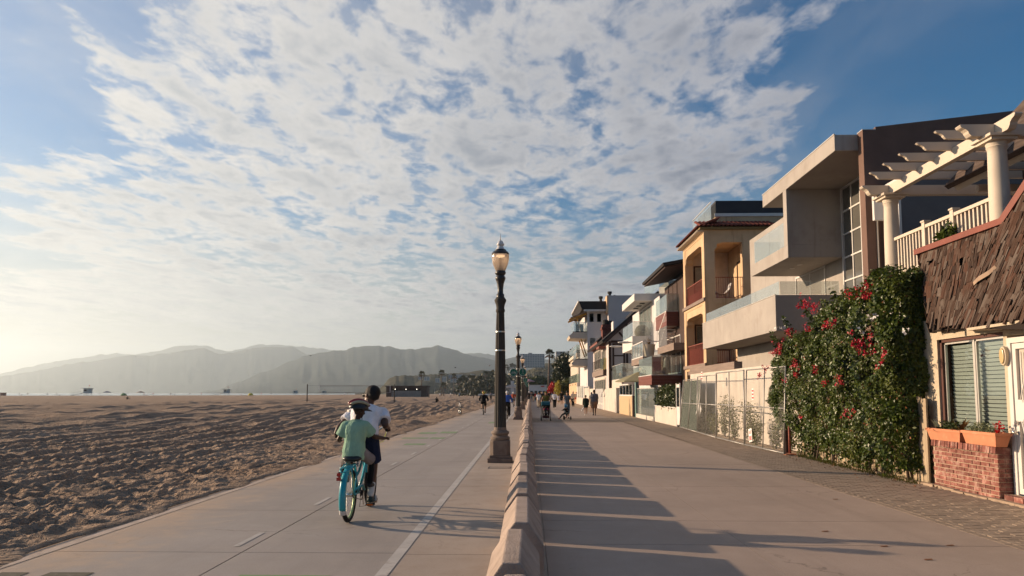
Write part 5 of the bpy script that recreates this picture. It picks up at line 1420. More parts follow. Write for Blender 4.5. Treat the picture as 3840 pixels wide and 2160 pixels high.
for k, x in enumerate((6.2, 6.75)):
    o = empty('patio_heater_box', (x, 93, 9.46), f'{["left", "right"][k]} dark cabinet on the top balcony of the pale house', 'cabinet'); bx('cabinet', M_black, o, -.22, .22, -.2, .2, 0, .95); bx('cabinet_top', M_pipe, o, -.24, .24, -.22, .22, .951, .98)
# peach-based house further on
H8 = empty('peach_house', (0, 0, 0), 'cream and peach beach house with green glass balconies next to the tree', 'house')
bx('base_wall', M_peach, H8, 6.95, 12, 106.5, 127, 0, 3.1); bx('wall', M_cream, H8, 7.2, 12, 106.5, 127, 3.11, 7.0)
bx('cornice', M_cream, H8, 6.9, 7.6, 106.3, 127.2, 7.01, 7.45)
bx('return_wall', M_pgrey, H8, 6.97, 10, 106.2, 106.49, 1.9, 3.1)
glass_rail_x(H8, 6.98, 106.4, 127, 3.15, 4.4, 4, M_glassg); glass_rail_y(H8, 106.35, 7, 9.2, 3.15, 4.4, 2, M_glassg, M_alu)
glass_rail_x(H8, 6.95, 107, 127, 7.46, 8.7, 4, M_glassg, M_alu); glass_rail_y(H8, 107, 6.95, 9.4, 7.46, 8.7, 2, M_glassg, M_alu)
window(H8, 'y', 106.48, 7.6, 9.2, 3.3, 6.4, 2, 1, .12, M_white, M_win, M_dark, .01); window(H8, 'x', 7.19, 108, 126, 3.7, 6.4, 5, 1, .3, M_cream, M_win, M_dark, .01)
for k in range(3): bx('drain_hole', M_dark, H8, 6.93, 6.949, 109 + k * 7, 110.2 + k * 7, 2.75, 2.95)
st8 = empty('striped_fence', (0, 0, 0), 'fence of white boards and glass strips below the peach house', 'fence')
for k in range(7): bx('board', M_white if k % 2 == 0 else M_glassg, st8, 6.88, 6.94, 92.3 + k * 1.9, 94.1 + k * 1.9, .95, 2.5)
bx('base_wall', M_wwall, st8, 6.85, 7.1, 92.2, 106, 0, .94)
# ================================================================== people
def remesh(b, name, m, parent, vox, sm=3):
    o = b.build(name, m, parent, True)
    r = o.modifiers.new('remesh', 'REMESH'); r.mode = 'VOXEL'; r.voxel_size = vox; r.use_smooth_shade = True
    s = o.modifiers.new('smooth', 'SMOOTH'); s.factor = .5; s.iterations = sm
    return o
def chain(b, pts, rad, n=10):
    pts = [Vector(p) for p in pts]
    b.tube(pts, rad, n)
    for p, r in zip(pts, rad): b.ball(p, r * .985, n, 6)
def loft(b, rings, n=14):
    """rings: (centre, right vector, front vector, rx, ry) joined into a closed trunk"""
    s = len(b.v)
    for (c, rv, fv, rx, ry) in rings:
        c = Vector(c); rv = Vector(rv).normalized(); fv = Vector(fv).normalized()
        for j in range(n):
            a = 2 * PI * j / n; b.v.append(tuple(c + rv * rx * math.cos(a) + fv * ry * math.sin(a)))
    m = len(rings)
    for i in range(m - 1):
        for j in range(n):
            j2 = (j + 1) % n; b.f.append((s+i*n+j, s+i*n+j2, s+(i+1)*n+j2, s+(i+1)*n+j)); b.m.append(0)
    b.f.append(tuple(s + j for j in range(n))[::-1]); b.m.append(0)
    b.f.append(tuple(s + (m - 1) * n + j for j in range(n))); b.m.append(0)
def lerp(a, b, t): return Vector(a) * (1 - t) + Vector(b) * t
SK = {'dark': mat('dark_skin', (.045, .022, .014), .5, var=.08), 'deep': mat('brown_skin', (.085, .042, .027), .5, var=.08), 'tan': mat('tan_skin', (.30, .16, .10), .5, var=.06), 'light': mat('light_skin', (.46, .28, .20), .5, var=.06)}
HAIR = mat('black_hair', (.010, .008, .007), .7, bump=.5, bscale=90); BRH = mat('brown_hair', (.06, .032, .018), .6)
CL = {}
def cloth(name, col, rough=.9):
    if name not in CL: CL[name] = mat(name, col, rough, var=.14, vscale=7, bump=1.6, bscale=9, spec=.15, stretch=(1.6, 1, .8))
    return CL[name]
def figure(J, h, skin, top, bot, o_, vox, hair='short', hairm=None, sleeve=.5, leg=.5, bottom='pants', shoes=None, fat=1.0, face=(0, 1, 0), fingers=False, topdrop=.0, loose=0.0):
    """J: joints in local space. o_: top-level object data (name, loc, rz, label...). Body is one continuous mesh; clothes and hair are its children"""
    k = h; rt = (Vector(J['shR']) - Vector(J['shL'])).normalized(); upv = (Vector(J['neck']) - Vector(J['pel'])).normalized(); fw = upv.cross(rt).normalized()
    hu = (Vector(J['head']) - Vector(J['neck'])).normalized(); fc = Vector(face).normalized(); fc = (fc - hu * fc.dot(hu)).normalized(); hr = fc.cross(hu).normalized()
    HM = Matrix((hr, fc, hu)).transposed()
    b = MB()
    pel, nk = Vector(J['pel']), Vector(J['neck']); ch = lerp(pel, nk, .68)
    def trunk(b, g, lo=-.06, hi=1.0, end=None):
        f = fat
        loft(b, [(pel + upv * lo * k, rt, fw, (.085 * f + g / k) * k, (.062 * f + g / k) * k), (pel, rt, fw, (.092 * f + g / k) * k, (.068 * f + g / k) * k), (lerp(pel, nk, .30), rt, fw, (.080 * f + g / k) * k, (.060 * f + g / k) * k),
                 (lerp(pel, nk, .62), rt, fw, (.095 * f + g / k) * k, (.068 * f + g / k) * k), (lerp(pel, nk, .84), rt, fw, (.098 * f + g / k) * k, (.060 * f + g / k) * k), (lerp(pel, nk, .965), rt, fw, (.058 + g / k) * k, (.040 + g / k) * k), (nk, rt, fw, (.036 + .6 * g / k) * k, (.034 + .6 * g / k) * k)])
    trunk(b, 0)
    chain(b, [nk - hu * .01 * k, lerp(nk, J['head'], .55)], [.033 * k, .031 * k])
    hc = Vector(J['head'])
    b.ball(hc + hu * .012 * k, (.046 * k, .058 * k, .060 * k), 14, 10, M=HM); b.ball(hc - hu * .032 * k + fc * .012 * k, (.036 * k, .044 * k, .042 * k), 12, 8, M=HM)
    b.ball(hc + fc * .060 * k - hu * .010 * k, (.009 * k, .013 * k, .014 * k), 8, 6, M=HM)
    for s in (-1, 1): b.ball(hc + hr * s * .047 * k - hu * .006 * k - fc * .004 * k, (.008 * k, .014 * k, .019 * k), 8, 6, M=HM)
    for S in 'LR':
        sh, el, wr = Vector(J['sh' + S]), Vector(J['el' + S]), Vector(J['wr' + S]); ha = Vector(J.get('ha' + S, wr + (wr - el).normalized() * .055 * k))
        chain(b, [lerp(sh, ch, .35), sh], [.040 * k, .033 * k]); chain(b, [sh, lerp(sh, el, .5), el], [.033 * k * fat, .029 * k * fat, .024 * k]); chain(b, [el, lerp(el, wr, .35), wr], [.024 * k, .024 * k, .016 * k])
        d = (ha - wr).normalized(); b.ball(lerp(wr, ha, .6), (.020 * k, .030 * k, .016 * k) if not fingers else (.022 * k, .026 * k, .016 * k), 8, 6, M=d.to_track_quat('Y', 'Z').to_matrix())
        if fingers:
            q = d.to_track_quat('Y', 'Z').to_matrix(); base = lerp(wr, ha, .85)
            for j in range(4):
                off = q @ Vector(((j - 1.5) * .011 * k, 0, 0)); l = (.040, .046, .043, .034)[j] * k
                dn = q @ Vector((0, .35, -1)); p1 = base + off + d * l * .5; p2 = p1 + dn.normalized() * l * .5
                chain(b, [base + off, p1, p2], [.0062 * k, .0056 * k, .005 * k], 6)
            sgn = 1 if S == 'L' else -1
            th = q @ Vector((sgn * .024 * k, .01 * k, -.006 * k)); chain(b, [lerp(wr, ha, .35) + q @ Vector((sgn * .012 * k, 0, 0)), lerp(wr, ha, .6) + th, lerp(wr, ha, .9) + th * .9], [.008 * k, .007 * k, .006 * k], 6)
        hp, kn, an, to = (Vector(J[n + S]) for n in ('hp', 'kn', 'an', 'to'))
        chain(b, [hp, lerp(hp, kn, .5), kn], [.053 * k * fat, .045 * k * fat, .033 * k]); chain(b, [kn, lerp(kn, an, .3), lerp(kn, an, .7), an], [.033 * k, .033 * k, .025 * k, .020 * k])
        chain(b, [an + Vector((0, 0, -.012 * k)), to], [.023 * k, .017 * k])
    name, loc, rz, label, group = o_
    body = remesh(b, name, skin, None, vox); body.location = loc; body.rotation_euler = (0, 0, rz); tag(body, label, 'person', group)
    # shirt
    g = .010 * k + .004 + loose
    c = MB(); trunk(c, g, -.02 - topdrop)
    for S in 'LR':
        sh, el, wr = Vector(J['sh' + S]), Vector(J['el' + S]), Vector(J['wr' + S])
        chain(c, [lerp(sh, ch, .4), lerp(sh, ch, .1)], [.045 * k + g * .5, .036 * k + g]); chain(c, [nk - upv * .02 * k, lerp(nk, sh, .55) - upv * .012 * k, sh], [.034 * k + g * .6, .036 * k + g * .6, .034 * k + g * .6])
        if sleeve > 0:
            pts = [sh, lerp(sh, el, min(1, sleeve))]; rr = [.034 * k * fat + g * .8, .031 * k * fat + g]
            if sleeve > 1: pts = [sh, el, lerp(el, wr, sleeve - 1)]; rr = [.034 * k + g, .027 * k + g, .020 * k + g]
            c.tube(pts, rr, 12); c.ball(pts[0], rr[0] * .98, 12, 6)
            if sleeve > 1: c.ball(pts[1], rr[1] * .98, 12, 6)
    remesh(c, 'shirt', top, body, vox * .9)
    # trousers, shorts or skirt
    if bottom:
        c = MB(); f = fat; g2 = .012 * k
        loft(c, [(pel - upv * .075 * k, rt, fw, .088 * f * k + g2, .066 * f * k + g2), (pel, rt, fw, .093 * f * k + g2, .069 * f * k + g2), (lerp(pel, nk, .16), rt, fw, .086 * f * k + g2 * .6, .063 * f * k + g2 * .6)])
        for S in 'LR':
            hp, kn, an = (Vector(J[n + S]) for n in ('hp', 'kn', 'an'))
            if bottom == 'pants':
                if leg <= 1: pts = [hp, lerp(hp, kn, .5), lerp(hp, kn, leg)]; rr = [.055 * k * f + g2, .048 * k * f + g2 * 1.1, .040 * k * f + g2 * 1.5]
                else: pts = [hp, kn, lerp(kn, an, leg - 1)]; rr = [.055 * k * f + g2, .037 * k + g2 * 1.2, .030 * k + g2 * 1.2]
                c.tube(pts, rr, 12); c.ball(pts[0], rr[0] * .98, 12, 6)
                if leg > 1: c.ball(pts[1], rr[1] * .98, 12, 6)
        if bottom == 'skirt':
            mid = lerp(lerp(J['hpL'], J['hpR'], .5), lerp(J['knL'], J['knR'], .5), leg)
            loft(c, [(pel, rt, fw, .095 * k + g2, .07 * k + g2), (mid, rt, Vector((0, 1, 0)), .125 * k, .10 * k)])
        remesh(c, 'trousers' if bottom == 'pants' else 'skirt', bot, body, vox * .9)
    if shoes is not None:
        for S in 'LR':
            an, to = Vector(J['an' + S]), Vector(J['to' + S]); c = MB()
            chain(c, [an + Vector((0, 0, -.02 * k)), lerp(an, to, .55) + Vector((0, 0, -.004 * k)), to], [.029 * k, .026 * k, .022 * k]); remesh(c, 'shoe', shoes, body, max(vox * .8, .008), 2)
    # hair
    hm_ = hairm or HAIR; c = MB()
    if hair in ('short', 'bun', 'long', 'afro'):
        e = .006 * k if hair != 'afro' else .010 * k
        c.ball(hc + hu * .026 * k - fc * .010 * k, (.047 * k + e, .055 * k + e, .050 * k + e), 14, 10, M=HM)
        if hair == 'afro': c.ball(hc - hu * .002 * k - fc * .026 * k, (.044 * k + e * .5, .036 * k + e, .036 * k), 12, 8, M=HM)
        if hair == 'bun': c.ball(hc + hu * .01 * k - fc * .075 * k, .026 * k, 10, 8)
        if hair == 'long':
            c.ball(hc - hu * .03 * k - fc * .03 * k, (.052 * k, .034 * k, .06 * k), 12, 8, M=HM); c.ball(hc - hu * .09 * k - fc * .035 * k, (.050 * k, .026 * k, .06 * k), 12, 8, M=HM)
            for s in (-1, 1): c.ball(hc - hu * .06 * k + hr * s * .045 * k, (.016 * k, .026 * k, .07 * k), 10, 8, M=HM)
        remesh(c, 'hair', hm_, body, vox * .9, 1)
    elif hair in ('hood', 'cap'):
        c.ball(hc + hu * .018 * k - fc * .012 * k, (.060 * k, .068 * k, .068 * k), 14, 10, M=HM)
        if hair == 'hood': c.ball(hc - hu * .06 * k - fc * .02 * k, (.065 * k, .06 * k, .045 * k), 12, 8, M=HM)
        else: c.ball(hc + hu * .02 * k + fc * .07 * k, (.045 * k, .035 * k, .008 * k), 10, 6, M=HM)
        remesh(c, hair, hm_, body, vox * .9, 1)
    return body
def walk_joints(h, ph=.35, arm=.4, hunch=0.0, armbend=.15, hold=None):
    """walking pose facing +y; ph: stride angle of the right leg (left leg opposite)"""
    k = h; J = {}
    pel = Vector((0, 0, .53 * k)); J['pel'] = pel; J['neck'] = Vector((0, .02 * k + hunch * .25 * k, .845 * k)); J['head'] = J['neck'] + Vector((0, .015 * k + hunch * .1 * k, .085 * k))
    for S, s in (('L', -1), ('R', 1)):
        a = ph * s
        J['hp' + S] = Vector((s * .050 * k, 0, .515 * k))
        kn = J['hp' + S] + Vector((0, math.sin(a) * .245 * k + .012 * k, -math.cos(a) * .245 * k)); a2 = a - (.55 * abs(a) + .10 if a < 0 else .08)
        an = kn + Vector((0, math.sin(a2) * .235 * k, -math.cos(a2) * .235 * k)); J['kn' + S] = kn; J['an' + S] = an
        J['to' + S] = an + Vector((s * .01 * k, .085 * k, -.022 * k + (.0 if a > 0 else -.03 * k)))
        J['sh' + S] = J['neck'] + Vector((s * .100 * k, 0, -.040 * k))
        b = -a * arm / .35 * .8 if ph else .05
        if hold: tgt = Vector((s * hold[0], hold[1], hold[2])); J['wr' + S] = tgt; m = lerp(J['sh' + S], tgt, .5); J['el' + S] = m + Vector((s * .05 * k, -.05 * k, -.06 * k))
        else:
            el = J['sh' + S] + Vector((s * .025 * k, math.sin(b) * .175 * k, -math.cos(b) * .175 * k)); b2 = b + armbend
            J['el' + S] = el; J['wr' + S] = el + Vector((s * .005 * k, math.sin(b2) * .150 * k, -math.cos(b2) * .150 * k))
    mn = min(min(J['an' + S].z - .036 * k, J['to' + S].z - .018 * k) for S in 'LR')
    for q in J: J[q] = J[q] - Vector((0, 0, mn))
    return J
WHITE_T = cloth('white_tee', (.76, .75, .78)); GREEN_T = cloth('mint_tee', (.30, .47, .33)); NAVY = cloth('navy_shorts', (.014, .022, .055)); GREYC = cloth('grey_cloth', (.22, .20, .20)); BLACKC = cloth('black_cloth', (.010, .010, .011)); OLIVE = cloth('olive_top', (.13, .12, .035)); DENIM = cloth('denim_blue', (.10, .15, .20)); BEIGE = cloth('beige_cloth', (.46, .39, .30)); BLUEJ = cloth('blue_jacket', (.06, .13, .42)); DGREEN = cloth('dark_green_dress', (.012, .022, .016)); ORANGE = cloth('orange_top', (.35, .07, .03)); CREAMC = cloth('cream_hoodie', (.58, .50, .40)); REDC = cloth('red_cloth', (.42, .02, .03)); TANSH = cloth('tan_shorts', (.25, .15, .10)); PALE = cloth('pale_blue_dress', (.50, .50, .58)); GREYSH = cloth('slate_shirt', (.13, .13, .15))
SHOEW = mat('white_shoe', (.55, .53, .5), .7); SHOEB = mat('black_shoe', (.02, .02, .022), .6)

# ================================================================== bicycles
M_turq = mat('turquoise_paint', (.012, .30, .36), .28, var=.06, spec=.6); M_tyre = mat('tyre_rubber', (.012, .012, .012), .8); M_rim = mat('pale_green_rim', (.34, .46, .22), .35, .1); M_spoke = mat('spoke_steel', (.6, .6, .58), .25, .9); M_sadl = mat('saddle_vinyl', (.012, .011, .011), .38, spec=.5); M_amber = mat('amber_reflector', (.65, .14, .02), .3); M_redl = mat('red_lens', (.45, .02, .015), .25, spec=.6); M_grip = mat('black_grip', (.012, .012, .012), .7)
def wheel(par, y, r, tw, rimm, nsp=18, det=True):
    t = MB().torus((0, y, r), r - tw, tw, (1, 0, 0), 36 if det else 22, 10 if det else 6).build('wheel', M_tyre, par, True)
    MB().torus((0, y, r), r - tw * 2.0, tw * .55, (1, 0, 0), 32 if det else 20, 6).build('rim', rimm, t, True)
    s = MB()
    for k in range(nsp):
        a = 2 * PI * k / nsp; sd_ = .028 if k % 2 else -.028; c = Vector((0, y, r))
        s.tube([c + Vector((sd_, .02 * math.cos(a + .5), .02 * math.sin(a + .5))), c + Vector((0, (r - tw * 2.2) * math.cos(a), (r - tw * 2.2) * math.sin(a)))], .0012 if det else .003, 3)
    tag(s.build('spokes', M_spoke, t), kind='stuff')
    MB().tube([(-.05, y, r), (.05, y, r)], .022, 10).build('hub', M_spoke, t, True)
    return t
def fender(par, y, r, a0, a1, wd_, m, name='fender'):
    b = MB(); n = 18; V = []
    prof_ = [(-wd_, -.016), (-wd_ * .75, .004), (0, .012), (wd_ * .75, .004), (wd_, -.016)]
    for i in range(n + 1):
        a = R(a0 + (a1 - a0) * i / n)
        for (px_, pr) in prof_: V.append((px_, y - (r + pr) * math.cos(a), r - .03 + (r + pr) * math.sin(a)))
    F_ = [(i * 5 + j, i * 5 + j + 1, (i + 1) * 5 + j + 1, (i + 1) * 5 + j) for i in range(n) for j in range(4)]
    b.add(V, F_); o = b.build(name, m, par, True); sm = o.modifiers.new('solid', 'SOLIDIFY'); sm.thickness = .003; return o
BIKE = PG(1307, 1959); bk = empty('cruiser_bicycle', (BIKE.x, BIKE.y, 0), 'turquoise beach cruiser bicycle ridden by the man and the child', 'bicycle', rz=R(.6))
WB, WR, TW = 1.26, .335, .028
wheel(bk, 0, WR, TW, M_rim); wheel(bk, WB, WR, TW, M_rim)
fender(bk, 0, WR + .022, -22, 120, .042, M_turq); fender(bk, WB, WR + .022, 30, 150, .038, M_turq)
tipf = fender(bk, 0, WR + .024, -32, -23, .043, M_white, 'fender_tip')
bb = Vector((0, .47, .30)); st_top = Vector((0, .26, .70)); hd_t = Vector((0, WB - .32, .88)); hd_b = Vector((0, WB - .26, .70)); ra = Vector((0, 0, WR)); fa = Vector((0, WB, WR))
def fr(name, pts, r_, m=M_turq): return MB().tube(pts, r_, 10).build(name, m, bk, True)
fr('seat_tube', [bb, st_top], .018); fr('down_tube', [bb, lerp(bb, hd_b, .5) + Vector((0, .02, -.04)), hd_b], .021); fr('top_tube', [lerp(bb, st_top, .55), lerp(st_top, hd_t, .4) + Vector((0, 0, -.20)), lerp(st_top, hd_t, .75) + Vector((0, 0, -.10)), hd_t + Vector((0, -.01, -.08))], .018); fr('head_tube', [hd_b, hd_t], .022)
for s in (-1, 1):
    fr('chain_stay', [bb + Vector((s * .03, 0, 0)), ra + Vector((s * .062, .1, 0)), ra + Vector((s * .065, 0, 0))], .010)
    fr('seat_stay', [st_top + Vector((s * .02, 0, -.05)), ra + Vector((s * .060, .12, .22)), ra + Vector((s * .065, 0, 0))], .009)
    fr('fork_blade', [hd_b + Vector((s * .02, 0, 0)), hd_b + Vector((s * .055, .04, -.08)), fa + Vector((s * .058, 0, 0))], .013)
    fr('fender_stay', [ra + Vector((s * .07, 0, 0)), ra + Vector((s * .045, -.30, -.09))], .003, M_spoke)
# rack over the rear wheel
for s in (-1, 1):
    fr('rack_rail', [Vector((s * .055, -.26, WR + .33)), Vector((s * .065, .0, WR + .37)), Vector((s * .06, .22, WR + .37))], .0075); fr('rack_leg', [Vector((s * .065, -.16, WR + .35)), Vector((s * .075, -.12, WR + .1)), Vector((s * .072, -.02, WR))], .0065)
for yy in (-.25, -.12, .02, .16): fr('rack_bar', [Vector((-.062, yy, WR + .355)), Vector((.062, yy, WR + .355))], .006)
fr('rack_hoop', [Vector((-.055, -.26, WR + .33)), Vector((-.03, -.31, WR + .31)), Vector((.03, -.31, WR + .31)), Vector((.055, -.26, WR + .33))], .0075)
tlp = empty('tail_light', (-.055, -.30, WR + .25)); tlp.parent = bk
bx('lens', M_redl, tlp, -.025, .025, -.02, .01, -.04, .0); bx('lens', M_redl, tlp, -.022, .022, -.02, .01, .012, .05); bx('mount', M_black, tlp, -.012, .012, .011, .03, -.04, .06)
# saddle with springs
sd0 = Vector((0, .22, .765)); b = MB()
loft(b, [(sd0 + Vector((0, -.14, .0)), (1, 0, 0), (0, 0, 1), .085, .028), (sd0 + Vector((0, -.10, .005)), (1, 0, 0), (0, 0, 1), .125, .042), (sd0 + Vector((0, .0, .0)), (1, 0, 0), (0, 0, 1), .105, .036), (sd0 + Vector((0, .10, 0)), (1, 0, 0), (0, 0, 1), .045, .028), (sd0 + Vector((0, .17, -.005)), (1, 0, 0), (0, 0, 1), .025, .022)], 16)
sdo = b.build('saddle', M_sadl, bk, True)
for s in (-1, 1): MB().tube([sd0 + Vector((s * .075 + .018 * math.cos(t * 9), -.08 + .018 * math.sin(t * 9), -.03 - .015 * t)) for t in np.linspace(0, 4.5, 40)], .004, 5).build('spring', M_chrome, sdo, True)
MB().tube([st_top, sd0 + Vector((0, .02, -.03))], .013, 8).build('seat_post', M_chrome, sdo, True)
# cranks, pedals, chain, guard
crank = empty('crankset', tuple(bb)); crank.parent = bk
MB().torus((.055, 0, 0), .088, .006, (1, 0, 0), 24, 5).torus((.055, 0, 0), .03, .012, (1, 0, 0), 14, 5).build('chain_ring', M_black, crank, True)
PR = Vector((.16, .045, -.155)); PL_ = Vector((-.16, -.045, .155))
MB().bar((.07, 0, 0), (.07, PR.y, PR.z), .016, .026).build('crank_arm', M_chrome, crank); MB().bar((-.07, 0, 0), (-.07, PL_.y, PL_.z), .016, .026).build('crank_arm', M_chrome, crank)
for p in (PR, PL_):
    pd_ = MB().box(p.x - .055, p.x + .055, p.y - .045, p.y + .045, p.z - .014, p.z + .012).build('pedal', M_black, crank, bevel=.006); MB().box(p.x - .04, p.x + .04, p.y - .049, p.y - .046, p.z - .010, p.z + .008).build('reflector', M_amber, pd_)
fr('chain', [bb + Vector((.055, .085, 0)), bb + Vector((.055, 0, .088)), ra + Vector((.055, 0, .035)), ra + Vector((.055, -.035, 0)), ra + Vector((.055, 0, -.035)), bb + Vector((.055, 0, -.088)), bb + Vector((.055, .085, 0))], .005, M_black)
fr('chain_guard', [bb + Vector((.068, .09, .03)), bb + Vector((.068, 0, .105)), ra + Vector((.068, .05, .06))], .014)
fr('kick_stand', [Vector((-.06, .12, .28)), Vector((-.14, .22, .10))], .008, M_chrome)
MB().tube([bb + Vector((.05, 0, .02)), Vector((.09, .20, .16)), Vector((.09, .55, .12)), Vector((.07, .85, .35)), Vector((.03, .9, .7))], .004, 5).build('cable', M_black, bk, True)
# handlebar, swept back; hands hold the grips
stem = hd_t + Vector((0, -.02, .10)); gR, gL = Vector((.32, .72, 1.10)), Vector((-.32, .62, 1.02))
MB().tube([hd_t, stem, stem + Vector((0, .05, .05))], .014, 8).build('stem', M_chrome, bk, True)
MB().tube([gL + Vector((.02, .12, .0)), Vector((-.24, .92, 1.10)), Vector((-.08, .96, 1.03)), Vector((.08, .97, 1.03)), Vector((.24, 1.0, 1.14)), gR + Vector((-.02, .13, 0))], .012, 10).build('handlebar', M_chrome, bk, True)
for g, q in ((gR, Vector((-.03, .15, .0))), (gL, Vector((.03, .14, .0)))):
    MB().tube([g - q * .35, g + q], .018, 10).build('grip', M_grip, bk, True)
    MB().tube([g + q + Vector((0, .02, -.02)), g + q * .2 + Vector((0, .05, -.055))], .006, 6).build('brake_lever', M_chrome, bk, True)
for k, cc in enumerate(((.30, .55, .12), (.32, .6, .10))):
    MB().tube([gR + Vector((-.03, .18, -.02)), Vector((.22, 1.08, .98 - .05 * k)), Vector((.05, 1.02, .85))], .004, 5).build('brake_cable', mat('lime_cable', (.45, .5, .08), .5), bk, True)
# man standing on the pedals
mx = BIKE.x; my = BIKE.y
Jm = {'pel': (.04, .50, 1.06), 'neck': (.055, .82, 1.395), 'head': (.075, .87, 1.555),
      'hpL': (-.05, .50, 1.03), 'hpR': (.13, .50, 1.03), 'knR': (.165, .66, .66), 'anR': (.165, .50, .255), 'toR': (.185, .66, .185), 'knL': (-.13, .78, .80), 'anL': (-.16, .46, .53), 'toL': (-.17, .60, .49),
      'shL': (-.135, .80, 1.315), 'shR': (.245, .81, 1.315), 'elR': (.335, .73, 1.145), 'wrR': (.33, .70, 1.13), 'haR': (.325, .78, 1.12), 'elL': (-.30, .74, 1.14), 'wrL': (-.33, .63, 1.06), 'haL': (-.325, .70, 1.035)}
Jm['elR'] = (.325, .60, 1.165); Jm['wrR'] = (.325, .70, 1.145); Jm['elL'] = (-.285, .62, 1.15); Jm['wrL'] = (-.325, .57, 1.06)
man = figure(Jm, 1.80, SK['deep'], WHITE_T, NAVY, ('person', (mx, my, 0), R(.6), 'man in white tee and navy shorts standing on the turquoise bicycle pedals', None), .0095, 'afro', HAIR, .62, .92, 'pants', None, 1.12, (-.75, .62, -.02), True, .03, .010)
def kid(name, b, m, par, vox=.008): return remesh(b, name, m, par, vox, 2)
c = MB(); chain(c, [Vector(Jm['anR']) + Vector((0, 0, .02)), lerp(Jm['anR'], Jm['knR'], .36)], [.046, .053]); kid('sock', c, SHOEW, man)
c = MB(); chain(c, [Vector(Jm['anL']) + Vector((0, 0, .02)), lerp(Jm['anL'], Jm['knL'], .36)], [.046, .053]); kid('sock', c, SHOEW, man)
for S in 'LR':
    an, to = Vector(Jm['an' + S]), Vector(Jm['to' + S]); d = (to - an); c = MB()
    chain(c, [an + Vector((0, -.035, -.045)), an + d * .5 + Vector((0, 0, -.012)), to + Vector((0, .03, -.004))], [.042, .046, .038]); sh_ = kid('shoe', c, mat('dark_teal_shoe', (.015, .035, .035), .6), man)
    for q in range(3):
        m_ = an + d * (.35 + .14 * q) + Vector((.045, 0, -.005)); MB().bar(m_ + Vector((0, -.015, -.03)), m_ + Vector((0, .015, .03)), .006, .012, up=(1, 0, 0)).build('stripe', SHOEW, sh_)
    MB().tube([an + Vector((0, -.05, -.083)), an + d * .5 + Vector((0, 0, -.055)), to + Vector((0, .04, -.038))], [.036, .042, .034], 10, flat=((1, 0, 0), .32)).build('sole', mat('gum_sole', (.28, .22, .16), .7), sh_, True)
# sunglasses and bag strap
hc = Vector(Jm['head']); fcv = Vector((-.75, .62, -.02)).normalized(); rgt = fcv.cross(Vector((0, 0, 1))).normalized()
sgm = MB(); 
for s in (-1, 1): sgm.obox(hc + fcv * .112 + rgt * s * .035 + Vector((0, 0, .012)), (.058, .008, .042), Matrix((rgt, fcv, Vector((0, 0, 1)))).transposed()); sgm.bar(hc + fcv * .108 + rgt * s * .064 + Vector((0, 0, .022)), hc - fcv * .01 + rgt * s * .088 + Vector((0, 0, .022)), .006, .012)
sgm.bar(hc + fcv * .113 - rgt * .01 + Vector((0, 0, .018)), hc + fcv * .113 + rgt * .01 + Vector((0, 0, .018)), .006, .008)
sgm.build('sunglasses', M_black, man)
MB().tube([(.075, .775, 1.425), (.0, .742, 1.375), (-.10, .69, 1.26), (-.15, .66, 1.18)], [.012] * 4, 6, flat=((0, -1, .3), 1.6)).build('bag_strap', BLACKC, man, True)
# child sitting on the saddle
Jc = {'pel': (.0, .22, .865), 'neck': (.02, .25, 1.235), 'head': (.045, .275, 1.365),
      'hpL': (-.065, .24, .84), 'hpR': (.075, .24, .84), 'knR': (.175, .47, .72), 'anR': (.165, .43, .435), 'toR': (.185, .55, .385), 'knL': (-.17, .46, .70), 'anL': (-.17, .38, .42), 'toL': (-.18, .50, .38),
      'shL': (-.115, .25, 1.175), 'shR': (.135, .25, 1.175), 'elL': (-.205, .26, 1.00), 'wrL': (-.23, .40, .97), 'haL': (-.25, .48, .98), 'elR': (.235, .34, 1.03), 'wrR': (.34, .52, 1.00), 'haR': (.36, .60, 1.00)}
child = figure(Jc, 1.28, SK['dark'], GREEN_T, GREYC, ('person', (mx, my, 0), R(.6), 'child in mint tee and bike helmet sitting on the turquoise bicycle saddle', None), .0085, 'short', HAIR, .72, .95, 'pants', SHOEB, 1.0, (.80, .55, -.05), True, .075, .016)
c = MB(); chain(c, [lerp(Jc['knR'], Jc['anR'], .05), lerp(Jc['knR'], Jc['anR'], .5), Vector(Jc['anR'])], [.050, .046, .036]); kid('legging', c, BLACKC, child)
c = MB(); chain(c, [lerp(Jc['knL'], Jc['anL'], .05), lerp(Jc['knL'], Jc['anL'], .5), Vector(Jc['anL'])], [.050, .046, .036]); kid('legging', c, BLACKC, child)
# helmet: shell with ribs and visor
hc = Vector(Jc['head']) + Vector((-.005, .0, .035)); f_ = Vector((.86, .50, -.10)).normalized(); r_ = f_.cross(Vector((0, 0, 1))).normalized(); u_ = r_.cross(f_); HMx = Matrix((r_, f_, u_)).transposed()
def dome(rx, ry, rz_, z0, n=20, m=8, off=0):
    b = MB(); V = []
    for i in range(m + 1):
        th = (PI / 2) * i / m
        for j in range(n):
            ph = 2 * PI * j / n; q = Vector((rx * math.cos(th) * math.cos(ph), ry * math.cos(th) * math.sin(ph), z0 + rz_ * math.sin(th) + off)); V.append(tuple(hc + HMx @ q))
    b.add(V, [(i*n+j, i*n+(j+1)%n, (i+1)*n+(j+1)%n, (i+1)*n+j) for i in range(m) for j in range(n)]); return b
hel = dome(.100, .132, .105, -.01).build('helmet', mat('helmet_black', (.012, .012, .013), .35, spec=.5), child, True); sm = hel.modifiers.new('solid', 'SOLIDIFY'); sm.thickness = .014
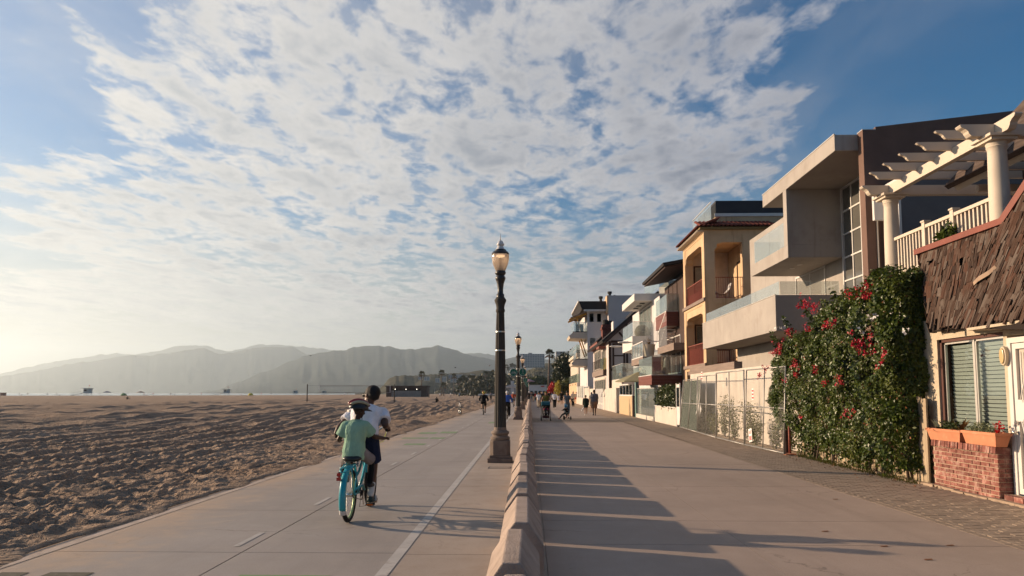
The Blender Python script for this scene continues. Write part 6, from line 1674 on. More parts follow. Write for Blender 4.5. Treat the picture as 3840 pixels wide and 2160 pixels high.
def rib(xo, m, w_, name, a0=.10, a1=.86, lift=1.06, curve=.0):
    pts = []
    for t in np.linspace(a0, a1, 14):
        an = PI * t; x = xo * (1 - .3 * math.sin(an) * 0); pts.append(hc + HMx @ Vector((xo * (.6 + .4 * math.sin(an)), -math.cos(an) * .132 * lift, math.sin(an) * .100 * lift * math.sqrt(max(.05, 1 - (xo / .112) ** 2)) + .0)))
    MB().tube(pts, w_, 8, flat=(tuple(u_), .55)).build(name, m, hel, True)
M_hr = mat('helmet_red', (.24, .010, .014), .3, spec=.6); M_hc = mat('helmet_cream', (.34, .32, .22), .4)
rib(0, M_hr, .024, 'red_rib', .12, .9)
for xo in (-.036, .036): rib(xo, M_hr, .013, 'red_rib', .14, .88)
for xo in (-.070, .070): rib(xo, M_hc, .017, 'cream_rib', .18, .80)
for xo in (-.054, .054): rib(xo, MATS['helmet_black'], .010, 'dark_rib', .16, .85)
vz = MB(); V = []
for j in range(9):
    an = R(-60 + 15 * j); q0 = Vector((math.sin(an) * .098, math.cos(an) * .130, -.005)); q1 = Vector((math.sin(an) * .088, math.cos(an) * .130 + .055 * math.cos(an * 1.2), -.025)); V += [tuple(hc + HMx @ q0), tuple(hc + HMx @ q1)]
vz.add(V, [(2*j, 2*j+1, 2*j+3, 2*j+2) for j in range(8)]); vzo = vz.build('visor', MATS['helmet_black'], hel, True); sm = vzo.modifiers.new('solid', 'SOLIDIFY'); sm.thickness = .006
MB().tube([hc + HMx @ Vector((.085, .02, -.01)), hc + HMx @ Vector((.075, .03, -.09)), hc + HMx @ Vector((.03, .05, -.14))], .005, 5).build('chin_strap', BLACKC, hel, True)
bx_ = MB().obox(hc + HMx @ Vector((-.02, -.12, -.045)), (.10, .02, .03), HMx).build('adjuster', SHOEW, hel)

# simple bicycle for the riders further off
def small_bike(loc, rz, label, fm, group='bicycles further along the bikeway', r=.34, fat=.022, basket=False):
    t = empty('bicycle', loc, label, 'bicycle', group, rz)
    wheel(t, 0, r, fat, M_spoke, 12, False); wheel(t, 1.02, r, fat, M_spoke, 12, False)
    b2, s2, h2 = Vector((0, .42, .28)), Vector((0, .27, .80)), Vector((0, .82, .82))
    f = MB()
    for a, q in ((b2, s2), (b2, h2 + Vector((0, .03, -.12))), (s2 + Vector((0, .02, -.08)), h2), (h2 + Vector((0, -.01, .05)), Vector((0, 1.02, r))), (b2, Vector((0, 0, r))), (s2 + Vector((0, 0, -.08)), Vector((0, 0, r)))): f.tube([a, q], .017, 6)
    f.build('frame', fm, t, True)
    MB().tube([(-.29, .70, 1.0), (-.2, .84, 1.02), (.2, .84, 1.02), (.29, .70, 1.0)], .013, 6).tube([h2, (0, .84, 1.02)], .013, 6).build('handlebar', M_black, t, True)
    MB().ball((0, .23, .90), (.07, .14, .03), 10, 6).tube([s2, (0, .25, .9)], .013, 6).build('saddle', M_black, t, True)
    MB().torus((.05, .42, .28), .085, .008, (1, 0, 0), 14, 4).bar((.08, .42, .28), (.08, .46, .12), .014, .02).bar((-.08, .42, .28), (-.08, .38, .44), .014, .02).build('crankset', M_black, t)
    return t
def rider_joints(h, leg=0.0):
    J = {'pel': (0, .24, .98), 'neck': (0, .50, 1.44), 'head': (0, .56, 1.58), 'hpL': (-.09, .25, .96), 'hpR': (.09, .25, .96), 'knR': (.12, .58, .72), 'anR': (.12, .44, .24), 'toR': (.13, .58, .20), 'knL': (-.13, .66, .86), 'anL': (-.12, .40, .50), 'toL': (-.13, .54, .47), 'shL': (-.18, .48, 1.38), 'shR': (.18, .48, 1.38), 'elL': (-.30, .56, 1.15), 'elR': (.30, .56, 1.15), 'wrL': (-.29, .70, 1.03), 'wrR': (.29, .70, 1.03), 'haL': (-.29, .76, 1.02), 'haR': (.29, .76, 1.02)}
    return {k: Vector(v) for k, v in J.items()}
def helmet_on(body, hc, m, r=.125, stripes=None):
    h = MB().ball(Vector(hc) + Vector((0, -.01, .035)), (r * .86, r * 1.12, r * .86), 14, 9).build('helmet', m, body, True)
    if stripes:
        for k, mm in enumerate(stripes): MB().tube([Vector(hc) + Vector(((k - 1) * .05, -r * 1.13 * math.cos(a), .035 + r * .9 * math.sin(a))) for a in np.linspace(.2, PI - .2, 10)], .018, 6).build('stripe', mm, h, True)
def rider(px, py, label, blabel, skin, top, bot, leg, hel, fm, sleeve=1.95, stripes=None, hair=None):
    g = PG(px, py); small_bike((g.x, g.y, 0), R(random.uniform(-2, 2)), blabel, fm)
    J = rider_joints(1.78); p = figure(J, 1.78, skin, top, bot, ('person', (g.x, g.y, 0), 0, label, 'cyclists further along the bikeway'), .024, hair or 'short', HAIR, sleeve, leg, 'pants', SHOEB, 1.05)
    if hel: helmet_on(p, J['head'], hel, .125, stripes)
M_w = mat('gloss_white', (.65, .64, .62), .3, spec=.5)
rider(1812, 1557, 'cyclist in black hooded jacket with rainbow striped helmet riding away', 'dark bicycle under the cyclist in the black jacket', SK['tan'], BLACKC, BLACKC, .95, mat('helmet_yellow', (.5, .4, .05), .4), M_black, stripes=[mat('stripe_red', (.5, .05, .03), .5), mat('stripe_orange', (.6, .25, .03), .5), mat('stripe_green', (.08, .4, .12), .5)])
rider(1901, 1573, 'cyclist in blue jacket and white helmet behind the near lamp', 'black road bicycle under the cyclist in blue', SK['light'], BLUEJ, BLACKC, 1.98, M_w, M_black)
rider(1925, 1527, 'cyclist in orange top behind the second lamp', 'bicycle under the cyclist in orange', SK['light'], ORANGE, GREYC, .95, M_w, M_black)
rider(1840, 1502, 'distant cyclist in dark clothes far up the bikeway', 'bicycle under the distant dark cyclist', SK['tan'], GREYSH, BLACKC, 1.9, None, M_black)
g = PG(1727, 1554); eb = small_bike((g.x, g.y, 0), R(12), 'white and black rental bike parked at the sand edge', M_w, r=.30, fat=.04)
MB().bar((0, .30, .35), (0, .68, .62), .07, .12).build('battery', M_black, eb); MB().tube([(0, .3, .25), (.16, .24, 0)], .012, 6).build('kick_stand', M_black, eb)
g = PG(1957, 1538); small_bike((-.85, g.y, 0), R(8), 'dark bicycle leaning by the low wall near the third lamp', M_black)

# ------------------------------------------------------------------ walkers on the promenade
def walker(px, py, h, label, skin, top, bot, away=False, turn=0.0, vox=.026, **kw):
    g = PG(px, py); jk = {k: kw.pop(k) for k in ('ph', 'arm', 'hunch', 'armbend', 'hold') if k in kw}
    J = walk_joints(h, **jk); rz = (0 if away else PI) + turn
    return figure(J, h, skin, top, bot, ('person', (g.x, g.y, 0), rz, label, 'people walking on the promenade'), vox, **kw)
p_st = walker(2048, 1573.5, 1.68, 'woman in olive tank top and cap pushing the teal stroller', SK['tan'], OLIVE, BEIGE, hair='long', hairm=BRH, sleeve=0, leg=1.9, shoes=SHOEW, ph=.25, hold=(.22, .42, 1.02))
MB().ball((0, .07, 1.62), (.10, .12, .055), 12, 6).ball((0, .19, 1.59), (.08, .07, .012), 10, 5).build('cap', OLIVE, p_st, True)
p_ov = walker(2127, 1570, 1.66, 'woman in grey tunic with white neckline bending over the small tricycle', SK['light'], cloth('slate_tunic', (.15, .18, .21)), DENIM, hair='short', sleeve=0, leg=1.5, shoes=SHOEB, ph=.12, hunch=.35, hold=(.16, .36, .98))
MB().prism([(-.09, 1.38), (.09, 1.38), (0, 1.16)], lambda p, t: (p[0], t + (1.38 - p[1]) * -.10, p[1]), .205, .225).build('neckline', WHITE_T, p_ov)
walker(2229, 1558, 1.82, 'man in slate shirt and shorts walking away by the white wall', SK['deep'], GREYSH, TANSH, True, hair='short', sleeve=.9, leg=.95, shoes=SHOEB, ph=.28, fat=1.25)
mn = walker(2197, 1558, 1.42, 'girl in dark green dress walking hand in hand with the man', SK['tan'], DGREEN, DGREEN, True, hair='bun', sleeve=1.9, leg=.55, bottom='skirt', shoes=SHOEW, ph=.22)
walker(2219, 1546, 1.62, 'woman hidden beyond the man in the slate shirt, walking away', SK['tan'], BEIGE, BEIGE, True, hair='short', sleeve=.6, leg=.8, ph=.2)
walker(2149, 1526.5, 1.72, 'person in cream hooded coat by the peach wall', SK['tan'], CREAMC, BLACKC, hair='hood', hairm=CREAMC, sleeve=1.9, leg=1.9, shoes=SHOEB, ph=.12, topdrop=.16, armbend=1.6)
walker(2161, 1514, 1.68, 'person with a red bag behind the cream coat', SK['light'], BEIGE, REDC, hair='short', sleeve=.6, leg=.6, ph=.2)
walker(2080, 1532.5, 1.72, 'person in white crop tee and black wide trousers', SK['tan'], WHITE_T, BLACKC, hair='short', hairm=BRH, sleeve=.95, leg=1.95, shoes=SHOEW, ph=.25)
walker(2020, 1533, 1.68, 'woman in white top and beige trousers left of the stroller', SK['tan'], WHITE_T, BEIGE, hair='long', sleeve=.7, leg=1.95, shoes=SHOEW, ph=.25)
walker(2031, 1528, 1.76, 'man in black behind the woman in beige trousers', SK['light'], BLACKC, BLACKC, hair='short', sleeve=.7, leg=1.9, shoes=SHOEB, ph=.2)
walker(2060, 1512, 1.80, 'man in black tee standing mid-promenade beyond the stroller', SK['light'], BLACKC, GREYSH, hair='short', sleeve=.8, leg=1.0, shoes=SHOEB, ph=.15)
walker(2094, 1515, 1.34, 'child in pale dress walking beside the man in black', SK['light'], PALE, PALE, True, hair='long', hairm=BRH, sleeve=.5, leg=.6, bottom='skirt', ph=.2)
walker(2106, 1516, 1.84, 'man in black tee walking away beside the child in pale dress', SK['tan'], BLACKC, BLACKC, True, hair='short', sleeve=.8, leg=.95, shoes=SHOEB, ph=.25)
crowd = [(1984, 1507, 1.75, BLACKC, 'white bucket hat', 'far walker in dark clothes and white hat at the left of the crowd'), (1992, 1506, 1.7, GREYSH, None, 'far walker in slate top at the left of the crowd'), (2000, 1507, 1.72, BLACKC, None, 'far walker in black by the far stroller'), (2008, 1503, 1.66, REDC, None, 'far walker in dark red top behind the woman in white'), (2037, 1502, 1.78, GREYSH, None, 'far walker in slate top right of the man in black'), (2045, 1499, 1.7, ORANGE, None, 'far walker in orange top in the middle of the crowd'), (2070, 1503, 1.7, DENIM, None, 'far walker in denim right of the crowd'), (2115, 1505, 1.75, BLACKC, None, 'far walker in black by the lime hedge'), (2122, 1503, 1.6, WHITE_T, None, 'far walker in white by the lime hedge'), (1996, 1497, 1.7, DENIM, None, 'most distant walker in denim near the low wall'), (2018, 1497, 1.7, BLACKC, None, 'most distant walker in black near the white restaurant'), (2055, 1497, 1.7, BEIGE, None, 'most distant walker in beige near the red blossoms')]
for k, (px, py, h, cl, hat, lab) in enumerate(crowd):
    p = walker(px, py, h, lab, SK[('tan', 'light', 'deep')[k % 3]], cl, [BLACKC, DENIM, BEIGE][k % 3], k % 2 == 0, hair='long' if k % 4 == 1 else 'short', hairm=[HAIR, BRH][k % 2], sleeve=.7, leg=[1.9, .9, 1.9][k % 3], ph=.1 + .05 * (k % 4), vox=.035)
    if hat: MB().lathe([(.16, 0), (.11, .02), (.10, .16), (.02, .18)], 12, (0, .03, h - .07)).build('hat', M_w, p, True)
# stroller
g = PG(2047, 1578); stl = empty('stroller', (g.x, g.y, 0), 'teal hooded stroller pushed toward the camera', 'stroller', rz=PI)
M_teal = mat('teal_canopy', (.012, .085, .11), .8)
for (x, y, r) in ((-.26, .35, .12), (.26, .35, .12), (-.27, -.35, .15), (.27, -.35, .15)): MB().torus((x, y, r), r - .025, .025, (1, 0, 0), 18, 6).tube([(x - .02, y, r), (x + .02, y, r)], .03, 8).build('wheel', M_tyre, stl, True)
f = MB()
for s in (-1, 1): f.tube([(s * .26, .35, .12), (s * .26, .05, .5), (s * .25, -.45, 1.02)], .015, 6).tube([(s * .27, -.35, .15), (s * .26, .05, .55)], .015, 6)
f.tube([(-.25, -.45, 1.02), (.25, -.45, 1.02)], .018, 6); f.build('frame', M_black, stl, True)
c = MB(); loft(c, [((0, .02, .30), (1, 0, 0), (0, 1, 0), .2, .22), ((0, -.02, .5), (1, 0, 0), (0, 1, 0), .23, .22), ((0, -.12, .75), (1, 0, 0), (0, 1, 0), .23, .16), ((0, -.16, .95), (1, 0, 0), (0, 1, 0), .22, .1)], 14); c.build('seat', mat('stroller_black', (.012, .011, .013), .9), stl, True)
MB().prism([(.30 * math.cos(a) + -.10, .98 - .16 + .30 * math.sin(a)) for a in np.linspace(.25, PI - .1, 10)] + [(-.30, .78), (-.05, .86)], lambda p, t: (t, p[0], p[1]), -.25, .25).build('canopy', M_teal, stl, bevel=.02)
bx('basket', mat('stroller_basket', (.06, .012, .014), .9), stl, -.2, .2, -.2, .25, .16, .28)
bb_ = figure({k: Vector(v) for k, v in {'pel': (0, .06, .48), 'neck': (0, .0, .73), 'head': (0, .02, .82), 'hpL': (-.05, .08, .48), 'hpR': (.05, .08, .48), 'knL': (-.08, .24, .50), 'knR': (.08, .24, .50), 'anL': (-.09, .28, .36), 'anR': (.09, .28, .36), 'toL': (-.09, .35, .35), 'toR': (.09, .35, .35), 'shL': (-.09, .02, .70), 'shR': (.09, .02, .70), 'elL': (-.13, .10, .60), 'elR': (.13, .10, .60), 'wrL': (-.08, .2, .58), 'wrR': (.08, .2, .58)}.items()}, .85, SK['deep'], cloth('pink_top', (.35, .06, .11)), GREYC, ('person', (g.x, g.y, 0), PI, 'toddler in pink sitting in the teal stroller', None), .016, 'short', HAIR, .9, 1.6, 'pants', SHOEW)
# tricycle and its rider
g = PG(2124, 1574); tc = empty('tricycle', (g.x, g.y, 0), 'small dark tricycle ridden by a child in blue helmet', 'tricycle', rz=PI + R(-25))
for (x, y, r) in ((0, .38, .13), (-.2, -.2, .10), (.2, -.2, .10)): MB().torus((x, y, r), r - .02, .02, (1, 0, 0), 16, 6).tube([(x - .02, y, r), (x + .02, y, r)], .025, 8).build('wheel', M_tyre, tc, True)
MB().tube([(0, .38, .13), (0, .33, .55)], .016, 6).tube([(0, .34, .4), (0, -.18, .22)], .02, 6).tube([(-.2, -.2, .1), (.2, -.2, .1)], .014, 6).build('frame', M_black, tc, True)
MB().tube([(-.2, .28, .56), (0, .33, .56), (.2, .28, .56)], .013, 6).build('handlebar', M_black, tc, True); MB().ball((0, -.05, .33), (.09, .13, .03), 10, 6).build('seat', M_black, tc, True)
kd = figure({k: Vector(v) for k, v in {'pel': (0, -.05, .41), 'neck': (0, .02, .68), 'head': (0, .05, .78), 'hpL': (-.06, -.03, .40), 'hpR': (.06, -.03, .40), 'knL': (-.14, .18, .38), 'knR': (.22, .10, .30), 'anL': (-.13, .28, .18), 'anR': (.38, .14, .08), 'toL': (-.13, .36, .15), 'toR': (.42, .22, .05), 'shL': (-.11, .02, .64), 'shR': (.11, .02, .64), 'elL': (-.17, .12, .56), 'elR': (.17, .12, .56), 'wrL': (-.18, .24, .57), 'wrR': (.18, .24, .57)}.items()}, .98, SK['light'], BLACKC, cloth('olive_trousers', (.10, .11, .09)), ('person', (g.x, g.y, 0), PI + R(-25), 'child with blue helmet riding the small tricycle', None), .018, 'short', BRH, 1.4, 1.9, 'pants', mat('red_shoe', (.3, .03, .03), .6))
helmet_on(kd, (0, .05, .78), mat('helmet_blue', (.06, .25, .42), .4), .115)
# things people carry
g = PG(2161, 1514)
rb = MB().lathe([(.06, 0), (.22, .02), (.17, .45), (.12, .52)], 10).build('shoulder_bag', REDC); rb.location = (g.x + .28, g.y - .1, .62); tag(rb, 'red bag carried beside the cream coat', 'bag')
tb_ = MB().tube([(0, 0, 0), (.18, .0, .30)], .045, 8).build('rolled_towel', M_w); g = PG(2197, 1558); tb_.location = (g.x - .30, g.y, .30); tag(tb_, 'white rolled towel in the girl’s hand', 'towel')
# ================================================================== lamp signs
M_sgreen = mat('sign_green', (.012, .13, .085), .5, var=.08); M_swhite = mat('sign_mark_white', (.62, .64, .62), .5)
def round_sign(x, y, z, r, kind, label):
    t = empty('round_sign', (x, y, z), label, 'sign', 'round green path signs')
    MB().disc((0, 0, 0), r, (0, 1, 0), .006, 32).build('plate', M_sgreen, t); MB().torus((0, -.004, 0), r * .94, r * .035, (0, 1, 0), 32, 4).build('border', M_swhite, t)
    s = r / .235; b = MB(); yy = -.008
    if kind == 'bike':
        for dx in (-.085, .085): b.torus((dx * s, yy, -.045 * s), .055 * s, .008 * s, (0, 1, 0), 20, 4)
        L = [((-.085, -.045), (-.045, .04)), ((-.045, .04), (.055, .04)), ((.0, -.045), (.06, .045)), ((.085, -.045), (.05, .075)), ((-.085, -.045), (.0, -.045)), ((.0, -.045), (-.05, .06)), ((-.075, .065), (-.03, .065)), ((.03, .08), (.06, .078))]
        for a, c in L: b.bar((a[0] * s, yy, a[1] * s), (c[0] * s, yy, c[1] * s), .006, .014 * s, up=(0, 1, 0))
        nm_ = 'bicycle_symbol'
    else:
        b.disc((.01 * s, yy, .13 * s), .025 * s, (0, 1, 0), .004, 14)
        L = [((.005, .10), (-.005, -.01), .05), ((-.005, -.005), (-.055, -.14), .026), ((-.0, -.005), (.045, -.075), .026), ((.045, -.07), (.05, -.145), .024), ((.01, .085), (-.05, .02), .02), ((.01, .085), (.06, .02), .02)]
        for a, c, w_ in L: b.bar((a[0] * s, yy, a[1] * s), (c[0] * s, yy, c[1] * s), .006, w_ * s, up=(0, 1, 0))
        nm_ = 'walker_symbol'
    b.build(nm_, M_swhite, t)
    MB().box(-.02, .02, .003, .12, -.015, .015).build('bracket', M_steel, t)
    return t
round_sign(-.69 - .275, LY[1] - .20, 2.82, .235, 'bike', 'round green sign with bicycle symbol on the second lamp'); round_sign(-.69 + .275, LY[1] - .20, 2.84, .235, 'walk', 'round green sign with walking figure on the second lamp')
for k in (2, 3, 4): round_sign(-.69 + .275, LY[k] - .2, 2.84, .235, 'walk', f'round green sign with walking figure on the {ORD[k]} lamp')
for zz in (2.66, 3.02): 
    o = MB().box(-.69 - .5, -.69 + .5, LY[1] - .19, LY[1] - .175, zz, zz + .02).build('sign_strap', M_steel); o.parent = lamps[1]; o.matrix_parent_inverse = lamps[1].matrix_world.inverted(); o.location = (0, 0, 0)
    o.parent = None; bpy.data.objects.remove(o)

# ================================================================== beach furniture and far things
def net(xl, xr, y, label, s0, s1, zt, zbm, hp):
    t = empty('volleyball_net', ((xl + xr) / 2, y, 0), label, 'volleyball net', 'beach volleyball nets')
    W = (xr - xl) / 2
    for s in (-1, 1): MB().tube([(s * W, 0, -.1), (s * W, 0, hp)], .09, 8).build('post', M_post, t, True)
    bx('top_tape', GREYC, t, s0 - (xl + xr) / 2, s1 - (xl + xr) / 2, -.01, .01, zt - .09, zt); bx('bottom_tape', GREYC, t, s0 - (xl + xr) / 2, s1 - (xl + xr) / 2, -.01, .01, zbm, zbm + .07)
    for q in (s0, s1): bx('side_tape', WHITE_T, t, q - (xl + xr) / 2 - .03, q - (xl + xr) / 2 + .03, -.012, .012, zbm, zt)
    f = MB(); c0, c1 = s0 - (xl + xr) / 2, s1 - (xl + xr) / 2; x = c0
    while x < c1: f.box(x - .004, x + .004, -.003, .003, zbm, zt); x += .2
    z = zbm
    while z < zt: f.box(c0, c1, -.003, .003, z - .004, z + .004); z += .2
    tag(f.build('mesh', BLACKC, t), kind='stuff')
    f = MB(); 
    for s, q in ((-1, c0), (1, c1)): f.tube([(s * W, 0, hp - .2), (q, 0, zt - .04)], .012, 4).tube([(s * W, 0, hp - 1.4), (q, 0, zbm + .04)], .012, 4)
    f.build('guy_ropes', BLACKC, t)
net(PG(1168, 1508).x, PG(1476, 1509).x, 121, 'volleyball net and dark posts nearest on the sand behind the man', PY(1197, 1450, 121).x, PY(1463, 1450, 121).x, PY(1300, 1446, 121).z, PY(1300, 1473, 121).z, 3.05)
net(PG(1614, 1493).x, PG(1768, 1494).x, 214, 'more distant volleyball net right of the brown building', PY(1630, 1470, 214).x, PY(1755, 1470, 214).x, 2.5, 1.4, 2.7)
# brown beach building
X0, X1 = PY(1448, 1480, 280).x, PY(1600, 1480, 280).x
hb = empty('beach_building', (0, 0, 0), 'low brown beach building with grey shutter front beyond the net', 'building')
M_bb = mat('brown_block_wall', (.075, .045, .038), .9, var=.2, vscale=.8)
bx('wall', M_bb, hb, X0, X0 + 2.0, 280, 288, 0, 4.0); bx('wall', M_bb, hb, X1 - 2.2, X1, 280, 288, 0, 4.0); bx('rear_wall', M_bb, hb, X0 + 2.01, X1 - 2.21, 284, 288, 0, 4.0)
bx('roof', M_bb, hb, X0 - .3, X1 + .3, 279.5, 288.3, 4.01, 4.35); bx('lintel', M_bb, hb, X0 + 2.01, X1 - 2.21, 280, 280.4, 3.4, 4.0)
for k in range(4): bx('shutter', mat('grey_shutter', (.20, .19, .18), .8, var=.12, vscale=.6), hb, X0 + 2.02 + k * (X1 - X0 - 4.3) / 4, X0 + 2.0 + (k + 1) * (X1 - X0 - 4.3) / 4, 280.1, 280.3, 0, 2.4)
for k in range(3): MB().ball((X0 + 3.5 + k * 4.2, 280.2, 3.0), .12, 8, 6).build('lamp', mat('small_bright_lamp', (.9, .9, .85), .5, emit=((1, .9, .7), 4)), hb)
# lifeguard towers
def tower(px, py, Y, label, sc=1.0, ramp=True):
    c = PY(px, py, Y); t = empty('lifeguard_tower', (c.x, Y, 0), label, 'lifeguard tower', 'lifeguard towers at the waterline'); t.scale = (sc, sc, sc)
    M_lg = mat('pale_blue_hut', (.33, .40, .42), .8)
    for x in (-1.4, 1.4):
        for y in (-1.2, 1.2): bx('stilt', M_lg, t, x - .1, x + .1, y - .1, y + .1, -1, 1.3)
    bx('platform', M_lg, t, -2.6, 2.2, -2, 2, 1.3, 1.5)
    h = MB(); h.prism([(-1.6, 1.5), (1.7, 1.5), (1.9, 4.0), (-1.6, 4.0)], lambda p, q: (p[0], q, p[1]), -1.5, 1.5); h.build('cabin', M_lg, t)
    bx('window', M_dark, t, -1.2, .2, -1.52, -1.49, 2.5, 3.4)
    bx('roof', M_lg, t, -3.0, 2.4, -2.1, 2.1, 4.0, 4.2); MB().tube([(.6, 0, 4.2), (.6, 0, 6.0)], .06, 6).build('flag_pole', M_pipe, t); bx('flag', REDC, t, .66, 1.2, -.01, .01, 5.4, 5.9)
    if ramp:
        MB().bar((-2.6, -1, 1.3), (-9, -1, 0), 1.6, .15).build('ramp', M_lg, t)
        for zz in (.6, 1.1): MB().bar((-2.6, -1.8, 1.4 + zz), (-9, -1.8, .1 + zz), .08, .10).build('ramp_rail', M_lg, t)
    return t
tower(329, 1470, 405, 'nearest lifeguard tower with a long ramp, at the left of the beach'); tower(850, 1474, 475, 'second lifeguard tower, left of the volleyball post', .95); tower(1108, 1475, 560, 'small far lifeguard tower just left of the volleyball post', .8, False); tower(1215, 1477, 640, 'smallest lifeguard tower seen under the volleyball net', .8, False)
# people on the sand and at the waterline
def tiny(px, py, Y, label, sit=False, cl=None):
    h = 1.7; c = PY(px, py, Y); J = walk_joints(h, random.choice([.1, .25, -.2]))
    if sit:
        J = {k: Vector(v) for k, v in {'pel': (0, 0, .14), 'neck': (0, .05, .66), 'head': (0, .08, .80), 'hpL': (-.1, .02, .14), 'hpR': (.1, .02, .14), 'knL': (-.15, .42, .42), 'knR': (.15, .42, .42), 'anL': (-.14, .66, .08), 'anR': (.14, .66, .08), 'toL': (-.14, .8, .04), 'toR': (.14, .8, .04), 'shL': (-.18, .05, .6), 'shR': (.18, .05, .6), 'elL': (-.24, .2, .4), 'elR': (.24, .2, .4), 'wrL': (-.15, .42, .42), 'wrR': (.15, .42, .42)}.items()}
    return figure(J, h, SK[random.choice(['tan', 'deep', 'light'])], cl or random.choice([BLACKC, REDC, WHITE_T, DENIM, GREYSH]), random.choice([BLACKC, DENIM, GREYC]), ('person', (c.x, Y, 0), random.uniform(0, 6.28), label, 'distant people on the beach'), .03, 'short', HAIR, .6, .8)
tiny(1637, 1505, 122, 'person in black sitting on the sand near the parked rental bike', True, BLACKC)
tiny(476, 1497, 172, 'person sitting alone on the open sand at left', True)
far = [(70, 405), (182, 400), (208, 398), (267, 402), (454, 405), (540, 400), (548, 402), (566, 398), (960, 420), (968, 425), (1128, 395), (1148, 395), (1288, 400), (1296, 402), (1312, 401), (1445, 395), (1470, 395)]
names = {70: 'leftmost tiny beachgoer', 182: 'tiny beachgoer left of the towers, first of a pair', 208: 'tiny beachgoer left of the towers, second of a pair'}
fx = [18, 72, 82, 104, 178, 212, 223, 375, 460, 540, 548, 566, 574, 640, 655, 712, 755, 828, 905, 940, 980, 1017, 1284, 1292, 1304]
for k, px in enumerate(fx): tiny(px, 1478, 392 + (k * 37) % 40 - (20 if px > 700 else 0) + (px > 700) * 50, f'tiny beachgoer at the waterline, {ordinal(k)} from the left' if k else 'tiny beachgoer at the waterline, leftmost of the row', sit=k % 4 == 2)
for k, px in enumerate((1650, 1668, 1690, 1722)): tiny(px, 1478, 262 + 5 * k, f'tiny beachgoer by the far volleyball net, {["first", "second", "third", "fourth"][k]} from the left')
for k, (px, Y, col, lab) in enumerate(((401, 400, (.05, .06, .16), 'dark blue beach umbrella right of the nearest tower'), (464, 395, (.10, .25, .10), 'green domed beach tent at the waterline'), (527, 400, (.35, .25, .2), 'pale beach umbrella beside a standing group'), (940, 420, (.55, .45, .03), 'yellow beach shelter at the waterline'))):
    c = PY(px, 1480, Y); o = empty('beach_umbrella', (c.x, Y, 0), lab, 'beach umbrella')
    if k in (1, 3): MB().lathe([(1.6, 0), (1.4, .7), (.9, 1.2), (.1, 1.5)], 10).build('canopy', mat(f'beach_canvas_{"abcd"[k]}', col, .8), o, True)
    else: MB().lathe([(2.2, 1.7), (1.6, 2.1), (.1, 2.5)], 10).build('canopy', mat(f'beach_canvas_{"abcd"[k]}', col, .8), o, True); MB().tube([(0, 0, 0), (0, 0, 2.4)], .05, 6).build('pole', M_pipe, o)
o = MB().box(-1.2, 1.2, -.8, .8, 0, 1.5).box(-1.3, 1.3, -.9, .9, 1.501, 1.7).build('trash_bin', M_redtrim); c = PY(12, 1478, 395); o.location = c.x, 395, 0; tag(o, 'red-brown box bin at the far left waterline', 'bin')

# ------------------------------------------------------------------ palms and trees
L_palm = leaf_mat('palm_frond', (.040, .052, .018), .4, .1); L_skirt = leaf_mat('dead_frond', (.15, .10, .055), .3, .1); M_trunk = mat('palm_trunk', (.12, .09, .07), .95, var=.25, vscale=3); L_mass = leaf_mat('far_foliage', (.035, .045, .018), .5, .05)
def palm_mesh(seed, n=46):
    g = random.Random(seed); b = MB(); d2 = MB()
    for k in range(n):
        az = g.uniform(0, 2 * PI); el = g.uniform(-.7, 1.45); L = g.uniform(.8, 1.05); tgt = b if el > -.35 else d2
        d = Vector((math.cos(az) * math.cos(el), math.sin(az) * math.cos(el), math.sin(el))); s = d.cross(Vector((0, 0, 1))).normalized(); n_ = s.cross(d)
        stem = Vector((0, 0, 0)) + d * L * .45; tgt.add([(0, 0, 0), tuple(s * .02), tuple(stem)], [(0, 1, 2)])
        for j in range(9):                          # fan blades
            a = R(-75 + 150 * j / 8); l = L * .58 * (1 - .25 * abs(j - 4) / 4); q = d * math.cos(a) + s * math.sin(a)
            tip = stem + q * l + Vector((0, 0, -.22 * l)); w_ = n_ * .015 + (s * math.cos(a) - d * math.sin(a)) * .045
            tgt.add([tuple(stem), tuple(stem + q * l * .5 + w_), tuple(tip), tuple(stem + q * l * .5 - w_)], [(0, 1, 2, 3)])
    return b.mesh('fronds', L_palm), d2.mesh('dead_skirt', L_skirt)
pms = [palm_mesh(k) for k in range(3)]
def palm(x, y, h, cr, label, group, k=0, tr=.22, lean=0.0, z0=0.0):
    t = empty('palm_tree', (x, y, z0), label, 'palm tree', group)
    MB().tube([(0, 0, 0), (lean * .3, 0, h * .5), (lean, 0, h)], [tr * 1.25, tr, tr * .8], 8).build('trunk', M_trunk, t, True)
    for me, nm_ in zip(pms[k % 3], ('crown', 'dead_skirt')): link(me, nm_, t, (lean, 0, h), (0, 0, random.uniform(0, 6)), (cr, cr, cr))
    return t
palm(PY(2057, 1400, 215).x, 215, PY(2057, 1330, 215).z, 2.1, 'tall fan palm beside the promenade left of the dark tree', None, 0, .28, .3)
palm(PY(1581, 1450, 300).x, 300, PY(1581, 1404, 300).z, 1.9, 'fan palm behind the low brown beach building', None, 1)
pl = [(1656, 1400, 400, 2.6, 'tall palm right of the palm by the brown building'), (1663, 1447, 380, 2.6, 'short squat palm in front of the bluff'), (1702, 1412, 410, 2.3, 'tall thin palm in front of the bluff')]
for k, (px, py, Y, cr, lab) in enumerate(pl): palm(PY(px, 1470, Y).x, Y, PY(px, py, Y).z, cr, lab, 'palms behind the beach', k)
k = 0
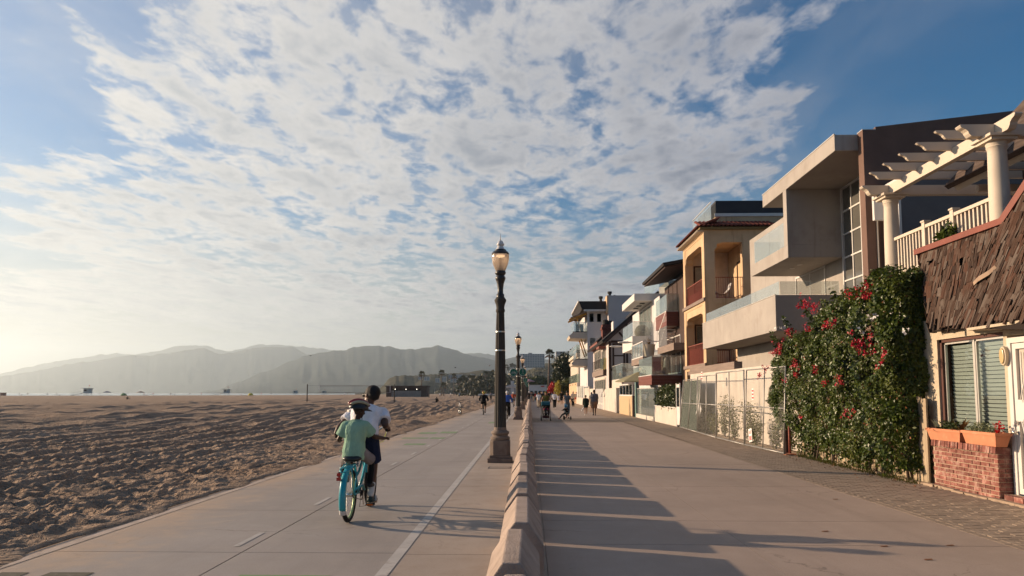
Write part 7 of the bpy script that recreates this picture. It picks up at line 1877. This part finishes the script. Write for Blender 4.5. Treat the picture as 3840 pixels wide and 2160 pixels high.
for (px, py, Y) in ((1725, 1432, 430), (1737, 1422, 450), (1746, 1430, 440), (1762, 1420, 480), (1774, 1421, 470), (1800, 1424, 430), (1821, 1404, 520), (1832, 1405, 530), (1846, 1402, 500), (1858, 1412, 500), (1790, 1440, 420), (1842, 1440, 400)):
    palm(PY(px, 1470, Y).x, Y, PY(px, py, Y).z, 3.2, f'palm of the clump left of the near lamp, {ordinal(k) if k else "first"} planted', 'palm clump left of the near lamp', k, .3); k += 1
for j, (px, py) in enumerate(((1900, 1374), (1907, 1385), (1916, 1372), (1921, 1370), (1930, 1374), (1940, 1380))):
    c = PY(px, py, 930); palm(c.x, 930, 14, 3.6, f'palm on the bluff top between the lamps, {ordinal(j) if j else "first"} from the left', 'palms on the bluff top', j, .4, 0, c.z - 14)
def tree(cs, n, size, m, label, seed, loc, trunk, cat='tree', name='leafy_tree', group=None, shell=.55):
    t = empty(name, loc, label, cat, group); P_, N_ = blob_points(cs, n, seed, shell); leaves('crown', m, P_, N_, size, .65, seed + 1, t)
    if trunk: MB().tube([(0, 0, -1), (.1, 0, trunk * .5), (0, .1, trunk)], [.35, .28, .2], 8).build('trunk', M_trunk, t, True); MB().tube([(.1, 0, trunk * .5), (1.2, .3, trunk * 1.1)], [.2, .1], 6).build('limb', M_trunk, t, True)
    return t
tree([(0, 0, 7.2, 2.6, 3, 2.6), (-1.6, -1, 5.4, 2.0, 2.5, 2.2), (1.5, 0, 8.6, 1.9, 2.4, 1.7), (-1.0, 0, 7.6, 1.8, 2, 1.6), (1.2, -2, 5.2, 2.2, 2, 2.6), (2.6, 0, 7.5, 2, 2, 2.4), (-2.2, -1, 6.9, 1.2, 1.4, 1.2)], 9000, .42, L_dark, 'dark dense fig tree beside the peach house', 200, (7.9, 142, 0), 6)
tree([(0, 0, 1.9, .55, 1.6, 1.9)], 2500, .22, L_lime, 'yellow-green clipped hedge pillar under the dark tree', 210, (5.1, 132, 0), None, 'hedge', 'lime_hedge')
tree([(0, 0, 2.6, 1.0, 1.2, 1.3), (-.7, 0, 1.8, .6, .8, .8)], 1800, .28, L_red, 'red flowering bush beyond the lime hedge', 220, (5.0, 152, 0), None, 'bush', 'flowering_bush')
tree([(0, 0, 2.5, 1.3, 2, 1.6), (1.5, 0, 3.0, 1.5, 2, 1.4)], 2500, .45, L_weed, 'low palmy shrub between hedge and peach house', 230, (6.9, 133, 0), None, 'shrub', 'palmy_shrub')
tree([(0, 0, 5.5, 6, 3, 2.3), (5, 0, 4.8, 4, 3, 2.0), (-5, 0, 4.6, 4, 3, 1.8)], 5000, .7, L_hedge, 'dark green tree mass behind the white restaurant', 240, (2.5, 275, 0), 4)
# far woods on the bluff: one mass
g_ = np.random.default_rng(77); P_ = []; 
for k in range(520):
    px = g_.uniform(1440, 2240); dpt = g_.uniform(830, 1130); f = (1150 - dpt) / 320
    top = np.interp(px, [1436, 1459, 1482, 1560, 1696, 1789, 1859, 1977, 2060, 2120, 2300], [1446, 1421, 1408, 1407, 1399, 1392, 1392, 1392, 1360, 1380, 1420])
    H_ = (1473 - top) / FPX * 1150; z = -30 + (H_ + 30) * (1 - f) ** 1.15 - 1; x = (px - 1986) / FPX * 1150 * dpt / 1150
    if px < 1640 and f < .5: continue
    r = g_.uniform(2.5, 6.5)
    d = g_.normal(0, 1, (26, 3)); d /= np.linalg.norm(d, axis=1)[:, None]; P_.append(np.array([x, dpt, z + r * .5]) + d * np.array([r * 1.2, r, r]) * g_.uniform(.6, 1, (26, 1)))
P_ = np.concatenate(P_); tag(leaves('bluff_woods', L_mass, P_, np.zeros_like(P_), 3.6, .8, 78), 'dark shrubs and trees covering the bluff', 'woods', kind='stuff')
P_ = []
for k in range(260):
    px = g_.uniform(1715, 1985); Y = g_.uniform(360, 560); z = g_.uniform(0, 1) ** 1.5 * np.interp(px, [1715, 1780, 1860, 1985], [4, 8, 13, 7]); x = (px - 1986) / FPX * Y; r = g_.uniform(1.2, 2.8)
    d = g_.normal(0, 1, (24, 3)); d /= np.linalg.norm(d, axis=1)[:, None]; P_.append(np.array([x, Y, z + r * .4]) + d * np.array([r * 1.3, r, r]) * g_.uniform(.5, 1, (24, 1)))
P_ = np.concatenate(P_); tag(leaves('park_woods', L_mass, P_, np.zeros_like(P_), 1.7, .8, 79), 'dark trees of the park below the bluff', 'woods', kind='stuff')

# ------------------------------------------------------------------ far buildings
def block(x0, x1, y0, y1, z0, z1, cols, rows, label, m, name='apartment_block'):
    t = empty(name, (0, 0, 0), label, 'building'); bx('wall', m, t, x0, x1, y0, y1, z0, z1)
    w_ = (x1 - x0) / cols; h = (z1 - z0) / rows
    wm = MB().box(-w_ * .30, w_ * .30, -.25, .0, -h * .30, h * .30).mesh('window', mat('far_window', (.17, .20, .23), .3, spec=.4))
    for i in range(cols):
        for j in range(rows): link(wm, 'window', t, (x0 + (i + .5) * w_, y0 - .05, z0 + (j + .5) * h))
    for j in range(1, rows): bx('floor_band', M_white, t, x0 - .2, x1 + .2, y0 - .5, y0 - .31, z0 + j * h - .25, z0 + j * h + .2)
    return t
a0 = PY(1950, 1327, 1080); a1 = PY(2042, 1327, 1080)
t = block(a0.x, a1.x, 1080, 1100, PY(1950, 1378, 1080).z, a0.z, 10, 8, 'pale apartment tower on the bluff behind the lamps', mat('far_pale_wall', (.42, .43, .44), .9)); c0 = PY(1981, 1322, 1080); bx('roof_room', MATS['far_pale_wall'], t, c0.x, c0.x + 6, 1085, 1095, a0.z, c0.z)
t = block(PY(2085, 1330, 900).x, PY(2118, 1330, 900).x, 900, 915, PY(2085, 1352, 900).z, PY(2085, 1318, 900).z, 3, 3, 'white house on the bluff above the dark tree', mat('far_white_wall', (.34, .33, .32), .9), 'bluff_house')
for k, (px, py, w_, hh) in enumerate(((1575, 1409, 14, 5), (1600, 1412, 20, 6), (1665, 1412, 18, 8), (1690, 1404, 16, 6), (1720, 1404, 26, 10), (1755, 1412, 22, 8), (1700, 1416, 24, 7), (1640, 1418, 16, 6), (1770, 1402, 14, 8))):
    c = PY(px, py, 1000); block(c.x - w_ * .37 / 2, c.x + w_ * .37 / 2, 1000, 1008, c.z - hh * .37 - 4, c.z, 2, 1, f'small pale villa on the bluff, {ordinal(k) if k else "first"} from the camera list'.replace(' from the camera list', ' of the scattered villas'), MATS['far_white_wall'], 'bluff_villa')['group'] = 'villas on the bluff'
# white restaurant closing the promenade
rs = empty('white_restaurant', (0, 0, 0), 'low white restaurant with red oval sign closing the promenade', 'building')
r0, r1 = PY(1982, 1450, 255).x, PY(2050, 1450, 255).x
bx('wall', M_white, rs, r0, r1, 255, 268, 0, PY(2000, 1445, 255).z); bx('roof_edge', M_white, rs, r0 - .2, r1 + .2, 254.8, 268, PY(2000, 1445, 255).z + .001, PY(2000, 1445, 255).z + .15)
for k in range(4): bx('window', M_dark, rs, r0 + .6 + k * 1.5, r0 + 1.5 + k * 1.5, 254.9, 254.99, 1.0, 2.3)
so = MB().prism([(.72 * math.cos(a), .22 * math.sin(a)) for a in np.linspace(0, 2 * PI, 25)[:-1]], lambda p, q: (p[0], q, p[1]), -.04, .04).build('oval_sign', mat('faded_red_sign', (.42, .05, .05), .6), rs); c = PY(2035, 1449, 254.6); so.location = c
pv = empty('white_pavilion', (0, 0, 0), 'row of pale canopies and sheds left of the second lamp', 'building')
for k in range(6):
    yy = 150 + k * 16; x = (1908 + k * 6 - 1986) / FPX * yy; bx('canopy', M_wgrey, pv, x - 1.2, x + 1.0, yy, yy + 10, 2.7 + .25 * k, 2.95 + .25 * k); bx('post', M_wgrey, pv, x - 1.1, x - .95, yy + .1, yy + .3, 0, 2.69 + .25 * k); bx('post', M_wgrey, pv, x + .8, x + .95, yy + .1, yy + .3, 0, 2.69 + .25 * k)
bx('gable_tower', M_wgrey, pv, (1915 - 1986) / FPX * 230, (1926 - 1986) / FPX * 230, 230, 236, 0, PY(1920, 1428, 230).z)
pc = empty('cafe_umbrella', (PY(1983, 1428, 150).x, 150, 0), 'pink and white cafe umbrella behind the row of lamps', 'umbrella'); MB().lathe([(1.3, 3.9), (1.2, 4.0), (.05, 4.45)], 10).build('canopy', mat('pink_canvas', (.55, .30, .30), .9), pc, True); MB().tube([(0, 0, 0), (0, 0, 4.4)], .04, 6).build('pole', M_pipe, pc)
# parked cars by the park
def car(x, y, label, m, rz):
    t = empty('parked_car', (x, y, 0), label, 'car', 'cars parked by the park', rz)
    pr = [(-2.2, .35), (2.2, .35), (2.25, .7), (1.9, .92), (1.1, 1.0), (.55, 1.42), (-.9, 1.46), (-1.7, 1.05), (-2.2, .95)]
    MB().prism(pr, lambda p, q: (p[0], q, p[1]), -.88, .88).build('body', m, t, bevel=.06)
    MB().prism([(1.0, 1.02), (.52, 1.37), (-.85, 1.40), (-1.5, 1.06)], lambda p, q: (p[0], q, p[1]), -.886, .886).build('windows', M_dark, t)
    for x_ in (-1.35, 1.35):
        for y_ in (-.8, .8): MB().torus((x_, y_, .32), .22, .10, (0, 1, 0), 16, 6).disc((x_, y_, .32), .15, (0, 1, 0), .12, 12).build('wheel', M_tyre, t, True)
    return t
for k, (px, lab, m) in enumerate(((1812, 'white parked car, leftmost by the park', M_w), (1838, 'silver parked car, second from left by the park', M_chrome), (1862, 'dark parked car, rightmost by the park', M_black))): car(PY(px, 1478, 330).x, 330 + k * 3, lab, m, R(4 * k))
# birds
for k, (px, py, Y, lab) in enumerate(((1836, 1371, 90, 'gull gliding before the bluff'), (1165, 1334, 150, 'dark bird high above the left volleyball post'), (1708, 1379, 220, 'tiny bird above the palms'))):
    c = PY(px, py, Y); o = empty('gull', tuple(c), lab, 'bird', rz=R(40 * k)); MB().ball((0, 0, 0), (.09, .26, .08), 10, 6).ball((0, .25, .03), (.05, .08, .05), 8, 5).build('body', BLACKC if k else GREYC, o, True)
    for s in (-1, 1): MB().add([(s * .05, .12, .02), (s * .05, -.1, .02), (s * .45, -.02, .22), (s * .45, .12, .24), (s * .85, -.08, .16)], [(0, 1, 2, 3), (3, 2, 4)]).build('wing', BLACKC if k else GREYC, o)
# stray litter on the concrete
for k, (px, py) in enumerate(((3093, 1994), (3132, 1873), (3480, 2100), (3562, 2047), (3314, 2050), (1992, 1880))):
    c = PG(px, py); o = MB().add([(-.04, -.02, .004), (.04, -.015, .006), (.045, .02, .01), (-.03, .02, .005)], [(0, 1, 2, 3)]).build('leaf_scrap', L_dry); o.location = c; tag(o, f'dry leaf scrap on the promenade concrete, {ordinal(k) if k else "first"} of six', 'leaf', 'leaf scraps on the promenade')
# ================================================================== hills
def ridge(name, pts, D, depth, m, label, seed, amp, back=.25, step=6, n=14, zb=-30):
    """a range of hills: crest through the given sky-line, slopes falling to front and back with gullies"""
    px = np.array([p[0] for p in pts], float); py = np.array([p[1] for p in pts], float)
    xs = np.arange(px[0], px[-1] + step, step)
    ys = np.interp(xs, px, py)
    X = (xs - 1986) / FPX * D; H = (1473 - ys) / FPX * D + EYE
    rows = []
    H = H + perlin(X / (D * .012), np.full_like(X, seed * 1.7), seed) * D * .0022 + perlin(X / (D * .004), np.full_like(X, seed * 2.7), seed + 5) * D * .0011 + perlin(X / (D * .0015), np.full_like(X, seed * 2.7), seed + 6) * D * .0004
    fr = list(np.linspace(0, 1, n))
    for k in range(-3, n):
        if k < 0: t = -k / 3; yy = D + depth * back * t; hh = zb + (H - zb) * (1 - t) ** .8
        else:
            t = fr[k]; yy = D - depth * t; hh = zb + (H - zb) * (1 - t) ** 1.15
            wv = X / (D * .045) + 1.3 * perlin(X / (D * .05), np.full_like(X, t * 3 + seed), seed + 2)
            g = np.abs(perlin(wv + t * 1.5, np.full_like(X, t * 2.5 + seed), seed + 9)) * 1.5 + .6 * np.abs(perlin(X / (D * .02) - t * 2, np.full_like(X, t * 6.0 + seed), seed + 11))
            hh = hh - np.clip(g, 0, 1) * amp * math.sin(PI * min(1, t * 1.1)) * (H - zb)
        rows.append(np.stack([X * (yy / D if k >= 0 else 1), np.full_like(X, yy), hh], -1))
    V = np.concatenate(rows); m_ = len(X); r_ = len(rows)
    idx = np.arange(m_ * r_).reshape(r_, m_)
    F_ = np.stack([idx[:-1, :-1], idx[:-1, 1:], idx[1:, 1:], idx[1:, :-1]], -1).reshape(-1, 4)
    o = np_mesh(name, V, F_, m)
    return tag(o, label, kind='structure')
M_hill = mat('chaparral_hill', (.045, .052, .048), .95, var=.25, vscale=.012, dirt=((.065, .064, .056), .02, .5, .5), spec=.02)
M_bluff = mat('coastal_bluff', (.060, .056, .034), .95, var=.35, vscale=.05, dirt=((.13, .10, .068), .03, .55, .7), spec=.05)
ridge('mountains', [(-500,1440),(-200,1420),(0,1396),(39,1382),(171,1355),(272,1341),(349,1328),(419,1323),(462,1328),(481,1328),(582,1314),(637,1297),(668,1293),(761,1295),(800,1308),(854,1316),(900,1305),(950,1291),(1028,1291),(1086,1296),(1172,1304),(1210,1306),(1242,1314),(1320,1345),(1500,1400)], 8600, 1200, M_hill, 'palest farthest mountain ridge on the left', 3, .08)
ridge('mountains', [(-500,1446),(-200,1432),(0,1407),(144,1384),(248,1360),(338,1353),(388,1340),(466,1331),(555,1332),(582,1326),(637,1320),(718,1306),(757,1306),(788,1318),(811,1329),(893,1314),(947,1302),(1028,1300),(1086,1298),(1117,1314),(1148,1330),(1200,1350),(1300,1390),(1600,1420),(1750,1324),(1793,1323),(1820,1328),(1834,1324),(1854,1333),(1900,1360),(2000,1420)], 6800, 1300, M_hill, 'broad pale mountain ridge behind the lifeguard towers', 4, .10)
ridge('mountains', [(700,1478),(800,1462),(900,1430),(1028,1376),(1117,1341),(1180,1326),(1230,1317),(1288,1315),(1319,1302),(1354,1297),(1408,1297),(1463,1300),(1498,1310),(1552,1310),(1591,1304),(1641,1295),(1669,1300),(1700,1310),(1735,1324),(1773,1337),(1832,1347),(1859,1353),(1895,1348),(1934,1337),(2000,1345),(2060,1350),(2110,1320),(2170,1314),(2250,1310),(2600,1340)], 4700, 1900, M_hill, 'grey-blue main mountain ridge above the volleyball net', 5, .13)
ridge('bluff', [(1330,1476),(1400,1465),(1436,1446),(1459,1421),(1482,1408),(1560,1407),(1610,1405),(1696,1399),(1754,1396),(1789,1392),(1820,1388),(1859,1392),(1902,1404),(1977,1392),(2020,1372),(2060,1360),(2120,1380),(2300,1420)], 1150, 320, M_bluff, 'brown coastal bluff with shrubs behind the beach buildings', 6, .25, n=22)

# haze over beach and sea: one even volume
hz = MB().box(-11200, 6500, -900, 10000, -60, 640).build('haze', [])
hm = bpy.data.materials.new('haze'); hm.use_nodes = True
ht = NT(hm.node_tree); ht.n.clear()
hv = ht.new('ShaderNodeVolumePrincipled', {'Color': (.72, .88, 1.0, 1), 'Density': 1.2e-4, 'Anisotropy': .48})
ho = ht.new('ShaderNodeOutputMaterial'); ht.l.new(hv.outputs[0], ho.inputs['Volume'])
hz.data.materials.append(hm)
tag(hz, 'pale sea haze', kind='stuff')
